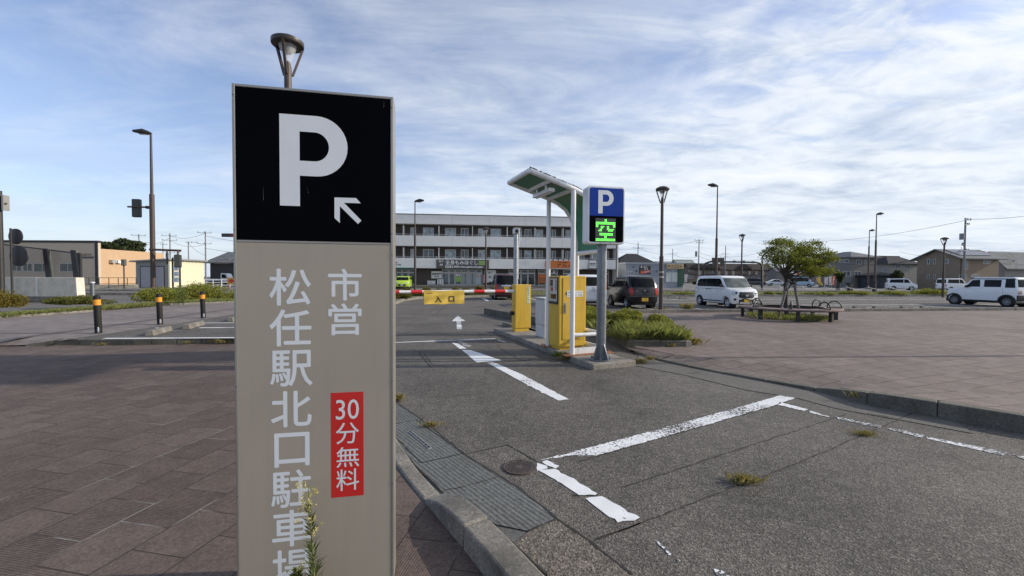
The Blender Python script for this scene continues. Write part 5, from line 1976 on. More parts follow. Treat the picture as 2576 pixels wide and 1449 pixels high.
L_, W_ = 4.1, 1.695
p = gr(1492, 773)
bc = Vector((p.x, p.y)) + Vector((math.cos(HEAD_OUT), math.sin(HEAD_OUT))) * L_ / 2
c_ = rear_van('parked_van', 'white people carrier seen from behind, behind the yellow ticket machine', 'van', (bc.x, bc.y, 0), L_, W_, 1.68,
              paint('pearl_paint', (0.74, 0.75, 0.76)), M_PLATEW, '石川 501', '13-61', True, belt=1.06, wr=0.30)
c_.plate(False, 0.86, '石川 501', '13-61', M_PLATEW)
c_.face('bumper', False, -0.97, 0.97, 0.36, 0.52, paint('pearl_paint', (0.74, 0.75, 0.76)), 0.03, 8, 2)
mb = MB()
xx = c_.pt(c_.line_x(1.0, False), 1.0, 0)[0]
for r_, sx_ in ((0.075, 1.0), (0.04, 0.6)):
    mb.tube([(xx - 0.02, r_ * math.cos(a) * sx_, 1.0 + 0.05 * math.sin(a)) for a in [PI / 8 * i for i in range(17)]], 0.007, 6)
mb.build('emblem', M_CHROME, c_.root, smooth=50)

L_, W_ = 3.395, 1.475
p = gr(1273.5, 755.5)
bc = Vector((p.x, p.y)) + Vector((math.cos(HEAD_OUT), math.sin(HEAD_OUT))) * L_ / 2
c_ = rear_van('parked_van', 'dark red van seen from behind over the barrier boom', 'van', (bc.x, bc.y, 0), L_, W_, 1.74,
              paint('maroon_paint', (0.050, 0.008, 0.014), 0.2, 0.8), M_PLATEY, '石川', '480', belt=1.02, slope=0.1)
c_.plate(False, 0.80, '石川 580', '・2 40', M_PLATEY)
c_.face('chrome_bar', False, -0.42, 0.42, 0.92, 0.975, M_CHROME, 0.022, 6, 2)
mb = MB()
xx = c_.pt(c_.line_x(1.0, False), 1.0, 0)[0]
mb.box((xx - 0.02, 0.035, 1.03), (0.012, 0.016, 0.075)); mb.box((xx - 0.02, -0.035, 1.03), (0.012, 0.016, 0.075)); mb.box((xx - 0.02, 0, 1.02), (0.012, 0.06, 0.016))
mb.build('emblem', M_CHROME, c_.root, bevel=0.003)


# ---- small cars seen further off
def far_car(label, loc, rz, col, kind='box', L=3.4, W=1.48, H=1.6, cat='car', name='parked_car', group=None, front_grille=False):
    f, r_ = L / 2, -L / 2
    wr = 0.29
    ax = (f - L * 0.2, r_ + L * 0.2)
    zs = 0.24
    belt = 1.0 if kind == 'box' else 0.86
    if kind == 'box':
        low = [(r_ + 0.03, 0.3)] + arch(ax[1], wr, zs, 6) + arch(ax[0], wr, zs, 6) + [(f - 0.03, 0.26), (f, 0.6), (f - 0.1, 0.85), (f - 0.55, belt), (r_ + 0.03, belt), (r_, 0.5)]
        up = [(f - 0.55, belt), (f - 1.05, H - 0.08), (f - 1.4, H), (r_ + 0.3, H - 0.02), (r_ + 0.12, H - 0.1), (r_ + 0.03, belt)]
        pf = [(f - 0.03, 0.26), (f, 0.6), (f - 0.1, 0.85), (f - 0.55, belt), (f - 1.05, H - 0.08)]
        pr = [(r_ + 0.03, 0.3), (r_, 0.5), (r_ + 0.03, belt), (r_ + 0.12, H - 0.1)]
        gl = [[(f - 0.82, belt + 0.05), (f - 1.12, H - 0.14), (f - 1.55, H - 0.12), (f - 1.55, belt + 0.05)], [(f - 1.62, belt + 0.05), (f - 1.62, H - 0.12), (r_ + 0.3, H - 0.15), (r_ + 0.2, belt + 0.07)]]
    else:
        low = [(r_ + 0.05, 0.3)] + arch(ax[1], wr, zs, 6) + arch(ax[0], wr, zs, 6) + [(f - 0.05, 0.28), (f, 0.5), (f - 0.12, 0.68), (f - 1.15, belt), (r_ + 0.35, belt), (r_ + 0.05, 0.84), (r_, 0.5)]
        up = [(f - 1.15, belt), (f - 1.95, H - 0.06), (f - 2.3, H), (r_ + 1.5, H - 0.06), (r_ + 0.35, belt)]
        pf = [(f - 0.05, 0.28), (f, 0.5), (f - 0.12, 0.68), (f - 1.15, belt), (f - 1.95, H - 0.06)]
        pr = [(r_ + 0.05, 0.3), (r_, 0.5), (r_ + 0.05, 0.84), (r_ + 0.35, belt), (r_ + 1.5, H - 0.06)]
        gl = [[(f - 1.45, belt + 0.03), (f - 2.0, H - 0.12), (f - 2.4, H - 0.08), (f - 2.4, belt + 0.03)], [(f - 2.46, belt + 0.03), (f - 2.46, H - 0.08), (r_ + 1.45, H - 0.14), (r_ + 0.7, belt + 0.04)]]
    c = Car(name, label, cat, loc, rz, L, W, H, low, up, belt, ax, wr, 0.16, 0.12, 0.06, group)
    c.prof_f, c.prof_r = pf, pr
    c.body(col, 0.04, 6)
    c.wheels([M_ALLOY, M_TRIM], 6)
    c.side_glass(gl)
    c.face('windscreen', True, -0.9, 0.9, belt + 0.04, H - 0.12, M_CARGL, 0.008, 6, 2)
    c.face('rear_window', False, -0.85, 0.85, belt + 0.05, H - 0.14, M_CARGL, 0.008, 6, 2)
    zl = 0.66 if kind == 'box' else 0.56
    for sg in (1, -1):
        c.face('headlight', True, *sorted((sg * 0.58, sg * 0.94)), zl, zl + 0.14, M_LAMP, 0.014, 3, 2)
        c.face('tail_light', False, *sorted((sg * 0.72, sg * 0.96)), zl, zl + 0.2, M_TAIL, 0.012, 3, 2)
    c.mirrors(f - (0.9 if kind == 'box' else 1.5), belt + 0.08, col)
    return c


LIME = paint('lime_paint', (0.52, 0.72, 0.06), 0.3)
q = at(1015.5, 697, 53)
c_ = far_car('lime green compact car facing the viewer before the shop building', (q.x, q.y, 0.02), R(-82), LIME, 'box', 3.9, 1.69, 1.55)
c_.face('grille', True, -0.55, 0.55, 0.34, 0.56, M_TRIM, 0.014, 8, 4, rnd=0.08)
c_.plate(True, 0.45, '石川', '500', M_PLATEW)
FW = paint('white_far_paint', (0.74, 0.75, 0.76))
q = at(2267, 700, 60)
far_car('small white van driving past the dark house, right of the two street lights', (q.x, q.y, 0), R(-28), FW, 'box', 3.4, 1.48, 1.68, 'van', 'white_van')
q = at(2397, 700, 58)
far_car('white van half hidden by the bell lamp before the ochre house', (q.x, q.y, 0), R(2), FW, 'box', 3.5, 1.5, 1.72, 'van', 'white_van')
q = at(2196, 700, 74)
far_car('white car nose between the two street lights', (q.x, q.y, 0), R(-35), FW, 'sedan', 4.2, 1.7, 1.4)
q = at(2178, 700, 78)
far_car('dark car parked left of the two street lights', (q.x, q.y, 0), R(-60), paint('dark_far_paint', (0.02, 0.021, 0.024)), 'box', 3.6, 1.5, 1.6)
q = at(1902, 700, 88)
far_car('black car parked before the brown apartments', (q.x, q.y, 0), R(-25), paint('dark_far_paint', (0.02, 0.021, 0.024)), 'box', 3.8, 1.6, 1.55)
q = at(1954, 700, 92)
far_car('white saloon parked right of the brown apartments', (q.x, q.y, 0), R(-15), FW, 'sedan', 4.4, 1.72, 1.42)
q = at(2017, 700, 80)
far_car('pale blue van standing behind the tree stakes', (q.x, q.y, 0), R(-40), paint('pale_blue_paint', (0.36, 0.48, 0.55)), 'box', 4.2, 1.7, 1.9, 'van', 'blue_van')

# kei truck far left
q = at(551, 692, 62)
tr = thing('flatbed_truck', 'small white flatbed truck before the dark house', 'truck', (q.x, q.y, 0.15), R(8), None)
mb = MB()
mb.slab([(0.55, 0.35), (1.65, 0.35), (1.66, 0.9), (1.35, 1.65), (0.62, 1.72), (0.55, 1.6)], -0.7, 0.7)
mb.build('cab', FW, tr, bevel=0.05)
mb = MB()
mb.box((-0.6, 0, 0.72), (2.2, 1.4, 0.28))
mb.build('bed', FW, tr, bevel=0.02)
for sg in (1, -1):
    mb = MB()
    mb.slab([(0.72, 1.0), (1.42, 1.0), (1.22, 1.5), (0.72, 1.55)], sg * 0.71 - 0.005, sg * 0.71 + 0.005)
    mb.build('window', M_CARGL, tr)
    for x in (1.15, -0.95):
        mb = MB()
        mb.lathe([(0.0, -0.07), (0.27, -0.07), (0.27, 0.07), (0, 0.07)], 18, (x, sg * 0.62, 0.27), 'y')
        mb.build('wheel', M_TYRE, tr)

# ================================================================ BUILDINGS AND STREET THINGS FURTHER OFF
M_BWHITE = pm('facade_white', (0.80, 0.775, 0.735), 0.7, var=0.05, vs=1.2, dirt=(0.55, 0.53, 0.49), dirt_amt=0.3, streak=True)
M_BBROWN = pm('facade_brown', (0.075, 0.062, 0.055), 0.8, var=0.2, vs=3)
M_FRAME = pm('window_frame', (0.50, 0.50, 0.49), 0.45, metal=0.2)
M_WIN = glass_mat('window_glass', (0.10, 0.12, 0.135), 0.05)
M_WINL = glass_mat('curtained_glass', (0.30, 0.36, 0.39), 0.10)
M_WIND = glass_mat('shop_glass', (0.030, 0.036, 0.036), 0.05)
M_STEEL = pm('rail_steel', (0.45, 0.45, 0.44), 0.4, metal=0.5)


def roof_tile_mat(name, col, rz=LA):
    m, k, b = base_mat(name)
    tc = k.n('ShaderNodeTexCoord')
    mp = k.n('ShaderNodeMapping', i={0: tc.outputs['Object']})
    sx = k.n('ShaderNodeSeparateXYZ', i={0: mp.outputs[0]})
    w1 = k.m('SINE', k.m('MULTIPLY', sx.outputs[0], 2 * PI / 0.55))
    w2 = k.m('SINE', k.m('MULTIPLY', sx.outputs[2], 2 * PI / 0.22))
    no = k.n('ShaderNodeTexNoise', i={'Vector': tc.outputs['Object'], 'Scale': 1.5, 'Detail': 5})
    f = k.m('ADD', k.m('MULTIPLY', w1, 0.10), k.m('MULTIPLY', w2, 0.16))
    c = k.mix(1.0, col, k.ramp(k.m('ADD', f, 0.5), [(0.2, 0.6), (0.8, 1.3)]), 'MULTIPLY')
    c = k.mix(1.0, c, k.ramp(no.outputs[0], [(0.3, 0.75), (0.7, 1.2)]), 'MULTIPLY')
    setc(k, b, 'Base Color', c)
    b.inputs['Roughness'].default_value = 0.85
    b.inputs['Specular IOR Level'].default_value = 0.2
    bp = k.n('ShaderNodeBump', i={'Strength': 0.5, 'Distance': 0.03, 'Height': f})
    k.t.links.new(bp.outputs[0], b.inputs['Normal'])
    MATS[name] = m
    return m


M_ROOFD = roof_tile_mat('dark_tiles', (0.045, 0.045, 0.050))
M_ROOFG = roof_tile_mat('grey_tiles', (0.17, 0.175, 0.18))
M_ROOFB = roof_tile_mat('brown_tiles', (0.055, 0.046, 0.042))


def window(parent, x0, x1, z0, z1, y=0.0, glass=M_WIN, fr=0.07, mull=1, name='window', proud=0.04):
    """a framed window on a wall whose outside faces -y at the given y; pane is a sub-part"""
    mb = MB()
    y0, y1 = y - proud, y + 0.02
    mb.box2((x0, y0, z0), (x1, y1, z0 + fr))
    mb.box2((x0, y0, z1 - fr), (x1, y1, z1))
    mb.box2((x0, y0 + 0.001, z0 + fr), (x0 + fr, y1, z1 - fr))
    mb.box2((x1 - fr, y0 + 0.001, z0 + fr), (x1, y1, z1 - fr))
    for i in range(mull):
        xm = x0 + (x1 - x0) * (i + 1) / (mull + 1)
        mb.box2((xm - fr / 2, y0 + 0.004, z0 + fr), (xm + fr / 2, y1, z1 - fr))
    w = mb.build(name, M_FRAME, parent)
    mb = MB()
    mb.box2((x0 + fr * 0.5, y - 0.012, z0 + fr * 0.5), (x1 - fr * 0.5, y + 0.015, z1 - fr * 0.5))
    mb.build('pane', glass, w)
    return w


# ---------------------------------------------------------------- three-storey shop and flat building
BD, BRZ = 58.0, R(5.4)
bo = at(994, 700, BD)
bo.z = 0
shop = thing('shop_building', 'long white three-storey building with shops below and two rows of brown balconies', 'building', tuple(bo), BRZ)
BB = lambda px, py: on_plane(px, py, bo, BRZ)
k1 = lambda x, y: BB(979.4 + x / 5.4, 509.8 + y / 5.4)
k8a = lambda x, y: BB(992.8 + x / 10.105, 644 + y / 10.105)
k8b = lambda x, y: BB(1274.6 + x / 8.727, 630.6 + y / 8.727)
BXL, BXR = -15.0, BB(1556, 600)[0]
zz = [k1(600, y)[1] for y in (165, 290, 428, 590, 732, 890, 1120)]
ZG = zz[6]
mb = MB()
mb.box2((BXL, 1.4, 0), (BXR - 0.02, 13, zz[0] - 0.3))
mb.build('wall', M_BBROWN, shop)
for z1, z0, nm in ((zz[0], zz[1], 'roof_fascia'), (zz[2] - 0.22, zz[3], 'balcony_parapet'), (zz[4] - 0.22, zz[5], 'balcony_parapet')):
    mb = MB()
    mb.box2((BXL, 0, z0), (BXR, 0.16, z1))
    mb.box2((BXL + 0.01, 0.16, z0 + 0.01), (BXR - 0.01, 1.4, z0 + 0.2))
    n_ = 9
    for i in range(n_):
        x = BXL + 2 + i * (BXR - BXL) / n_
        mb.box2((x, -0.002, z0 + 0.03), (x + 0.02, 0.0, z1 - 0.03), 1)
    mb.build(nm, [M_BWHITE, pm('panel_joint', (0.36, 0.355, 0.345), 0.8)], shop)
mb = MB()
mb.box2((BXL - 0.1, -0.05, zz[0]), (BXR + 0.1, 13.1, zz[0] + 0.10))
mb.build('roof', M_DKMETAL, shop)
mb = MB()
mb.box2((BXR - 0.35, 0.001, ZG - 0.4), (BXR - 0.003, 13, zz[0] - 0.01))
mb.build('side_wall', M_BWHITE, shop)
mb = MB()
mb.box2((BXL, -3, 0), (BXR, 1.4, ZG))
mb.build('plinth', M_APRON, shop)
for zr in (zz[2], zz[4]):
    mb = MB()
    mb.box2((BXL, 0.05, zr - 0.05), (BXR - 0.36, 0.10, zr))
    for i in range(26):
        x = BXL + 0.6 + i * (BXR - BXL - 1.2) / 25
        mb.box2((x, 0.055, zr - 0.24), (x + 0.05, 0.095, zr - 0.05))
    mb.build('railing', M_STEEL, shop)
wins = [(1029, 1043), (1061, 1089), (1118, 1146), (1158.6, 1178.5), (1203, 1222), (1235, 1262), (1304, 1315.5), (1322, 1341), (1352, 1370), (1386, 1403), (1428, 1440), (1462, 1477), (1500, 1516), (1524, 1540), (-1, 0), (-2, 0)]
rw_ = random.Random(8)
for fl, (zb, zt_) in enumerate(((zz[4] - 1.0, zz[3] - 0.35), (zz[2] - 1.0, zz[1] - 0.35))):
    for a, b in wins:
        if a < 0:
            x0, x1 = BXL + 2.5 * -a, BXL + 2.5 * -a + 1.5
        else:
            x0, x1 = BB(a, 600)[0], BB(b, 600)[0]
        window(shop, x0, x1, zb, zt_, 1.4, M_WINL if rw_.random() < (0.62 if fl else 0.35) else M_WIN, 0.08)
    for x in (185, 670, 1130, 1605):
        x0 = k1(x, 400)[0]
        mb = MB()
        mb.box2((x0 - 0.05, 0.25, zb), (x0 + 0.05, 1.4, zt_ + 0.15))
        mb.build('partition', M_BWHITE, shop)
    for px_ in (1313 + 34, 1418, 1452, 1492):
        x0 = BB(px_, 600)[0]
        mb = MB()
        mb.box2((x0 - 0.05, 0.25, zb), (x0 + 0.05, 1.4, zt_ + 0.1))
        mb.build('partition', M_BWHITE, shop)
mb = MB()
x0 = k8b(2405, 400)[0]
mb.cyl((x0, -0.07, ZG), (x0, -0.07, zz[2]), 0.06, n=8)
mb.build('downpipe', M_DKMETAL, shop)


def flatbox(name, A, B, y, th, mat, parent=shop, lab=None):
    mb = MB()
    mb.box2((min(A[0], B[0]), y - th, min(A[1], B[1])), (max(A[0], B[0]), y, max(A[1], B[1])))
    o = mb.build(name, mat, parent)
    if lab:
        o['label'] = lab
    return o


def words(parent, items, y, mat, name='lettering'):
    mb = MB()
    for body, A, B in items:
        put_text(mb, body, (A[0] + B[0]) / 2, (A[1] + B[1]) / 2, abs(A[1] - B[1]), abs(A[0] - B[0]), y, bold=0.012)
    return mb.build(name, mat, parent, recalc=False)


M_SIGNW = pm('sign_white', (0.74, 0.74, 0.72), 0.5)
M_SIGNGREY = pm('sign_grey', (0.095, 0.085, 0.085), 0.55)
M_SIGNOR = pm('sign_orange', (0.62, 0.17, 0.03), 0.5)
M_SIGNGR = pm('sign_green', (0.30, 0.45, 0.12), 0.5)
YS = -0.02
sb = flatbox('signboard', k8a(1060, 88), k8a(2395, 318), YS, 0.10, M_SIGNGREY, lab='dark grey massage shop signboard')
words(sb, [('全身もみほぐし', k8a(1295, 105), k8a(2112, 226)), ('3,900', k8a(1448, 246), k8a(1650, 308)), ('円(税込)', k8a(1668, 262), k8a(1820, 302)),
           ('076-272-8600', k8a(1890, 258), k8a(2235, 304)), ('ほぐ', k8a(1125, 108), k8a(1240, 160)), ('め', k8a(1150, 195), k8a(1225, 245))], YS - 0.112, M_SIGNW)
pl_ = flatbox('price_panel', k8a(1292, 244), k8a(1438, 308), YS - 0.10, 0.012, M_SIGNW, sb)
words(pl_, [('60分', k8a(1310, 254), k8a(1420, 298))], YS - 0.115, M_SIGNGREY)
flatbox('phone_panel', k8a(1830, 268), k8a(1882, 302), YS - 0.10, 0.012, M_SIGNW, sb)
for j in range(3):
    flatbox('green_panel', k8a(2135, 124 + j * 36), k8a(2318, 154 + j * 36), YS - 0.10, 0.012, M_SIGNGR, sb)
for x in (1060, 1285, 1505, 1722, 1955, 2165, 2395):
    A = k8a(x, 62)
    mb = MB()
    mb.tube([(A[0], 0.0, A[1] + 0.1), (A[0], -0.35, A[1] + 0.12)], 0.02, 6)
    mb.cyl((A[0], -0.33, A[1] + 0.14), (A[0], -0.26, A[1] - 0.06), 0.05, 0.09, 10)
    mb.build('spotlight', M_STEEL, shop)
words(shop, [('HOME', k8a(-70, 150), k8a(66, 182)), ('CREATES', k8a(-80, 206), k8a(160, 238))], -0.015, M_TEXT)
flatbox('awning', k8a(-420, 292), k8a(480, 320), -0.02, 0.35, pm('awning_green', (0.02, 0.16, 0.09), 0.6))


def shopfront(x0, x1, ztop, zbot, splits, glass=M_WIND, trans=None):
    return [window(shop, a, b, z0, z1, 1.4, glass, 0.09, 0) for a, b in splits for (z0, z1) in ((zbot, trans), (trans, ztop))]


ZT1, ZTR, ZB = k8a(1500, 335)[1], k8a(1500, 425)[1], ZG + 0.02
X8 = lambda x: k8a(x, 500)[0]
shopfront(0, 0, ZT1, ZB, [(X8(-320), X8(-10)), (X8(0), X8(140)), (X8(146), X8(305)), (X8(312), X8(488))], glass_mat('green_glass', (0.025, 0.05, 0.035)), ZTR)
shopfront(0, 0, ZT1, ZB, [(X8(1185), X8(1362)), (X8(1368), X8(1525)), (X8(1528), X8(1690)), (X8(1697), X8(1875)), (X8(1882), X8(2062)), (X8(2070), X8(2235))], M_WIN, ZTR)
XB = lambda x: k8b(x, 500)[0]
shopfront(0, 0, ZT1, ZB, [(XB(60), XB(195)), (XB(200), XB(335)), (XB(342), XB(488)), (XB(495), XB(655)), (XB(725), XB(890)), (XB(985), XB(1165)), (XB(1285), XB(1520)), (XB(2210), XB(2310))], M_WIND, ZTR)
Y1 = 1.4 - 0.05
flatbox('poster', k8a(910, 382), k8a(1178, 570), Y1, 0.03, M_SIGNW)
words(shop, [('姿勢専門', k8a(925, 430), k8a(1165, 486)), ('整体院', k8a(985, 508), k8a(1105, 532))], Y1 - 0.035, M_SIGNGREY)
flatbox('black_board', k8a(905, 340), k8a(1172, 378), Y1, 0.04, M_DKMETAL)
flatbox('poster', k8a(1535, 520), k8a(1690, 655), Y1 - 0.01, 0.02, M_SIGNGR)
flatbox('poster', k8a(1550, 458), k8a(1605, 510), Y1 - 0.01, 0.02, M_SIGNW)
flatbox('poster', k8a(1620, 458), k8a(1662, 510), Y1 - 0.01, 0.02, M_SIGNW)
for x in (1720, 1800, 1900, 1985):
    flatbox('curtain', k8a(x, 450), k8a(x + 60, 722), Y1 - 0.005, 0.01, pm('curtain', (0.32, 0.35, 0.36), 0.8))
flatbox('poster', k8a(2072, 442), k8a(2200, 718), Y1 - 0.01, 0.02, pm('pale_poster', (0.42, 0.5, 0.52), 0.5))
pp = flatbox('parking_notice', k8a(2084, 482), k8a(2192, 540), Y1 - 0.03, 0.02, pm('notice_red', (0.45, 0.10, 0.05), 0.5))
words(pp, [('P3', k8a(2098, 490), k8a(2178, 532))], Y1 - 0.055, M_SIGNW)
flatbox('wall_poster', k8a(2290, 352), k8a(2590, 676), Y1, 0.03, M_SIGNW)
words(shop, [('ほぐ', k8a(2385, 395), k8a(2490, 450)), ('め', k8a(2400, 500), k8a(2475, 575))], Y1 - 0.035, M_SIGNGREY)
words(shop, [('THESIER', k8b(205, 218), k8b(505, 302))], -0.04, M_SIGNW)
ob_ = flatbox('signboard', k8b(845, 222), k8b(1545, 385), YS, 0.10, M_SIGNOR, lab='orange curry shop signboard')
words(ob_, [('カレーの市民', k8b(1145, 248), k8b(1322, 274)), ('アルバ', k8b(1095, 286), k8b(1445, 362))], YS - 0.112, pm('maroon_letters', (0.06, 0.012, 0.01), 0.5))
for zy in (224, 382):
    flatbox('sign_edge', k8b(840, zy - 4), k8b(1548, zy + 4), YS - 0.09, 0.03, pm('maroon_letters', (0.06, 0.012, 0.01), 0.5), ob_)
for x in (890, 1010, 1127, 1240, 1352):
    A = k8b(x, 200)
    mb = MB()
    mb.tube([(A[0], 0.0, A[1] + 0.1), (A[0], -0.35, A[1] + 0.12)], 0.02, 6)
    mb.cyl((A[0], -0.33, A[1] + 0.14), (A[0], -0.26, A[1] - 0.1), 0.05, 0.1, 10)
    mb.build('spotlight', M_DKMETAL, shop)
wb = flatbox('hanging_sign', k8b(1797, 226), k8b(1950, 385), -0.25, 0.08, M_SIGNW, lab='small white framed shop sign')
words(wb, [('HERUBU', k8b(1812, 272), k8b(1935, 306)), ('hair school', k8b(1820, 324), k8b(1930, 342))], -0.345, M_TEXT)
A, B = k8b(1775, 208), k8b(1972, 208)
mb = MB()
mb.box2((A[0], -0.30, A[1]), (B[0], -0.25, A[1] + 0.06))
for x in (A[0] + 0.12, B[0] - 0.16):
    mb.box2((x, -0.33, k8b(1800, 420)[1]), (x + 0.06, -0.27, A[1]))
mb.box2((A[0], -0.36, k8b(1800, 395)[1]), (B[0], -0.30, k8b(1800, 385)[1]))
mb.build('sign_bracket', M_DKMETAL, wb)
flatbox('canopy_edge', k8b(1650, 402), k8b(2380, 412), -0.02, 0.5, M_DKMETAL)
mn = flatbox('menu_poster', k8b(725, 515), k8b(888, 715), Y1 - 0.01, 0.03, M_SIGNOR)
for j in range(3):
    for i in range(2):
        flatbox('dish_picture', k8b(740 + i * 75, 595 + j * 38), k8b(800 + i * 75, 622 + j * 38), Y1 - 0.04, 0.01, pm('dish', (0.25, 0.10, 0.04), 0.5), mn)
flatbox('poster', k8b(1050, 450), k8b(1100, 490), Y1 - 0.06, 0.01, M_SIGNW)


def free_board(name, label, A, B, y, items, group=None, mat=M_SIGNW):
    """a board standing on the forecourt, set in the building's frame"""
    w, h = abs(A[0] - B[0]), abs(A[1] - B[1])
    x = (A[0] + B[0]) / 2
    p = Vector((bo.x, bo.y)) + Vector((math.cos(BRZ), math.sin(BRZ))) * x + Vector((-math.sin(BRZ), math.cos(BRZ))) * y
    t = thing(name, label, 'sign board', (p.x, p.y, ZG), BRZ, group)
    mb = MB()
    mb.box2((-w / 2, -0.03, 0.08), (w / 2, 0.03, h))
    mb.box2((-w / 2, -0.2, 0), (-w / 2 + 0.06, 0.2, 0.08))
    mb.box2((w / 2 - 0.06, -0.2, 0), (w / 2, 0.2, 0.08))
    mb.build('board', mat, t)
    mb = MB()
    for (a, b, c, d) in items:
        mb.box2((-w / 2 + a * w, -0.04, c * h), (-w / 2 + b * w, -0.031, d * h))
    mb.build('print', M_SIGNGREY, t)
    return t


free_board('notice_board', 'low white notice board with dark bars before the brown shop wall', k8a(820, 625), k8a(1025, 740), 0.7,
           [(0.05, 0.95, 0.84, 0.93), (0.08, 0.6, 0.55, 0.62), (0.08, 0.72, 0.3, 0.37), (0.8, 0.93, 0.3, 0.45)])
free_board('notice_board', 'white board with four dark figures left of the massage shop door', k8a(1070, 592), k8a(1225, 740), 0.9,
           [(0.2, 0.35, 0.62, 0.9), (0.65, 0.8, 0.65, 0.9), (0.2, 0.38, 0.25, 0.5), (0.65, 0.8, 0.25, 0.52)])


def flag(label, x, y, z, h, w, mat, mat2, lean=0.0, rz=0.0, group=None):
    t = thing('banner_flag', label, 'flag', (x, y, z), rz, group)
    mb = MB()
    mb.cyl((0, 0, 0), (0, 0, h), 0.018, n=8)
    mb.cyl((0, 0, h - 0.03), (w, 0, h - 0.03), 0.012, n=6)
    mb.build('pole', M_STEEL, t)
    mb = MB()
    V, n, m_ = [], 6, 14
    for j in range(m_ + 1):
        for i in range(n + 1):
            fz = j / m_
            V.append((0.02 + w * i / n * (1 - 0.25 * fz) + lean * fz * fz, 0.06 * math.sin(i * 1.1 + fz * 6) * fz, h - 0.05 - fz * (h - 0.35)))
    mb.add(V, [(j * (n + 1) + i, j * (n + 1) + i + 1, (j + 1) * (n + 1) + i + 1, (j + 1) * (n + 1) + i) for j in range(m_) for i in range(n)])
    mb.mi = [1 if (2 <= i % n <= 3 and 1 < i // n < m_ - 2 and (i // n) % 3) else 0 for i in range(len(mb.f))]
    mb.build('cloth', [mat, mat2], t, smooth=60)
    return t


F_PINK = pm('flag_pink', (0.52, 0.22, 0.22), 0.7)
F_WHITE = pm('flag_white', (0.7, 0.68, 0.66), 0.7)
F_YEL = pm('flag_yellow', (0.72, 0.48, 0.08), 0.7)
F_RED = pm('flag_red', (0.55, 0.12, 0.06), 0.7)
A = k8a(2240, 450)
p = Vector((bo.x, bo.y)) + Vector((math.cos(BRZ), math.sin(BRZ))) * A[0]
flag('faded red banner flag at the right end of the massage shop window', p.x, p.y + 0.9, ZG, 1.55, 0.45, F_PINK, F_WHITE)
for (px_, y0, y1, D_, m1, m2, ln, lab) in ((2054, 697, 724, 44, F_YEL, F_RED, 0.35, 'yellow banner flag leaning by the road right of the tree'), (2074, 697, 722, 46, F_WHITE, F_PINK, 0.0, 'plain white banner flag between the yellow and the red ones'),
                                            (2086, 695, 723, 47, F_WHITE, F_PINK, 0.0, 'white banner flag touching the red banner flag'), (2092, 694, 724, 45, F_RED, F_WHITE, 0.0, 'red and white banner flag by the road right of the tree'),
                                            (1722, 692, 716, 58, F_WHITE, F_RED, 0.0, 'white and red banner flag by the green shop wall')):
    q = at(px_, 700, D_)
    z0 = 1.5 + (701.5 - y1) / FPX * D_
    flag(lab, q.x, q.y, max(z0, 0), (y1 - y0) / FPX * D_ * 1.05, 0.42, m1, m2, ln)


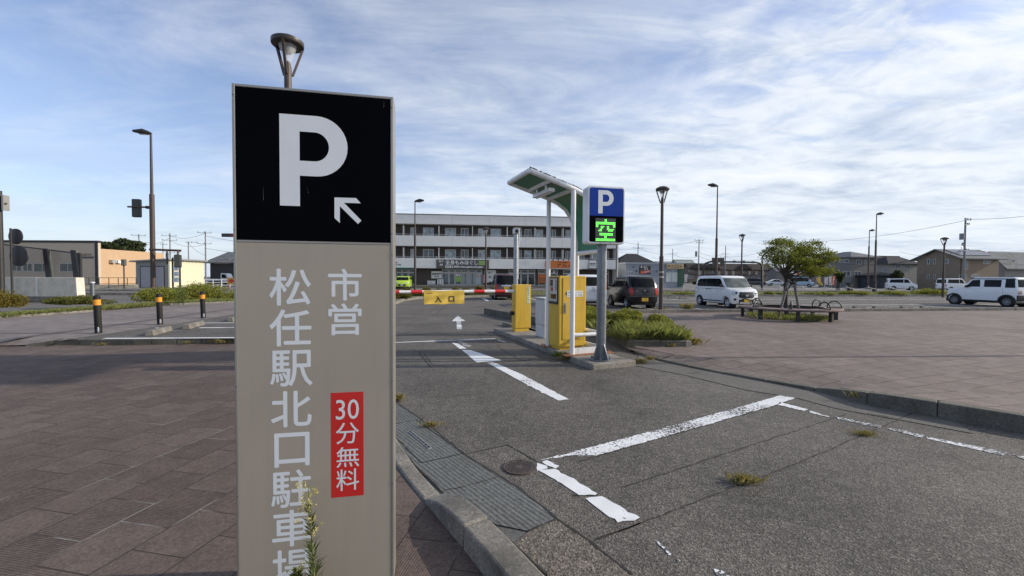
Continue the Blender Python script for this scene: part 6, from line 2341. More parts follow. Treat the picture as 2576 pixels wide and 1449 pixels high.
# ---------------------------------------------------------------- plain houses, set square to the car park
def house(label, pxc, D, pxr, pxl, ye, yr, wall, roof, rtype='hip', front=(), side=(), rz=LA, over=0.5, base=0.0, cat='house', name='house', extra=None, glass=M_WIN):
    """pxc: nearest corner; pxr: end of the front wall; pxl: far end of the side wall (left of pxc = left side shown)"""
    C = at(pxc, 700, D)
    C.z = base
    yh = 695 + (pxc - 1288) * 0.006 + 2.5
    ze, zr_ = 1.5 + (yh - ye) / FPX * D - base, 1.5 + (yh - yr) / FPX * D - base
    w = on_plane(pxr, 600, C, rz)[0]
    d = on_plane(pxl, 600, C, rz + PI / 2)[0]
    d = min(max(abs(d), 4), 30)
    t = thing(name, label, cat, tuple(C), rz)
    x0, x1 = min(0, w), max(0, w)
    mb = MB()
    mb.box2((x0, 0, -0.3), (x1, d, ze))
    if rtype == 'gable_y':      # gable over the side walls: ridge along y... gable seen on the front
        mb.slab([(x0, ze), (x1, ze), ((x0 + x1) / 2, zr_)], 0.0, d)
    if rtype == 'gable_x':
        n0 = len(mb.v)
        for x in (x0, x1):
            pass
        mb.add([(x0, 0, ze), (x0, d, ze), (x0, d / 2, zr_), (x1, 0, ze), (x1, d, ze), (x1, d / 2, zr_)], [(0, 1, 2), (5, 4, 3), (0, 2, 5, 3), (1, 4, 5, 2)])
    mb.build('wall', wall, t)
    o = over
    th = 0.16
    mb = MB()
    if rtype == 'flat':
        mb.box2((x0 - 0.12, -0.12, ze), (x1 + 0.12, d + 0.12, ze + 0.3))
    elif rtype == 'hip':
        rx0, rx1 = x0 - o, x1 + o
        ry0, ry1 = -o, d + o
        W_, D_ = rx1 - rx0, ry1 - ry0
        ins = min(W_, D_) / 2
        if W_ > D_:
            r0, r1 = (rx0 + ins, d / 2), (rx1 - ins, d / 2)
        else:
            r0, r1 = ((x0 + x1) / 2, ry0 + ins), ((x0 + x1) / 2, ry1 - ins)
        P = [(rx0, ry0, ze), (rx1, ry0, ze), (rx1, ry1, ze), (rx0, ry1, ze), (r0[0], r0[1], zr_), (r1[0], r1[1], zr_)]
        mb.add(P, [(0, 1, 5, 4), (1, 2, 5), (2, 3, 4, 5), (3, 0, 4), (3, 2, 1, 0)] if W_ > D_ else [(0, 1, 4), (1, 2, 5, 4), (2, 3, 5), (3, 0, 4, 5), (3, 2, 1, 0)])
        mb.box2((rx0, ry0, ze - th), (rx1, ry1, ze - 0.002))
    elif rtype == 'gable_x':
        s_ = (zr_ - ze) / (d / 2)
        for sg in (0, 1):
            ya, yb = (-o, d / 2) if sg == 0 else (d + o, d / 2)
            za = ze - s_ * o
            P = [(x0 - o, ya, za), (x1 + o, ya, za), (x1 + o, yb, zr_), (x0 - o, yb, zr_)]
            mb.add([(p[0], p[1], p[2] + 0.02) for p in P] + [(p[0], p[1], p[2] + 0.02 + th) for p in P], [(0, 1, 2, 3), (7, 6, 5, 4), (0, 4, 5, 1), (1, 5, 6, 2), (2, 6, 7, 3), (3, 7, 4, 0)])
    else:
        xm = (x0 + x1) / 2
        s_ = (zr_ - ze) / ((x1 - x0) / 2)
        for xa in (x0 - o, x1 + o):
            za = ze - s_ * o
            P = [(xa, -o, za), (xa, d + o, za), (xm, d + o, zr_), (xm, -o, zr_)]
            mb.add([(p[0], p[1], p[2] + 0.02) for p in P] + [(p[0], p[1], p[2] + 0.02 + th) for p in P], [(0, 1, 2, 3), (7, 6, 5, 4), (0, 4, 5, 1), (1, 5, 6, 2), (2, 6, 7, 3), (3, 7, 4, 0)])
    mb.build('roof', roof, t)
    for (a, b, c, e) in front:
        (wx0, wz1), (wx1, wz0) = on_plane(a, b, C, rz), on_plane(c, e, C, rz)
        window(t, wx0, wx1, max(wz0, 0.05), wz1, 0.0, glass, 0.07, 1 if wx1 - wx0 > 1.0 else 0)
    for (a, b, c, e) in side:
        (wx0, wz1), (wx1, wz0) = on_plane(a, b, C, rz + PI / 2), on_plane(c, e, C, rz + PI / 2)
        ya, yb = sorted((wx0, wx1))
        hold = bpy.data.objects.new('side_window', None)
        wo = window(t, ya, yb, max(wz0, 0.05), wz1, 0.0, glass, 0.07, 1 if yb - ya > 1.0 else 0)
        bpy.data.objects.remove(hold)
        sgn = 1 if pxl < pxc else -1
        wo.rotation_euler = (0, 0, -PI / 2 if sgn > 0 else PI / 2)
        wo.location = (0, 0, 0)
        if sgn > 0:      # left wall: outside is -x ; local x runs along y
            wo.rotation_euler = (0, 0, PI / 2)
            wo.scale = (1, -1, 1)
        else:
            wo.rotation_euler = (0, 0, PI / 2)
    t['front_w'], t['depth'], t['eave'], t['ridge'] = w, d, ze, zr_
    return t, C, w, d, ze, zr_


def nd(r):
    t = r[0]
    for k_ in ('front_w', 'depth', 'eave', 'ridge'):
        del t[k_]
    return r


h6 = lambda x, y: (2106.4 + x / 4.5, 509.8 + y / 4.5)
h5 = lambda x, y: (1717.3 + x / 5.4, 563.5 + y / 5.4)
h3 = lambda x, y: (1569.7 + x / 12.8, 630.6 + y / 12.8)


def rects(fn, L_):
    return [(*fn(a, b), *fn(c, e)) for a, b, c, e in L_]


W_OCHRE = pm('ochre_render', (0.25, 0.195, 0.14), 0.85, var=0.1, vs=1.5)
W_GREYB = pm('grey_brown_render', (0.19, 0.175, 0.16), 0.85, var=0.1, vs=1.5)
W_PALE = pm('pale_render', (0.27, 0.26, 0.235), 0.85, var=0.12, vs=1.5)
W_BROWN = pm('brown_render', (0.17, 0.135, 0.105), 0.85, var=0.12, vs=1.5)
W_DARK = pm('dark_cladding', (0.030, 0.034, 0.045), 0.6, var=0.15)
W_BLUEG = pm('blue_grey_render', (0.27, 0.30, 0.34), 0.85, var=0.08, vs=1.2, dirt=(0.18, 0.2, 0.22), dirt_amt=0.4, streak=True)
W_TAN = pm('tan_render', (0.50, 0.335, 0.20), 0.85, var=0.05, vs=2)
W_CREAM = pm('cream_cladding', (0.66, 0.63, 0.45), 0.7, var=0.04)
W_GREENG = pm('grey_green_metal', (0.26, 0.30, 0.28), 0.6, var=0.08)
M_SOLAR = pm('solar_panel', (0.11, 0.115, 0.13), 0.25, var=0.05, metal=0.3)

# big ochre house
r = nd(house('large ochre gabled house with solar panels, behind the white off-road car', 2414, 66, 2515, 2309, 648, 626, W_OCHRE, M_ROOFG, 'gable_x',
             rects(h6, [(1440, 660, 1475, 755), (1650, 655, 1730, 695), (1380, 815, 1460, 850), (1510, 815, 1600, 845)]),
             rects(h6, [(1020, 640, 1048, 697), (1088, 640, 1115, 697), (1215, 640, 1260, 690), (1018, 812, 1042, 868), (1088, 812, 1112, 868)]), over=0.7))
t, C, w, d, ze, zr_ = r
mb = MB()
s_ = (zr_ - ze) / (d / 2)
for i in range(5):
    for j in range(3):
        dj = (d / 2 - 0.75) / 3
        xa, ya = 0.6 + i * (w - 1.4) / 5, 0.4 + j * dj
        xb, yb = xa + (w - 1.4) / 5 - 0.06, ya + dj - 0.06
        P = [(xa, ya, ze + s_ * ya + 0.25), (xb, ya, ze + s_ * ya + 0.25), (xb, yb, ze + s_ * yb + 0.25), (xa, yb, ze + s_ * yb + 0.25)]
        mb.add(P + [(p[0], p[1], p[2] + 0.05) for p in P], [(3, 2, 1, 0), (4, 5, 6, 7), (0, 1, 5, 4), (1, 2, 6, 5), (2, 3, 7, 6), (3, 0, 4, 7)])
mb.build('solar_panels', M_SOLAR, t)
mb = MB()
xq = w * 0.62
mb.cyl((xq, d / 2, zr_), (xq, d / 2, zr_ + 0.7), 0.04, n=8)
mb.lathe([(0, 0.05), (0.25, 0.02), (0.38, -0.06)], 16, (xq + 0.05, d / 2 - 0.1, zr_ + 0.95), 'y')
mb.build('dish_aerial', M_STEEL, t)
mb = MB()
mb.cyl((0.12, -0.08, 0), (0.12, -0.08, ze - 0.2), 0.05, n=8)
mb.build('downpipe', M_DKMETAL, t)
nd(house('dark tiled house at the right edge, partly behind the off-road car', 2528, 72, 2740, 2505, 668, 634, W_PALE, M_ROOFG, 'gable_x', rects(h6, [(1970, 640, 2010, 680), (2025, 695, 2113, 740)]), over=0.6))
r = nd(house('grey-brown two-storey house with pale hipped roof, right of the tree', 2140, 74, 2206, 2062, 646, 630, W_GREYB, M_ROOFG, 'hip',
             rects(h6, [(215, 645, 270, 700), (195, 778, 265, 835), (310, 645, 325, 705)]), rects(h6, [(30, 640, 130, 680), (60, 775, 150, 835)]), over=0.6))
nd(house('dark roofed house between the two street lights and the ochre house', 2232, 84, 2312, 2204, 663, 644, W_PALE, M_ROOFD, 'hip',
         rects(h6, [(655, 700, 715, 745), (760, 700, 820, 745)]), (), over=0.5))
nd(house('red-brown flat-topped building seen above the roofs', 2150, 118, 2263, 2136, 645, 631, pm('red_brown_brick', (0.16, 0.095, 0.075), 0.85, var=0.12), M_DKMETAL, 'flat', over=0))
nd(house('low dark carport beside the grey-brown house', 2218, 70, 2262, 2208, 692, 684, W_DARK, M_ROOFD, 'hip', over=0.6, name='carport', cat='carport'))
# brown apartments
r = nd(house('long brown two-storey apartment block with dark roof', 1735, 138, 1942, 1727, 674.5, 662.5, W_BROWN, M_ROOFB, 'gable_x',
             rects(h5, [(225, 600, 250, 640), (365, 605, 440, 665), (540, 605, 570, 640), (655, 605, 690, 640), (800, 605, 865, 665), (950, 605, 985, 640), (1020, 700, 1070, 740), (1145, 605, 1180, 645),
                        (860, 705, 900, 760), (940, 705, 985, 760), (1140, 705, 1180, 760), (80, 605, 115, 645), (130, 605, 145, 645), (80, 700, 115, 745), (130, 700, 145, 745)]), (), over=0.6))
t, C, w, d, ze, zr_ = r
pan_m = pm('balcony_panel', (0.42, 0.37, 0.30), 0.8)
for a, b in ((215, 245), (480, 505), (580, 605), (665, 700), (890, 915), (985, 1010), (1080, 1100)):
    A, B = on_plane(*h5(a, 640), C, LA), on_plane(*h5(b, 690), C, LA)
    flatbox('balcony_panel', A, B, -0.02, 0.2, pan_m, t)
zf = on_plane(*h5(600, 690), C, LA)[1]
mb = MB()
mb.box2((0, -0.15, zf - 0.15), (w, 0, zf + 0.15))
mb.build('floor_band', W_DARK, t)
for fx in (0.10, 0.27, 0.66):
    mb = MB()
    xm = w * fx
    mb.slab([(xm - 2.6, ze - 0.05), (xm + 2.6, ze - 0.05), (xm, ze + 1.6)], -0.75, d * 0.3)
    mb.build('gable', M_ROOFB, t)
nd(house('grey shed with pale roof behind the tree', 1955, 120, 2075, 1945, 682, 673, W_GREYB, M_ROOFG, 'gable_x', over=0.4, name='shed', cat='shed'))
# pizza shop
r = nd(house('blue-grey single-storey restaurant with a PIZZA sign and dark green corner', 1574, 62, 1718.5, 1570, 664.5, 664, W_BLUEG, W_BLUEG, 'flat', over=0, cat='restaurant', name='restaurant'))
t, C, w, d, ze, zr_ = r
PP = lambda x, y: on_plane(*h3(x, y), C, LA)
for A, B in (((1355, 695), (1530, 1010)), ((1538, 695), (1718, 1010))):
    a, b = PP(*A), PP(*B)
    window(t, a[0], b[0], b[1], a[1], 0.0, pm('blind', (0.55, 0.60, 0.58), 0.4), 0.06, 0)
a, b = PP(135, 672), PP(300, 790)
window(t, a[0], b[0], b[1], a[1], 0, M_WIN, 0.08, 1)
flatbox('corner_panel', PP(1733, 592), PP(1905, 1160), -0.01, 0.12, pm('deep_green', (0.012, 0.07, 0.04), 0.6), t)
sb = flatbox('signboard', PP(1350, 430), PP(1900, 588), -0.14, 0.10, pm('sign_wood', (0.42, 0.33, 0.19), 0.7, var=0.2), t, 'weathered wooden signboard over the window')
mb = MB()
for i, ch in enumerate('PIZZA'):
    a, b = PP(1385 + i * 92 + (26 if ch == 'I' else 0), 462), PP(1455 + i * 92 - (26 if ch == 'I' else 0), 560)
    put_text(mb, ch, (a[0] + b[0]) / 2, (a[1] + b[1]) / 2, a[1] - b[1], b[0] - a[0], -0.245, bold=0.02, skew=0.25)
mb.build('lettering', pm('sign_brown', (0.16, 0.08, 0.03), 0.7), sb, recalc=False)
sb = flatbox('signboard', PP(500, 488), PP(838, 752), -0.02, 0.12, pm('sign_black', (0.02, 0.012, 0.014), 0.5), t, 'black and red signboard on the grey wall')
for A, B, mt in (((530, 505), (572, 550), M_SIGNW), ((515, 605), (615, 640), M_SIGNGREY), ((520, 660), (640, 740), F_RED), ((645, 640), (740, 725), F_PINK), ((735, 630), (825, 700), F_PINK)):
    flatbox('print', PP(*A), PP(*B), -0.14, 0.01, mt, sb)
words(sb, [('スリー', PP(615, 505), PP(750, 560)), ('エース', PP(640, 570), PP(755, 615))], -0.152, M_SIGNW)
for x, y in ((290, 520), (400, 655), (1050, 655)):
    A = PP(x, y)
    mb = MB()
    mb.box((A[0], -0.12, A[1]), (0.16, 0.24, 0.12))
    mb.build('wall_lamp', M_DKMETAL, t)
nd(house('house with dark hipped roof and solar panels behind the blue-grey restaurant', 1560, 92, 1640, 1540, 659, 636, W_BROWN, M_ROOFD, 'hip', over=0.6))
nd(house('narrow tan building wedged beside the white shop building', 1560, 66, 1573, 1556, 672, 671, pm('tan_dull', (0.38, 0.32, 0.22), 0.85), W_GREYB, 'flat', rects(h3, [(-30, 630, -5, 700)]), over=0, name='building', cat='building'))
nd(house('grey-green metal roofed hall left of the brown apartments', 1703, 150, 1748, 1690, 662, 653, W_GREENG, W_GREENG, 'gable_x', over=0.3, name='hall', cat='hall'))
nd(house('lower grey-green roofed hall behind the restaurant', 1656, 160, 1698, 1645, 664, 657.5, W_GREENG, W_GREENG, 'gable_x', over=0.3, name='hall', cat='hall'))

# ---------------------------------------------------------------- left side buildings
q = at(248, 690, 60)
st_ = thing('store_building', 'tan flat-roofed store with sunlit side wall at the far left', 'store', (q.x, q.y, 0), 0)
yh = 690
ZS = lambda y, D_: 1.5 + (yh - y) / FPX * D_
zt_, zs_ = ZS(604, 60), ZS(624, 60)
mb = MB()
mb.box2((-40, 0.4, 0), (-0.02, 11.2, zs_))
mb.build('side_wall', W_TAN, st_)
mb = MB()
mb.box2((-40, 0, 0), (0, 0.39, zt_))
mb.build('front_wall', pm('tan_front', (0.52, 0.43, 0.33), 0.85, var=0.06), st_)
mb = MB()
mb.box2((-40, -0.08, zt_ - 0.32), (0.03, 0.42, zt_))
mb.build('roof_trim', M_DKMETAL, st_)
mb = MB()
mb.box2((-0.42, -0.09, 0), (-0.02, -0.001, zt_ - 0.33))
mb.build('corner_trim', M_DKMETAL, st_)
SP = lambda px, py: on_plane(px, py, Vector((q.x, q.y, 0)), 0)
for a, b, c, e in ((150, 662, 192, 673), (85, 662, 128, 674), (58, 662, 82, 672), (30, 662, 55, 672)):
    A, B = SP(a, b), SP(c, e)
    window(st_, A[0], B[0], max(B[1] - 0.6, 0.3), A[1], 0, M_WIND, 0.08, 1)
words(st_, [('LEOT', SP(206, 638.5), SP(232, 643))], -0.03, M_TEXT)
flatbox('wall_sign', SP(202, 645), SP(266 - 30, 650), -0.002, 0.05, M_SIGNGREY, st_)
mb = MB()
mb.box2((-0.019, 1.6, ZS(660, 62)), (0.5, 2.3, ZS(652, 62)))
mb.build('wall_unit', M_STEEL, st_)
mb = MB()
mb.box2((-0.019, 2.6, ZS(660, 62)), (0.4, 3.3, ZS(653, 62)))
mb.build('wall_unit', M_SIGNW, st_)

q = at(424, 690, 50)
sd_ = thing('shed', 'cream metal shed with grey shuttered end, left of the big sign', 'shed', (q.x, q.y, 0), 0)
SQ = lambda px, py, D_=50: on_plane(px, py, Vector((q.x, q.y, 0)), 0)
xl = SQ(342, 690)[0]
dd_ = on_plane(513, 690, Vector((q.x, q.y, 0)), PI / 2)[0]
zc_, zl_ = SQ(424, 654)[1], SQ(342, 659)[1]
mb = MB()
mb.slab([(xl, 0), (0, 0), (0, zc_), (xl, zl_)], 0, 0.2)
mb.build('end_wall', pm('shed_grey', (0.27, 0.275, 0.255), 0.75, var=0.05), sd_)
mb = MB()
mb.slab([(xl + 0.01, 0), (-0.01, 0), (-0.01, zc_ - 0.02), (xl + 0.01, zl_ - 0.02)], 0.2, dd_)
mb.build('side_wall', W_CREAM, sd_)
mb = MB()
P = [(xl - 0.5, zl_ - 0.02), (0.35, zc_ + 0.03), (0.35, zc_ + 0.20), (xl - 0.5, zl_ + 0.14)]
mb.slab(P, -0.35, dd_ + 0.3)
for i in range(26):
    mb.box2((0.351, -0.3 + i * (dd_ + 0.5) / 26, zc_ - 0.02), (0.40, -0.3 + (i + 0.5) * (dd_ + 0.5) / 26, zc_ + 0.12))
mb.build('roof', pm('shed_roof', (0.28, 0.28, 0.27), 0.6), sd_)
A, B = SQ(355, 671), SQ(412, 722)
flatbox('shutter_frame', (A[0] - 0.12, A[1] + 0.1), (B[0] + 0.12, 0), -0.002, 0.03, M_DKMETAL, sd_)
sh = flatbox('shutter', (A[0], A[1]), (B[0], 0.02), -0.033, 0.03, pm('shutter_grey', (0.34, 0.335, 0.36), 0.6), sd_)
nd(house('dark navy two-storey house left of the big sign', 529, 78, 640, 520, 660, 632, W_DARK, M_ROOFG, 'hip', [(540, 651, 580, 664)], (), rz=R(0), over=0.8, base=0.2))

# concrete parapet of the underpass with a glazed screen on top
q = at(193, 690, 23)
cw = thing('concrete_parapet', 'stained concrete parapet wall with a white joint at the far left', 'wall', (q.x, q.y, 0), R(-2))
CQ = lambda px, py: on_plane(px, py, Vector((q.x, q.y, 0)), R(-2))
zt_ = CQ(100, 697.5)[1]
mb = MB()
mb.slab([(-14, 0.28), (0.0, 0.28), (-0.06, zt_), (-14, zt_)], 0, 0.45)
mb.build('wall', concrete_mat('stained_concrete', (0.66, 0.61, 0.52), (0.34, 0.31, 0.25), amt=0.6, speck=False), cw, bevel=0.02)
mb = MB()
mb.slab([(-14, 0.0), (0.12, 0.0), (0.12, 0.14), (0.0, 0.28), (-14, 0.28)], -0.12, 0.5)
mb.build('footing', M_KERB, cw)
xj = CQ(92, 720)[0]
mb = MB()
mb.box2((xj - 0.03, -0.012, 0.29), (xj + 0.03, 0.0, zt_ - 0.002))
mb.build('joint', M_SIGNW, cw)
sc_ = thing('glazed_screen', 'dark framed screen with leaning posts above the concrete parapet', 'screen', (q.x, q.y + 0.4, zt_), R(-2))
SX = lambda px, py: (CQ(px, py)[0], CQ(px, py)[1] - zt_)
for (a, b) in ((95, 624), (166, 628)):
    A = SX(a, b)
    mb = MB()
    mb.slab([(A[0] - 0.14, A[1]), (A[0] + 0.08, A[1]), (A[0] + 0.30, 0), (A[0] + 0.02, 0)], -0.06, 0.06)
    mb.build('post', M_DKMETAL, sc_)
    mb = MB()
    mb.slab([(A[0] + 0.081, A[1] - 0.02), (A[0] + 0.20, A[1] - 0.02), (A[0] + 0.40, 0), (A[0] + 0.301, 0)], -0.05, 0.05)
    mb.build('strut', pm('strut_green_grey', (0.10, 0.10, 0.085), 0.6), sc_)
A, B = SX(-60, 608), SX(184, 637)
mb = MB()
mb.tube([(A[0], 0, A[1]), (B[0], 0, B[1])], 0.035, 8)
mb.build('top_rail', M_DKMETAL, sc_)
mb = MB()
mb.box2((B[0] - 0.07, -0.05, 0), (B[0] + 0.03, 0.05, B[1] + 0.03))
mb.build('end_post', M_DKMETAL, sc_)
mb = MB()
mb.slab([(A[0], 0.02), (B[0] - 0.07, 0.02), (B[0] - 0.07, B[1] - 0.03), (A[0], A[1] - 0.03)], 0.055, 0.07)
mb.build('glass', clear_mat('screen_glass', (0.10, 0.10, 0.09), 0.08, 0.22), sc_)

# convex mirrors on a pole, edge pole
q = at(26, 690, 22.6)
mr_ = thing('traffic_mirror', 'round traffic mirrors seen from behind on a pole at the left edge', 'mirror', (q.x, q.y, 0), R(-5))
zh = lambda y: 1.5 + (688 - y) / FPX * 22.6
mb = MB()
mb.cyl((0, 0.06, 0), (0, 0.06, zh(572)), 0.05, n=10)
mb.build('pole', M_DKMETAL, mr_, smooth=50)
for (yc, r_, dx_) in ((592, 0.43, 0.05), (641, 0.56, 0.22)):
    mb = MB()
    mb.lathe([(0, 0.03), (r_ * 0.95, 0.045), (r_, 0.05), (r_, 0.10), (0, 0.10)], 28, (dx_, 0.16, zh(yc)), 'y')
    mb.build('mirror_back', pm('mirror_back', (0.030, 0.024, 0.024), 0.5), mr_, smooth=30)
q = at(2, 690, 20)
ep = thing('signal_post', 'thick dark post at the left edge with a pale plate', 'post', (q.x, q.y, 0))
zh2 = lambda y: 1.5 + (688 - y) / FPX * 20
mb = MB()
mb.cyl((0, 0, 0), (0, 0, zh2(479)), 0.13, 0.11, n=14)
mb.build('pole', M_DKMETAL, ep, smooth=50)
mb = MB()
mb.box((0.25, 0.05, (zh2(490) + zh2(528)) / 2), (0.09, 0.25, zh2(490) - zh2(528)))
mb.build('signal_box', M_ALU, ep)
mb = MB()
mb.tube([(0.1, 0, zh2(511)), (0.36, 0, zh2(511))], 0.04, 8)
mb.build('bracket', M_DKMETAL, ep)

# grey stub post with a white cap
p = gr(233, 745, 0.1)
gp = thing('stub_post', 'short thick grey post with white cap between the hedges', 'post', (p.x, p.y, 0.1))
hh = (745 - 709) / FPX * p.y
mb = MB()
mb.cyl((0, 0, 0), (0, 0, hh - 0.06), 0.125, n=18)
mb.build('post', M_GALVD, gp, smooth=50)
mb = MB()
mb.lathe([(0.128, hh - 0.07), (0.128, hh - 0.01), (0.10, hh), (0, hh)], 18)
mb.build('cap', M_SIGNW, gp, smooth=40)


# ---------------------------------------------------------------- traffic signals
def signal_head(label, x, y, z, w, h, d, rz, arm=None, lit=None, kind='traffic light', hood=True):
    t = thing('traffic_light', label, kind, (x, y, z), rz)
    mb = MB()
    mb.box((0, 0, 0), (w, d, h))
    mb.build('housing', pm('signal_grey', (0.040, 0.045, 0.042), 0.5), t, bevel=0.05)
    n = 3 if max(w, h) / min(w, h) > 2 else 2
    for i in range(n):
        off = ((i + 0.5) / n - 0.5)
        px_, pz_ = (off * w, 0) if w > h else (0, off * h)
        r_ = min(w, h) * 0.34
        mb = MB()
        mb.lathe([(0, 0), (r_, 0), (r_, 0.02)], 16, (px_, d / 2 + 0.02, pz_), 'y')
        mb.build('lens', pm('dull_lens', (0.10, 0.03, 0.03), 0.3), t)
    if arm:
        for k_, (a, b, r_) in enumerate(arm):
            mb = MB()
            mb.tube([a, b], r_, 8)
            mb.build('arm', M_BROWN, t, smooth=50)
    return t


zp = lambda y, D_: 1.5 + (690 - y) / FPX * D_
q = at(347, 690, 26)
signal_head('vertical traffic signal seen from behind on the tall brown street light', q.x, q.y, zp(522.5, 26), 0.46, 1.12, 0.25, R(4),
            [((0.9, 0, zp(521, 26) - zp(522.5, 26)), (0.55, 0, zp(519.5, 26) - zp(522.5, 26)), 0.10), ((0.6, -0.16, 0.05), (-0.40, -0.16, 0.06), 0.055)])
q = at(448, 690, 26)
signal_head('pedestrian signal hanging from the arm of the tall brown street light', q.x, q.y, zp(654, 26), 0.34, 0.80, 0.40, R(30),
            [((-1.45, 0.5, zp(626, 26) - zp(654, 26)), (0.15, 0.1, zp(627.5, 26) - zp(654, 26)), 0.07), ((-0.55, 0.2, zp(628, 26) - zp(654, 26)), (-0.55, 0.2, zp(662, 26) - zp(654, 26)), 0.05), ((0, 0, 0.4), (0, 0.1, zp(628, 26) - zp(654, 26)), 0.05)])
q = at(312, 690, 44)
t_ = signal_head('small pedestrian signal on its own thin post before the tan wall', q.x, q.y, zp(658.5, 44), 0.42, 0.66, 0.3, R(160), [((0, 0, -0.3), (0, 0, -zp(658.5, 44)), 0.06)])
q = at(575, 692, 42)
t_ = signal_head('flat horizontal traffic signal poking out left of the big sign', q.x, q.y, zp(590, 42) + 0.06, 1.25, 0.36, 0.2, R(0), [((0.6, 0, 0), (1.5, 0, 0), 0.06), ((1.5, 0, 0.3), (1.5, 0, -zp(590, 42)), 0.1)])
mb = MB()
mb.box((0.42, -0.11, 0), (0.30, 0.02, 0.28))
mb.build('red_panel', pm('dull_red', (0.20, 0.03, 0.03), 0.5), t_)

# sign tower with white panels
q = at(443, 690, 44)
tw = thing('sign_tower', 'dark sign tower with three white panels before the cream shed', 'sign', (q.x, q.y, 0), 0)
TX = lambda px, py: on_plane(px, py, Vector((q.x, q.y, 0)), 0)
mb = MB()
for px_ in (433.5, 451.5):
    mb.box2((TX(px_, 690)[0] - 0.06, 0, 0), (TX(px_, 690)[0] + 0.06, 0.12, TX(px_, 650)[1]))
mb.box2((TX(433, 690)[0], 0.01, TX(440, 650)[1]), (TX(452, 690)[0], 0.11, TX(440, 648)[1]))
mb.build('frame', M_DKMETAL, tw)
for k_, (y0, y1) in enumerate(((669, 681), (683, 695.5), (697.5, 710))):
    A, B = TX(436, y0), TX(450.5, y1)
    pn = flatbox('panel', A, B, 0.02, 0.05, M_SIGNW, tw)
    mb = MB()
    if k_ == 0:
        mb.lathe([(0, -0.055), (0.11, -0.055), (0.11, -0.05)], 14, ((A[0] + B[0]) / 2, 0.02, (A[1] + B[1]) / 2 + 0.07), 'y')
        mb.box2(((A[0] * 0.75 + B[0] * 0.25), -0.036, B[1] + 0.06), ((A[0] * 0.25 + B[0] * 0.75), -0.031, B[1] + 0.11))
    else:
        mb.box2(((A[0] * 0.8 + B[0] * 0.2), -0.036, (A[1] + B[1]) / 2 - 0.05), ((A[0] * 0.35 + B[0] * 0.65), -0.031, (A[1] + B[1]) / 2 + 0.04))
    mb.build('emblem', M_STEEL, pn)


# ---------------------------------------------------------------- fences on the left
def fence(name, label, A, B, h, n, mat, rails, r=0.03):
    A, B = Vector(A), Vector(B)
    d = B - A
    L_ = d.length
    t = thing(name, label, 'fence', tuple(A), math.atan2(d.y, d.x))
    for i in range(n + 1):
        mb = MB()
        mb.cyl((L_ * i / n, 0, 0), (L_ * i / n, 0, h), r, n=8)
        mb.build('post', mat, t)
    for f in rails:
        mb = MB()
        mb.cyl((0, 0, h * f), (L_, 0, h * f), r * 0.8, n=8)
        mb.build('rail', mat, t)
    return t


a, b = at(197, 690, 42), at(342, 690, 47)
fence('guard_fence', 'black pipe guard fence before the tan store wall', (a.x, a.y, 0.45), (b.x, b.y, 0.45), 0.78, 6, M_DKMETAL, (0.97, 0.15), 0.035)
mb = MB()
a2, b2 = Vector((a.x, a.y, 0)), Vector((b.x, b.y, 0))
mb.prism([(a.x - 3, a.y + 0.2), (b.x, b.y - 0.2), (b.x, b.y + 0.3), (a.x - 3, a.y + 0.7)], 0, 0.45)
wl = mb.build('low_wall', concrete_mat('low_wall_stone', (0.20, 0.19, 0.17), amt=0.6), None)
tag(wl, 'low stained stone wall under the black guard fence', 'wall')
a, b = at(514, 692, 50), at(640, 692, 52)
fence('guard_fence', 'white pipe guard fence beside the cream shed', (a.x, a.y, 0.1), (b.x, b.y, 0.1), 0.95, 6, M_SIGNW, (0.98, 0.6, 0.25), 0.04)
q = at(584, 692, 46)
wa = thing('road_works_sign', 'yellow road works board with red arrow and red cone, half behind the big sign', 'sign', (q.x, q.y, 0), 0)
WZ = lambda y: 1.5 + (691 - y) / FPX * 46
mb = MB()
mb.box2((-0.55, 0, WZ(712)), (0.55, 0.04, WZ(696)))
brd = mb.build('board', pm('board_orange', (0.62, 0.34, 0.06), 0.6), wa)
mb = MB()
zc_ = (WZ(712) + WZ(696)) / 2
mb.add([(-0.45, -0.006, zc_), (-0.05, -0.006, zc_ + 0.26), (-0.05, -0.006, zc_ + 0.12), (0.45, -0.006, zc_ + 0.12), (0.45, -0.006, zc_ - 0.12), (-0.05, -0.006, zc_ - 0.12), (-0.05, -0.006, zc_ - 0.26)], [(0, 6, 5, 4, 3, 2, 1)])
mb.build('arrow', M_RED, brd)
mb = MB()
mb.box2((-0.4, 0.01, 0), (-0.34, 0.05, WZ(712)))
mb.box2((0.34, 0.01, 0), (0.4, 0.05, WZ(712)))
mb.build('leg', M_RED, wa)


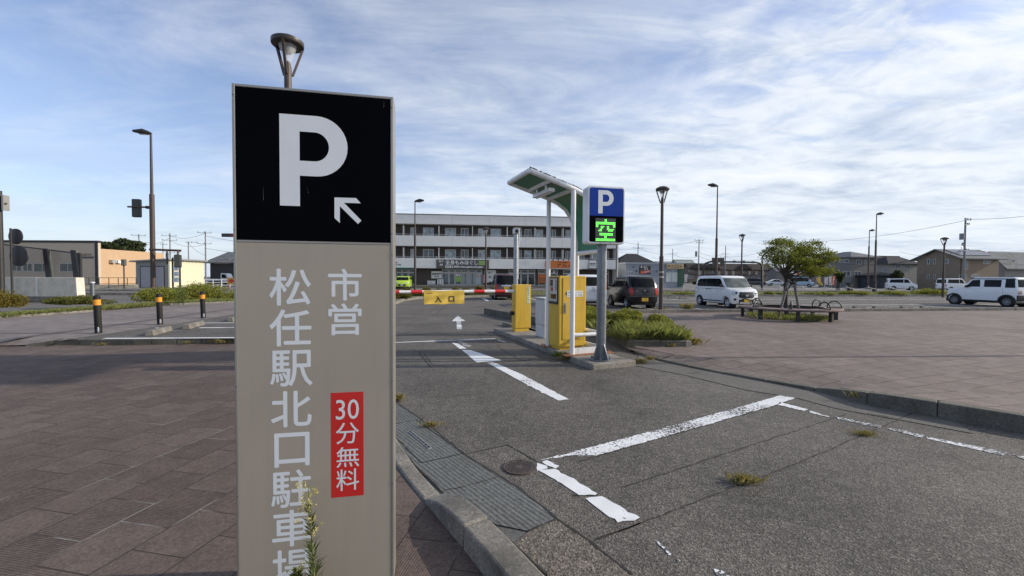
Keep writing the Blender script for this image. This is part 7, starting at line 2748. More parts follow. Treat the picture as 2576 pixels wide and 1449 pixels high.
# ---------------------------------------------------------------- utility poles and wires
def utility_pole(label, px, ytop, D_, arms, transf=None, r=0.15, yh=None):
    q = at(px, 700, D_)
    yh = (695 + (px - 1288) * 0.006 + 2.5) if yh is None else yh
    H = 1.5 + (yh - ytop) / FPX * D_
    t = thing('utility_pole', label, 'utility pole', (q.x, q.y, 0), R(14), 'concrete utility poles')
    mb = MB()
    mb.cyl((0, 0, 0), (0, 0, H), r, r * 0.7, 12)
    mb.build('pole', pm('pole_concrete', (0.20, 0.20, 0.205), 0.8), t, smooth=50)
    for (dz, x0, x1) in arms:
        mb = MB()
        mb.box2((x0, -0.05 - r, H - dz - 0.05), (x1, 0.03 - r, H - dz + 0.05))
        am = mb.build('crossarm', M_STEEL, t)
        n = 3
        for i in range(n):
            x = x0 + 0.12 + (x1 - x0 - 0.24) * i / (n - 1)
            mb = MB()
            mb.lathe([(0.0, 0.05), (0.06, 0.06), (0.05, 0.12), (0.08, 0.16), (0.05, 0.26), (0, 0.28)], 8, (x, -0.01 - r, H - dz))
            mb.build('insulator', M_SIGNGREY, am)
    for (x, dz, s) in (transf or ()):
        mb = MB()
        mb.cyl((x, 0, H - dz - s), (x, 0, H - dz), 0.28, n=12)
        mb.build('transformer', M_GALVD, t, smooth=40)
    return Vector((q.x, q.y, H))


UP = {}
for key, args in dict(
    l1=('leftmost utility pole above the tan store wall', 351, 588, 100, [(0.3, -1.5, 1.5), (2.0, -1.4, 2.8)], [(0.7, 4.5, 0.9)]),
    l2=('utility pole behind the pedestrian signal arm', 429, 585, 96, [(0.6, -1.6, 1.4), (1.6, -1.5, 1.5), (4.5, -0.2, 2.0)], [(-0.6, 4.6, 1.0)]),
    l3=('slim utility pole right of the tall brown street light', 411, 608, 128, [(0.6, -0.6, 1.2)], None),
    l4=('short utility pole with one arm above the cream shed', 475, 605, 104, [(0.3, -0.5, 2.0)], None),
    l5=('tallest utility pole left of the big sign', 518, 580, 88, [(0.3, -1.4, 1.2), (2.6, -1.4, 1.2)], None),
    r1=('utility pole above the solar roof right of the P sign', 1604, 610, 120, [(1.6, -1.6, 1.8)], [(0.5, 4.4, 0.8)]),
    r2=('small utility pole above the PIZZA sign', 1691, 626, 150, [(1.6, -1.8, 1.8)], [(0.6, 4.2, 0.8)]),
    r3=('utility pole with transformer left of the white two-tone van', 1757, 602, 104, [(0.3, -1.4, 1.2), (0.9, -1.0, 1.0)], [(-0.75, 3.0, 1.3)]),
    r4=('slim utility pole behind the overhead road sign', 1824, 618, 130, [(2.6, -1.6, 0.9), (3.6, -2.0, 0.9)], None),
    r5=('pale double utility pole right of the brown apartments', 1917, 644, 60, [(0.5, -0.4, 0.2)], None),
    r6=('utility pole with transformer beside the ochre house', 2424, 549, 62, [(0.3, -0.5, 0.9), (1.0, -0.3, 0.6), (4.8, -0.5, 0.6)], [(-0.65, 2.3, 0.9)]),
).items():
    UP[key] = utility_pole(*args[:5], transf=args[5], yh=690.5 if key[0] == 'l' else None)


def wire(label, a, b, sag=0.8, r=0.022, n=14, dz=(0, 0)):
    a, b = Vector(a) + Vector((0, 0, dz[0])), Vector(b) + Vector((0, 0, dz[1]))
    mb = MB()
    P = []
    for i in range(n + 1):
        f = i / n
        p = a.lerp(b, f)
        p.z -= sag * 4 * f * (1 - f)
        P.append(p)
    mb.tube(P, r, 5)
    o = mb.build('overhead_cable', pm('cable_black', (0.05, 0.05, 0.055), 0.6), None, smooth=60)
    return tag(o, label, 'cable', 'overhead cables')


wire('cable joining the two leftmost utility poles', UP['l1'], UP['l2'], 0.9, 0.03, dz=(-2, -1))
wire('upper cable from the pole behind the signal arm to the tallest left pole', UP['l2'], UP['l5'], 0.8, 0.03, dz=(-0.6, -0.3))
wire('second cable from the pole behind the signal arm to the tallest left pole', UP['l2'], UP['l5'], 1.0, 0.03, dz=(-1.6, -2.6))
wire('low cable crossing above the cream shed roof', UP['l3'], UP['l5'], 0.9, 0.03, dz=(-2.5, -7))
wire('cable running from the short one-armed pole to the right', UP['l4'], UP['l5'], 0.5, 0.03, dz=(-0.4, -5))
wire('upper cable from the tallest left pole to behind the big sign', UP['l5'], at(760, 612, 80), 0.7, 0.03, dz=(-0.9, 0))
wire('lower cable from the tallest left pole to behind the big sign', UP['l5'], at(760, 636, 80), 0.7, 0.03, dz=(-3.5, 0))
wire('cable from the white building to the pole above the solar roof', at(1540, 622, 100), UP['r1'], 0.5, 0.03, dz=(0, -1.6))
wire('cable between the pole above the solar roof and the PIZZA pole', UP['r1'], UP['r2'], 0.8, 0.035, dz=(-1.6, -1.8))
wire('high cable from the P sign to the transformer pole', at(1560, 607, 100), UP['r3'], 1.2, 0.03, dz=(0, -0.3))
wire('cable between the PIZZA pole and the transformer pole', UP['r2'], UP['r3'], 0.8, 0.035, dz=(-1.8, -4.3))
wire('cable between the transformer pole and the slim pole', UP['r3'], UP['r4'], 0.9, 0.035, dz=(-3.2, -2.4))
wire('lower cable between the transformer pole and the slim pole', UP['r3'], UP['r4'], 1.0, 0.035, dz=(-4.2, -3.6))
wire('low cable between the restaurant roof and the transformer pole', at(1640, 648, 120), UP['r3'], 0.5, 0.035, dz=(0, -5))
wire('cable from the slim pole towards the tree crown', UP['r4'], at(1950, 622, 90), 0.8, 0.03, dz=(-3.4, 0))
wire('cable reaching the pale double pole', at(1835, 650, 110), UP['r5'], 0.4, 0.02, dz=(0, -0.4))
wire('long cable sweeping from the tree to the pole by the ochre house', at(1960, 606, 100), UP['r6'], 1.2, 0.025, 20, dz=(0, -0.35))
wire('cable from the pole by the ochre house to the right edge', UP['r6'], at(2700, 524, 55), 0.4, 0.025, dz=(-0.2, 0))
wire('lower cable from the ochre house pole down to the red-brown building', at(2262, 632, 100), UP['r6'], 0.9, 0.025, dz=(0, -4.8))
wire('low cable from the ochre house pole to the right edge', UP['r6'], at(2700, 622, 62), 0.3, 0.022, dz=(-4.8, 0))
wire('dark cable crossing low behind the two street lights', at(2180, 668, 60), at(2330, 643, 60), 0.3, 0.03)
wire('dark cable crossing before the dark roofed house', at(2095, 660, 62), at(2330, 650, 60), 0.6, 0.03)

# ---------------------------------------------------------------- overhead road sign seen from behind
q = at(1845, 700, 58)
ga = thing('overhead_sign', 'dark overhead road sign frame arching behind the white two-tone van', 'road sign', (q.x, q.y, 0), LA)
GX = lambda x, y: on_plane(*h5(x, y), Vector((q.x, q.y, 0)), LA)
mb = MB()
pts = [(GX(285, 700)[0], 0, 0), *[(GX(x, y)[0], 0, GX(x, y)[1]) for x, y in ((287, 580), (310, 535), (370, 513), (700, 515), (1000, 522), (1050, 535), (1075, 570))], (GX(1082, 700)[0], 0, 0)]
mb.tube(pts, 0.13, 10)
mb.build('frame', M_DKMETAL, ga, smooth=50)
for a, b, c, e, nm in ((387, 458, 552, 515, 'sign_back'), (395, 520, 470, 572, 'sign_back'), (500, 520, 555, 572, 'sign_back'), (672, 497, 706, 530, 'clamp_box'), (803, 500, 836, 533, 'clamp_box'), (928, 505, 962, 536, 'clamp_box')):
    A, B = GX(a, b), GX(c, e)
    flatbox(nm, A, B, -0.14, 0.08, M_DKMETAL, ga)

# chain posts beside the road
proto = None
posts = []
for i in range(17):
    a_ = -3.0 + i * 2.45
    p = lot(a_, 19.95)
    posts.append(p)
    if proto is None:
        proto = thing('chain_post', 'thin pale chain post', 'post', (p[0], p[1], 0.14), LA, 'chain posts along the far side of the car park')
        mb = MB()
        mb.cyl((0, 0, 0), (0, 0, 0.68), 0.032, n=10)
        mb.lathe([(0.04, 0.66), (0.045, 0.70), (0.03, 0.74), (0, 0.75)], 10)
        mb.build('post', pm('post_grey', (0.42, 0.41, 0.38), 0.6), proto, smooth=50)
        o = proto
    else:
        o = copy_tree(proto)
        o.location = (p[0], p[1], 0.14)
    o['label'] = 'thin pale chain post in the row along the far side of the car park'
mb = MB()
P = []
for (x, y), (x2, y2) in zip(posts, posts[1:]):
    for i in range(8):
        f = i / 8
        P.append((x + (x2 - x) * f, y + (y2 - y) * f, 0.14 + 0.62 - 0.22 * 4 * f * (1 - f)))
mb.tube(P, 0.014, 5)
tag(mb.build('chain', M_STEEL, None), 'sagging pale chain strung along the far edge of the car park', 'chain')

# dark cabinets, pole sign and other small things beyond the road
for px_, y0, y1, D_, w_, lab in ((2137.5, 704, 724, 50, 0.50, 'dark square cabinet left of the two street lights'), (2200.5, 701, 726, 48, 0.30, 'dark square pole base under the taller street light')):
    q = at(px_, 700, D_)
    h_ = max(0.8, (y1 - y0) / FPX * D_)
    t = thing('street_cabinet', lab, 'cabinet', (q.x, q.y, 0.1), LA)
    mb = MB()
    mb.box((0, 0, h_ / 2), (w_, w_, h_))
    mb.build('body', M_DKMETAL, t, bevel=0.02)
    mb = MB()
    mb.box((0, 0, h_ + 0.03), (w_ + 0.12, w_ + 0.12, 0.06))
    mb.build('lid', M_DKMETAL, t)
q = at(2004, 700, 62)
ss = thing('pole_sign', 'red and white shop pole sign seen through the tree', 'sign', (q.x, q.y, 0), LA)
Z2 = lambda y: 1.5 + (702 - y) / FPX * 62
mb = MB()
mb.box2((-0.75, 0, Z2(692.5)), (0.75, 0.2, Z2(684)))
bdd = mb.build('board', M_SIGNW, ss)
mb = MB()
mb.box2((-0.55, -0.01, Z2(690)), (-0.1, -0.002, Z2(687)))
mb.box2((0.0, -0.01, Z2(690.5)), (0.55, -0.002, Z2(686)))
mb.build('print', F_RED, bdd)
mb = MB()
mb.cyl((0, 0.1, 0), (0, 0.1, Z2(692.5)), 0.09, n=10)
mb.build('pole', M_DKMETAL, ss)

# ================================================================ BENCH, TREE AND PLANTING
L_AZ = leaf_mat('azalea_leaf', (0.12, 0.14, 0.026), (0.32, 0.31, 0.055), 0.38)
L_AZ2 = leaf_mat('azalea_leaf_dark', (0.055, 0.070, 0.016), (0.17, 0.17, 0.032), 0.32)
L_BRONZE = leaf_mat('bronze_leaf', (0.085, 0.075, 0.016), (0.24, 0.18, 0.032), 0.32)
L_TREE = leaf_mat('tree_leaf', (0.075, 0.10, 0.018), (0.21, 0.215, 0.035), 0.45)
L_GRASS = leaf_mat('grass_blade', (0.11, 0.14, 0.04), (0.29, 0.29, 0.105), 0.42)
L_DRY = leaf_mat('dry_grass', (0.17, 0.13, 0.045), (0.33, 0.27, 0.11), 0.3)
L_DARK = leaf_mat('far_tree_leaf', (0.020, 0.032, 0.012), (0.058, 0.072, 0.022), 0.25)
L_WEED = leaf_mat('weed_leaf', (0.060, 0.085, 0.020), (0.13, 0.16, 0.04), 0.35)
L_FLOWER = leaf_mat('weed_flower', (0.42, 0.36, 0.12), (0.62, 0.56, 0.28), 0.3)
M_BARK = pm('bark', (0.060, 0.050, 0.042), 0.9, var=0.35, vs=14, bump=0.6, bs=35)
M_TWIG = pm('twig', (0.075, 0.055, 0.038), 0.9, var=0.3)
M_STAKE = pm('stake_wood', (0.16, 0.135, 0.115), 0.85, var=0.25, vs=10)
M_SLAT = pm('weathered_slat', (0.26, 0.19, 0.165), 0.75, var=0.22, vs=7)


def bush(label, cx, cy, z0, rx, ry, h, n, leaf, mat, seed, name='shrub', cat='shrub', group=None, blobs=9, stems=5, shell=0.75):
    rng = np.random.default_rng(seed)
    t = thing(name, label, cat, (cx, cy, z0), 0, group)
    per = n // blobs
    C = []
    for b in range(blobs):
        a = rng.uniform(0, 2 * PI)
        q_ = math.sqrt(rng.uniform(0, 1)) * 0.72
        bx, by = q_ * math.cos(a) * rx, q_ * math.sin(a) * ry
        top = h * (1 - 0.55 * q_ ** 2) * rng.uniform(0.78, 1.08)
        br = np.array([rx, ry, 0]) * rng.uniform(0.30, 0.48)
        br[2] = top * 0.5
        d = rng.normal(size=(per, 3))
        d /= np.linalg.norm(d, axis=1)[:, None]
        r_ = (shell + (1 - shell) * rng.random(per)) * (1 + 0.10 * rng.normal(size=per))
        P = d * r_[:, None] * br + np.array([bx, by, top * 0.5])
        C.append(P)
    C = np.concatenate(C)
    C = C[C[:, 2] > 0.02]
    quads_mesh('foliage', leaf_quads(C, leaf, rng), mat, t)
    if stems:
        for i in range(stems):
            a = rng.uniform(0, 2 * PI)
            q_ = rng.uniform(0.2, 0.7)
            mb = MB()
            mb.tube([(0.1 * rx * math.cos(a), 0.1 * ry * math.sin(a), 0), (0.5 * q_ * rx * math.cos(a), 0.5 * q_ * ry * math.sin(a), h * 0.35), (q_ * rx * math.cos(a), q_ * ry * math.sin(a), h * 0.75)], [0.018, 0.012, 0.005], 5)
            mb.build('stem', M_TWIG, t)
    return t


def bush_px(label, x0, x1, ytop, D_, z0, n, leaf, mat, seed, ry=None, **kw):
    a, b = at(x0, 700, D_), at(x1, 700, D_)
    yh = 695 + ((x0 + x1) / 2 - 1288) * 0.006 + 2.5
    top = 1.5 + (yh - ytop) / FPX * D_
    rx = (b.x - a.x) / 2
    return bush(label, (a.x + b.x) / 2, D_, z0, rx, ry or rx, max(top - z0, 0.2), n, leaf, mat, seed, **kw)


# planter beside the gate
g_ = 'shrubs in the planter by the gate'
bush_px('leafy azalea shrub behind the P sign post in the gate planter', 1472, 1545, 775, 11.6, 0.19, 9000, 0.028, L_AZ, 1, 0.55, group=g_, blobs=14)
bush_px('widest azalea shrub in the middle of the gate planter', 1535, 1625, 776, 11.1, 0.19, 12000, 0.028, L_AZ, 2, 0.6, group=g_, blobs=16)
bush_px('reddish tipped azalea shrub at the right end of the gate planter', 1625, 1694, 790, 10.6, 0.19, 8000, 0.026, L_AZ, 3, 0.42, group=g_, blobs=12)
bush_px('far azalea shrub in the gate planter, between the two yellow boxes and the black wagon', 1440, 1510, 768, 14.0, 0.19, 6000, 0.030, L_AZ, 4, 0.8, group=g_, blobs=12)
rng = np.random.default_rng(11)
F0, F1 = Vector(pf0), Vector(pf1)
n_ = 7500
t_ = rng.random(n_)
back = rng.random(n_) ** 1.4 * 1.5
XY = np.stack([F0.x + (F1.x - F0.x) * t_ - 0.10 * back - 0.25 * (t_ < 0.2) * back, F0.y + 0.16 + (F1.y - F0.y) * t_ + back], 1)
clump = 0.10 + 0.20 * np.clip(np.sin(XY[:, 0] * 7.3 + 2.0 * np.sin(XY[:, 1] * 4.1)) * 0.6 + 0.5, 0, 1)
Q = grass_quads(XY, 0.19, clump, 0.0030, rng, 0.4)
tag(quads_mesh('grass', Q, L_GRASS), 'bright long grass growing along the front of the gate planter', 'grass', kind='stuff')
XY2 = np.stack([F0.x + (F1.x - F0.x) * rng.random(2600), F0.y + 0.16 + rng.random(2600) ** 1.3 * 1.1], 1)
tag(quads_mesh('grass', grass_quads(XY2, 0.19, 0.24, 0.0024, rng, 0.4), L_GRASS), 'tall grass blades mixed among the shrubs of the gate planter', 'grass', kind='stuff')


def tuft(label, x, y, z, r, h, n, mat, seed, flat=0.5):
    rng = np.random.default_rng(seed)
    t = thing('grass_tuft', label, 'weed', (x, y, z), 0, 'weeds growing in cracks and joints')
    a = rng.uniform(0, 2 * PI, n)
    n_b = n
    q_ = np.abs(rng.normal(0, 0.42, n)) * r
    XY = np.stack([q_ * np.cos(a), q_ * np.sin(a) * 0.5], 1)
    bl_ = quads_mesh('blades', grass_quads(XY, 0, h * 0.7, 0.0015, rng, 0.05 + flat * 0.7), mat, t)
    tag(bl_, kind='stuff')
    XY = np.stack([q_[: n // 4] * np.cos(a[: n // 4]) * 0.7, q_[: n // 4] * np.sin(a[: n // 4]) * 0.4], 1)
    quads_mesh('green_blades', grass_quads(XY, 0, h * 0.5, 0.0018, rng, 0.35), L_WEED, t)
    return t


for k_, (px_, py_, z_, r_, h_, n_, mt, lab) in enumerate((
        (1870, 1214, 0.0, 0.16, 0.09, 260, L_DRY, 'dry grass tuft in the long asphalt crack'), (2175, 1094, 0.0, 0.18, 0.06, 240, L_DRY, 'mossy weed patch by the thin white line on the right'),
        (1085, 1072, 0.01, 0.16, 0.07, 160, L_DRY, 'yellowish weeds along the gutter edge near the drain slot'), (1001, 1008, 0.01, 0.10, 0.13, 120, L_DRY, 'pale weed at the gutter right beside the big sign'),
        (1612, 914, 0.0, 0.16, 0.12, 260, L_DRY, 'weed tuft at the right corner of the gate island'), (1636, 905, 0.03, 0.14, 0.10, 150, L_DRY, 'weeds where the planter kerb drops'),
        (1405, 897, 0.05, 0.22, 0.13, 220, L_WEED, 'straggly weeds under the yellow ticket machine'), (1422, 905, 0.02, 0.2, 0.10, 160, L_DRY, 'dry weeds at the island edge below the canopy post'),
        (1744, 866, PZ, 0.22, 0.20, 260, L_DRY, 'seeding grass at the right corner of the gate planter'), (1690, 872, PZ, 0.12, 0.12, 90, L_DRY, 'small weeds under the front kerb of the gate planter'),
        (555, 862, 0.03, 0.35, 0.12, 240, L_DRY, 'dry weeds on the low kerb beside the big sign'), (470, 864, 0.03, 0.2, 0.09, 90, L_DRY, 'thin weeds on the low kerb left of the big sign'),
        (255, 868, 0.02, 0.2, 0.08, 80, L_DRY, 'small weeds on the low kerb under the nearest bollard'),
        (1665, 783, PZ, 0.35, 0.25, 200, L_DRY, 'dry weeds round the foot of the banded bell lamp'), (1729, 781, PZ, 0.3, 0.45, 160, L_DRY, 'tall thin weed at the far kerb before the white two-tone van'),
        (2165, 1000, 0.05, 0.15, 0.12, 60, L_DRY, 'thin red-stemmed weeds behind the raised kerb'))):
    p = gr(px_, py_, z_)
    tuft(lab, p.x, p.y, z_, r_, h_, n_, mt, 40 + k_)

# left bed
g2 = 'bushes in the left planting bed'
bush_px('bronze green bush at the far left edge', -40, 63, 729, 16.8, 0.16, 7000, 0.034, L_BRONZE, 21, 0.9, group=g2, blobs=14)
bush_px('low spreading hedge between the concrete parapet and the nearest bollard', 105, 278, 742, 18.8, 0.16, 9000, 0.036, L_AZ2, 22, 0.8, group=g2, blobs=16)
bush_px('big sprawling bush behind the middle bollard', 330, 470, 722, 21.5, 0.16, 10000, 0.042, L_AZ, 23, 1.3, group=g2, blobs=18)
bush_px('highest bush behind the farthest bollard', 430, 575, 711, 23.0, 0.16, 11000, 0.042, L_AZ, 24, 1.4, group=g2, blobs=18)
bush_px('bush touching the left edge of the big sign', 545, 640, 735, 23.5, 0.16, 6000, 0.042, L_AZ, 25, 1.2, group=g2, blobs=12)
rng = np.random.default_rng(31)
n_ = 18000
H = [Vector(p) for p in hk] + [hk_end]
i_ = rng.integers(0, len(H) - 1, n_)
f_ = rng.random(n_)
hx = np.array([[p.x, p.y] for p in H])
B_ = hx[i_] * (1 - f_)[:, None] + hx[i_ + 1] * f_[:, None]
off = rng.random(n_) ** 1.4 * 6.2 + 0.15
XY = B_ + np.stack([-0.05 * off, off], 1)
tag(quads_mesh('grass', grass_quads(XY, 0.16, 0.15, 0.006, rng, 0.5), L_GRASS), 'rough grass covering the left planting bed', 'grass', kind='stuff')
for px_, py_, h_, lab in ((450, 742, 0.9, 'tall straggling weed between the hedges'), (462, 745, 0.6, 'shorter weed beside the tall straggling one')):
    p = at(px_ - 1, 740, 19.0)
    t = thing('weed', lab, 'weed', (p.x, 19.0, 0.16), 0, 'weeds of the left planting bed')
    rng = np.random.default_rng(int(px_))
    mb = MB()
    mb.tube([(0, 0, 0), (0.04, 0, h_ * 0.5), (-0.02, 0, h_)], [0.012, 0.009, 0.004], 5)
    mb.build('stem', M_TWIG, t)
    C = np.stack([rng.normal(0, 0.11, 220), rng.normal(0, 0.11, 220), rng.uniform(0.1, h_, 220)], 1)
    quads_mesh('foliage', leaf_quads(C, 0.035, rng), L_WEED, t)

# hedge shrubs behind the barrier boom
g3 = 'shrubs behind the barrier boom'
labs = ['shrub next to the big sign behind the boom', 'bronze shrub below the lime green car', 'small rounded shrub left above the yellow banner', 'lowest rounded shrub above the yellow banner', 'rounded shrub over the middle of the yellow banner',
        'rounded shrub over the right end of the yellow banner', 'tallest bronze shrub between the bell lamp and the yellow banner', 'green shrub below the boom right of the yellow banner', 'green shrub below the boom left of the red van', 'shrub below the boom at the left end of the yellow banner', 'shrub below the boom, second from the big sign']
for k_, (x0, x1, yt, D_, mt) in enumerate(((975, 1022, 722, 25.5, L_BRONZE), (1012, 1040, 720, 27.5, L_BRONZE), (1061, 1085, 722, 31.5, L_BRONZE), (1092, 1112, 724, 32.0, L_BRONZE), (1134, 1158, 721, 32.5, L_BRONZE), (1160, 1184, 721, 32.6, L_BRONZE), (1193, 1219, 716, 32.8, L_BRONZE),
                                           (1163, 1205, 737, 31.8, L_AZ2), (1198, 1240, 738, 32.6, L_AZ2), (1035, 1075, 738, 29.6, L_AZ2), (990, 1040, 735, 26.0, L_AZ2))):
    bush_px(labs[k_], x0, x1, yt, D_, 0.155, 1800, 0.055, mt, 60 + k_, None, group=g3, blobs=9, stems=3)

# median shrubs
g4 = 'shrubs along the far side of the car park'
labs = ['low shrub behind the wheel stops right of the lamp post', 'small shrub just right of the white two-tone van', 'small shrub left of the tree trunk', 'shrub right of the tree stakes', 'low shrub below the red banner flags', 'long shrub below the two street lights', 'shrub below the small driving van', 'tallest shrub left of the white off-road car', 'low shrub half behind the white off-road car', 'low shrub behind the black wagon']
for k_, (x0, x1, yt) in enumerate(((1692, 1746, 735), (1930, 1946, 733), (1958, 1972, 735), (2022, 2060, 735), (2050, 2100, 734), (2105, 2190, 730), (2192, 2290, 731), (2290, 2385, 724), (2385, 2440, 733), (1590, 1680, 736))):
    D_ = 34.2 + ((x0 + x1) / 2 - 1700) / 1050 * 34 * 0.14 / (1 - 0.14 * ((x0 + x1) / 2 - 1288) / 1050)
    bush_px(labs[k_], x0, x1, yt, D_ + 0.9, 0.15, 2600 if x1 - x0 > 40 else 900, 0.06, L_AZ, 80 + k_, 0.8, group=g4, blobs=12, stems=3)
rng = np.random.default_rng(90)
n_ = 6000
aa = rng.uniform(-6, 45, n_)
bb = rng.uniform(16.5, 19.4, n_)
XY = np.stack([L0.x + LX.x * aa + LY.x * bb, L0.y + LX.y * aa + LY.y * bb], 1)
tag(quads_mesh('grass', grass_quads(XY, 0.15, 0.20, 0.012, rng, 0.5), L_GRASS), 'rough grass strip along the far side of the car park', 'grass', kind='stuff')


# ---------------------------------------------------------------- background trees
def far_tree(label, x0, x1, ytop, ybase, D_, n, leaf, seed, z0=0.0):
    rng = np.random.default_rng(seed)
    a, b = at(x0, 700, D_), at(x1, 700, D_)
    yh = 695 + ((x0 + x1) / 2 - 1288) * 0.006 + 2.5
    top, bot = 1.5 + (yh - ytop) / FPX * D_, max(1.5 + (yh - ybase) / FPX * D_, 0.4)
    t = thing('tree', label, 'tree', ((a.x + b.x) / 2, D_, z0))
    mb = MB()
    mb.tube([(0, 0, 0), (0.1, 0, bot), (0, 0.1, top * 0.7)], [0.25, 0.18, 0.05], 8)
    mb.build('trunk', M_BARK, t)
    rx = (b.x - a.x) / 2
    C = []
    nb = 22
    for i in range(nb):
        an, q_ = rng.uniform(0, 2 * PI), math.sqrt(rng.random()) * 0.75
        zc = bot + (top - bot) * rng.uniform(0.15, 0.85) * (1 - 0.45 * q_ ** 2)
        d = rng.normal(size=(n // nb, 3))
        d /= np.linalg.norm(d, axis=1)[:, None]
        r_ = rng.uniform(0.7, 1.08, n // nb)[:, None]
        C.append(d * r_ * np.array([rx * 0.33, rx * 0.33, (top - bot) * 0.2]) + np.array([q_ * rx * math.cos(an), q_ * rx * math.sin(an), zc]))
    quads_mesh('crown', leaf_quads(np.concatenate(C), leaf, rng), L_DARK, t)
    return t


far_tree('dark rounded tree rising behind the tan store', 246, 352, 595, 640, 92, 9000, 0.28, 5)
far_tree('small dark pine before the dark roofed house', 2240, 2272, 677, 702, 66, 2500, 0.13, 6)
far_tree('green bush tree beside the red banner flags', 2094, 2122, 680, 712, 54, 2500, 0.11, 7)
far_tree('low green bush right of the restaurant', 1742, 1768, 704, 716, 75, 1200, 0.12, 8)

# ---------------------------------------------------------------- round bench
tb = Vector((9.86, 14.9, PZ))
RO, RI, SH = 1.58, 1.08, 0.41
bn = thing('ring_bench', 'round wooden bench with hoop armrests encircling the tree', 'bench', tuple(tb), R(12))
mb = MB()
N_ = 64
for i in range(N_):
    a0, a1 = 2 * PI * i / N_ + 0.004, 2 * PI * (i + 1) / N_ - 0.004
    P = [(r_ * math.cos(a), r_ * math.sin(a), z) for z in (SH - 0.045, SH) for r_, a in ((RI, a0), (RO, a0), (RO, a1), (RI, a1))]
    mb.add(P, [(3, 2, 1, 0), (4, 5, 6, 7), (0, 1, 5, 4), (1, 2, 6, 5), (2, 3, 7, 6), (3, 0, 4, 7)])
mb.build('seat', M_SLAT, bn)
mb = MB()
mb.lathe([(RI - 0.02, SH - 0.10), (RI - 0.02, SH + 0.012), (RI - 0.006, SH + 0.012), (RI - 0.006, SH - 0.10), (RI - 0.02, SH - 0.10)], 64)
mb.lathe([(RO - 0.10, SH - 0.08), (RO - 0.10, SH - 0.046), (RO - 0.06, SH - 0.046), (RO - 0.06, SH - 0.08), (RO - 0.10, SH - 0.08)], 64)
mb.build('frame_ring', M_DKMETAL, bn)
for i in range(8):
    a = 2 * PI * (i + 0.25) / 8
    c_, s_ = math.cos(a), math.sin(a)
    mb = MB()
    mb.box((c_ * (RO - 0.16), s_ * (RO - 0.16), (SH - 0.1) / 2), (0.10, 0.10, SH - 0.1), a)
    mb.box(((RO + RI) / 2 * c_, (RO + RI) / 2 * s_, SH - 0.075), (RO - RI - 0.08, 0.06, 0.055), a)
    mb.build('leg', M_DKMETAL, bn)
    a = 2 * PI * i / 8 + 0.06
    c_, s_ = math.cos(a), math.sin(a)
    mb = MB()
    rm_ = (RO + RI) / 2
    P = [((rm_ + 0.20 * math.cos(u_)) * c_, (rm_ + 0.20 * math.cos(u_)) * s_, SH + 0.02 + 0.22 * math.sin(u_)) for u_ in [PI * k_ / 14 for k_ in range(15)]]
    mb.tube(P, 0.021, 8)
    mb.tube([P[0], P[-1]], 0.016, 8)
    mb.build('armrest', M_DKMETAL, bn, smooth=60)
mb = MB()
mb.lathe([(0, 0.05), (0.9, 0.05), (0.92, 0.0)], 40, tuple(tb))
soil_o = mb.build('soil', M_GRASSG)
struct(soil_o)
rng = np.random.default_rng(77)
a = rng.uniform(0, 2 * PI, 1500)
q_ = np.sqrt(rng.uniform(0.15, 1.6, 1500)) * 1.0
XY = np.stack([tb.x + q_ * np.cos(a), tb.y + q_ * np.sin(a)], 1)
tag(quads_mesh('grass', grass_quads(XY, PZ + 0.02, 0.16, 0.006, rng, 0.5), L_GRASS), 'weedy grass under the round bench', 'grass', kind='stuff')

# ---------------------------------------------------------------- the plaza tree
tree = thing('tree', 'young spreading tree with feathery crown in the middle of the round bench', 'tree', (tb.x, tb.y, PZ))
YT = tb.y


def T(px, py, dy=0.0):
    p = at(px, py, YT + dy)
    return Vector((p.x - tb.x, p.y - tb.y, p.z - PZ))


rnd = random.Random(12)
fork = T(1977, 716)
fork2 = T(1980, 690)
mb = MB()
mb.tube([(0, 0, -0.02), T(1976, 760), T(1976, 735), fork, fork2, T(1979, 668)], [0.085, 0.072, 0.068, 0.065, 0.052, 0.035], 12)
mb.build('trunk', M_BARK, tree, smooth=60)
tips = [(1928, 634, 0.0, 0.5), (1944, 622, 0.3, 1.0), (1965, 612, -0.2, 1.0), (1990, 610, 0.2, 1.0), (2050, 612, 0.0, 0.6), (2074, 640, 0.2, 1.2), (2088, 655, -0.2, 1.2), (2080, 678, 0.3, 1.3), (2042, 686, -0.4, 1.3),
        (2012, 662, -0.5, 1.2), (2032, 640, 0.5, 1.2), (1957, 648, 0.4, 1.0), (1984, 640, -0.6, 1.0), (2060, 662, -0.1, 1.3), (2004, 628, 0.4, 1.1), (2020, 672, 0.7, 1.2), (2064, 690, 0.1, 1.0), (1940, 655, -0.4, 0.7), (2040, 655, -0.7, 1.2), (2000, 650, 0.9, 1.0), (2030, 622, -0.3, 0.8)]
Cs, seeds = [], np.random.default_rng(4)
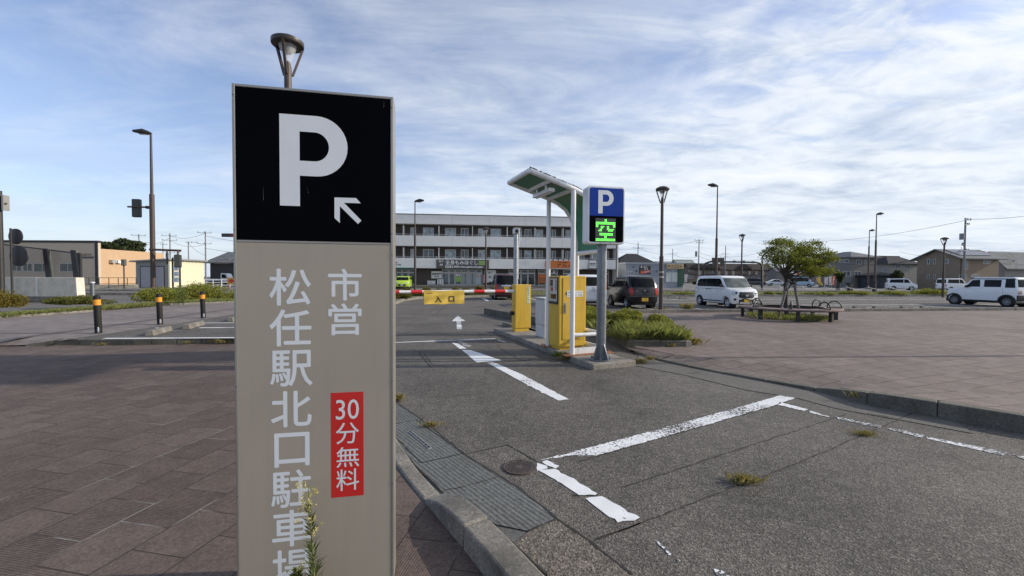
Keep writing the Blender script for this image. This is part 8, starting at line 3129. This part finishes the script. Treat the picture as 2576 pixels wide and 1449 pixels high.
for k_, (x, y, dy, wgt) in enumerate(tips):
    e = T(x, y, dy)
    st0 = fork.lerp(fork2, rnd.random()) if x < 1990 or y > 650 else fork2.lerp(T(1979, 668), rnd.random())
    low_ = y > 660 and x > 2000
    mid = st0.lerp(e, 0.5) + Vector((rnd.uniform(-.08, .08), rnd.uniform(-.08, .08), -0.12 if low_ else rnd.uniform(-0.10, 0.06)))
    mb = MB()
    q1 = st0.lerp(mid, 0.5) + Vector((0, 0, 0.02))
    mb.tube([st0, q1, mid, mid.lerp(e, 0.55), e], [0.034, 0.027, 0.019, 0.011, 0.005], 7)
    twigs = []
    for j in range(7):
        f = rnd.uniform(0.45, 1.0)
        b0 = mid.lerp(e, f)
        dr = Vector((rnd.gauss(0, 1), rnd.gauss(0, 1), rnd.gauss(0.35, 0.5))).normalized() * rnd.uniform(0.12, 0.32)
        mb.tube([b0, b0 + dr * 0.6 + Vector((0, 0, 0.02)), b0 + dr], [0.007, 0.005, 0.002], 4)
        twigs.append(b0 + dr)
    mb.build('limb', M_BARK, tree, smooth=60)
    for tp in twigs + [e]:
        m_ = int(95 * wgt)
        P = seeds.normal(size=(m_, 3)) * np.array([0.12, 0.12, 0.045]) + np.array(tp)
        Cs.append(P)
# upright wisps on top
for (x, y) in ((1962, 602), (1985, 604), (2056, 604), (2062, 612), (2092, 634), (1924, 630), (2082, 626), (2020, 612)):
    e = T(x, y)
    b0 = T(x + rnd.uniform(-6, 10), y + 26)
    mb = MB()
    mb.tube([b0, b0.lerp(e, 0.6) + Vector((0.03, 0, 0)), e], [0.008, 0.006, 0.003], 5)
    mb.build('limb', M_BARK, tree)
    for f in (0.5, 0.75, 1.0):
        Cs.append(seeds.normal(size=(34, 3)) * np.array([0.085, 0.085, 0.028]) + np.array(b0.lerp(e, f)))
quads_mesh('crown', leaf_quads(np.concatenate(Cs), 0.034, seeds, aspect=0.45), L_TREE, tree)

for k_, (a_, lab) in enumerate((((1984, 703, 1966, 771), 'left leaning wooden stake propping the plaza tree'), ((1997, 707, 2011, 788), 'right leaning wooden stake propping the plaza tree'), ((1992, 712, 1980, 730), 'short dark brace between the tree stakes'))):
    A_, B_ = T(a_[0], a_[1], -0.12 if k_ < 2 else 0.1), T(a_[2], a_[3], -0.5 if k_ == 0 else -0.35)
    if k_ < 2:
        B_ = A_ + (B_ - A_) * ((A_.z + 0.03) / (A_.z - B_.z))
    s_ = thing('tree_stake', lab, 'stake', (tb.x, tb.y, PZ))
    mb = MB()
    mb.cyl(A_, B_, 0.042 if k_ < 2 else 0.03, n=10)
    mb.build('pole', M_STAKE if k_ < 2 else M_BARK, s_, smooth=50)
    mb = MB()
    mb.lathe([(0.047, -0.03), (0.05, -0.03), (0.05, 0.03), (0.047, 0.03)], 10, tuple(A_.lerp(B_, 0.06)))
    mb.build('tie', M_DKMETAL, s_)

# ---------------------------------------------------------------- flowering weeds before the big sign
def fleabane(label, px, ytop, off, seed, h_extra=0.0, nfl=420):
    rng = np.random.default_rng(seed)
    o = Vector((so.x, so.y, 0)) - Vector((-math.sin(SRZ), math.cos(SRZ), 0)) * off
    lx, lz = on_plane(px, ytop, o, SRZ)
    p = o + Vector((math.cos(SRZ), math.sin(SRZ), 0)) * lx
    lx2, _ = on_plane(px + 8, 1440, o, SRZ)
    t = thing('weed', label, 'weed', (p.x, p.y, 0.006), 0, 'flowering weeds at the big sign')
    H = lz
    bend = (lx2 - lx)
    f = lambda z: Vector((bend * (1 - z / H) * 1.4 + 0.006 * math.sin(z * 9), 0, z))
    mb = MB()
    mb.tube([f(H * i / 12) for i in range(13)], [0.006 - 0.0042 * i / 12 for i in range(13)], 7)
    mb.build('stem', pm('weed_stem', (0.13, 0.15, 0.045), 0.7), t, smooth=60)
    n = 150
    zz_ = rng.uniform(0.05, H * 0.86, n)
    L_ = []
    for z in zz_:
        a = rng.uniform(0, 2 * PI)
        ln = (0.075 - 0.045 * z / H) * rng.uniform(0.7, 1.2)
        d = Vector((math.cos(a), math.sin(a), rng.uniform(0.5, 1.1))).normalized()
        s = Vector((-math.sin(a), math.cos(a), 0)) * 0.0042
        b0 = f(z)
        L_.append([b0, b0 + d * ln * 0.5 + s, b0 + d * ln, b0 + d * ln * 0.5 - s])
    quads_mesh('leaves', np.array([[list(v) for v in q_] for q_ in L_]), L_WEED, t)
    C = []
    for i in range(30):
        z = H - rng.random() ** 1.3 * 0.24
        a = rng.uniform(0, 2 * PI)
        rr_ = rng.uniform(0.01, 0.030) + 0.028 * (rng.random() < 0.25)
        c0 = np.array(f(z)) + np.array([rr_ * math.cos(a), rr_ * math.sin(a), rr_ * 0.4])
        C.append(c0 + rng.normal(size=(nfl // 30, 3)) * 0.006)
    tag(quads_mesh('flowers', leaf_quads(np.concatenate(C), 0.0052, rng), L_FLOWER, t), kind='stuff')
    return t


fleabane('tall weed with pale yellow flower head before the lettering of the big sign', 779, 1222, 0.10, 3)
fleabane('lower flowering weed at the bottom edge before the big sign', 742, 1430, 0.08, 5, nfl=300)
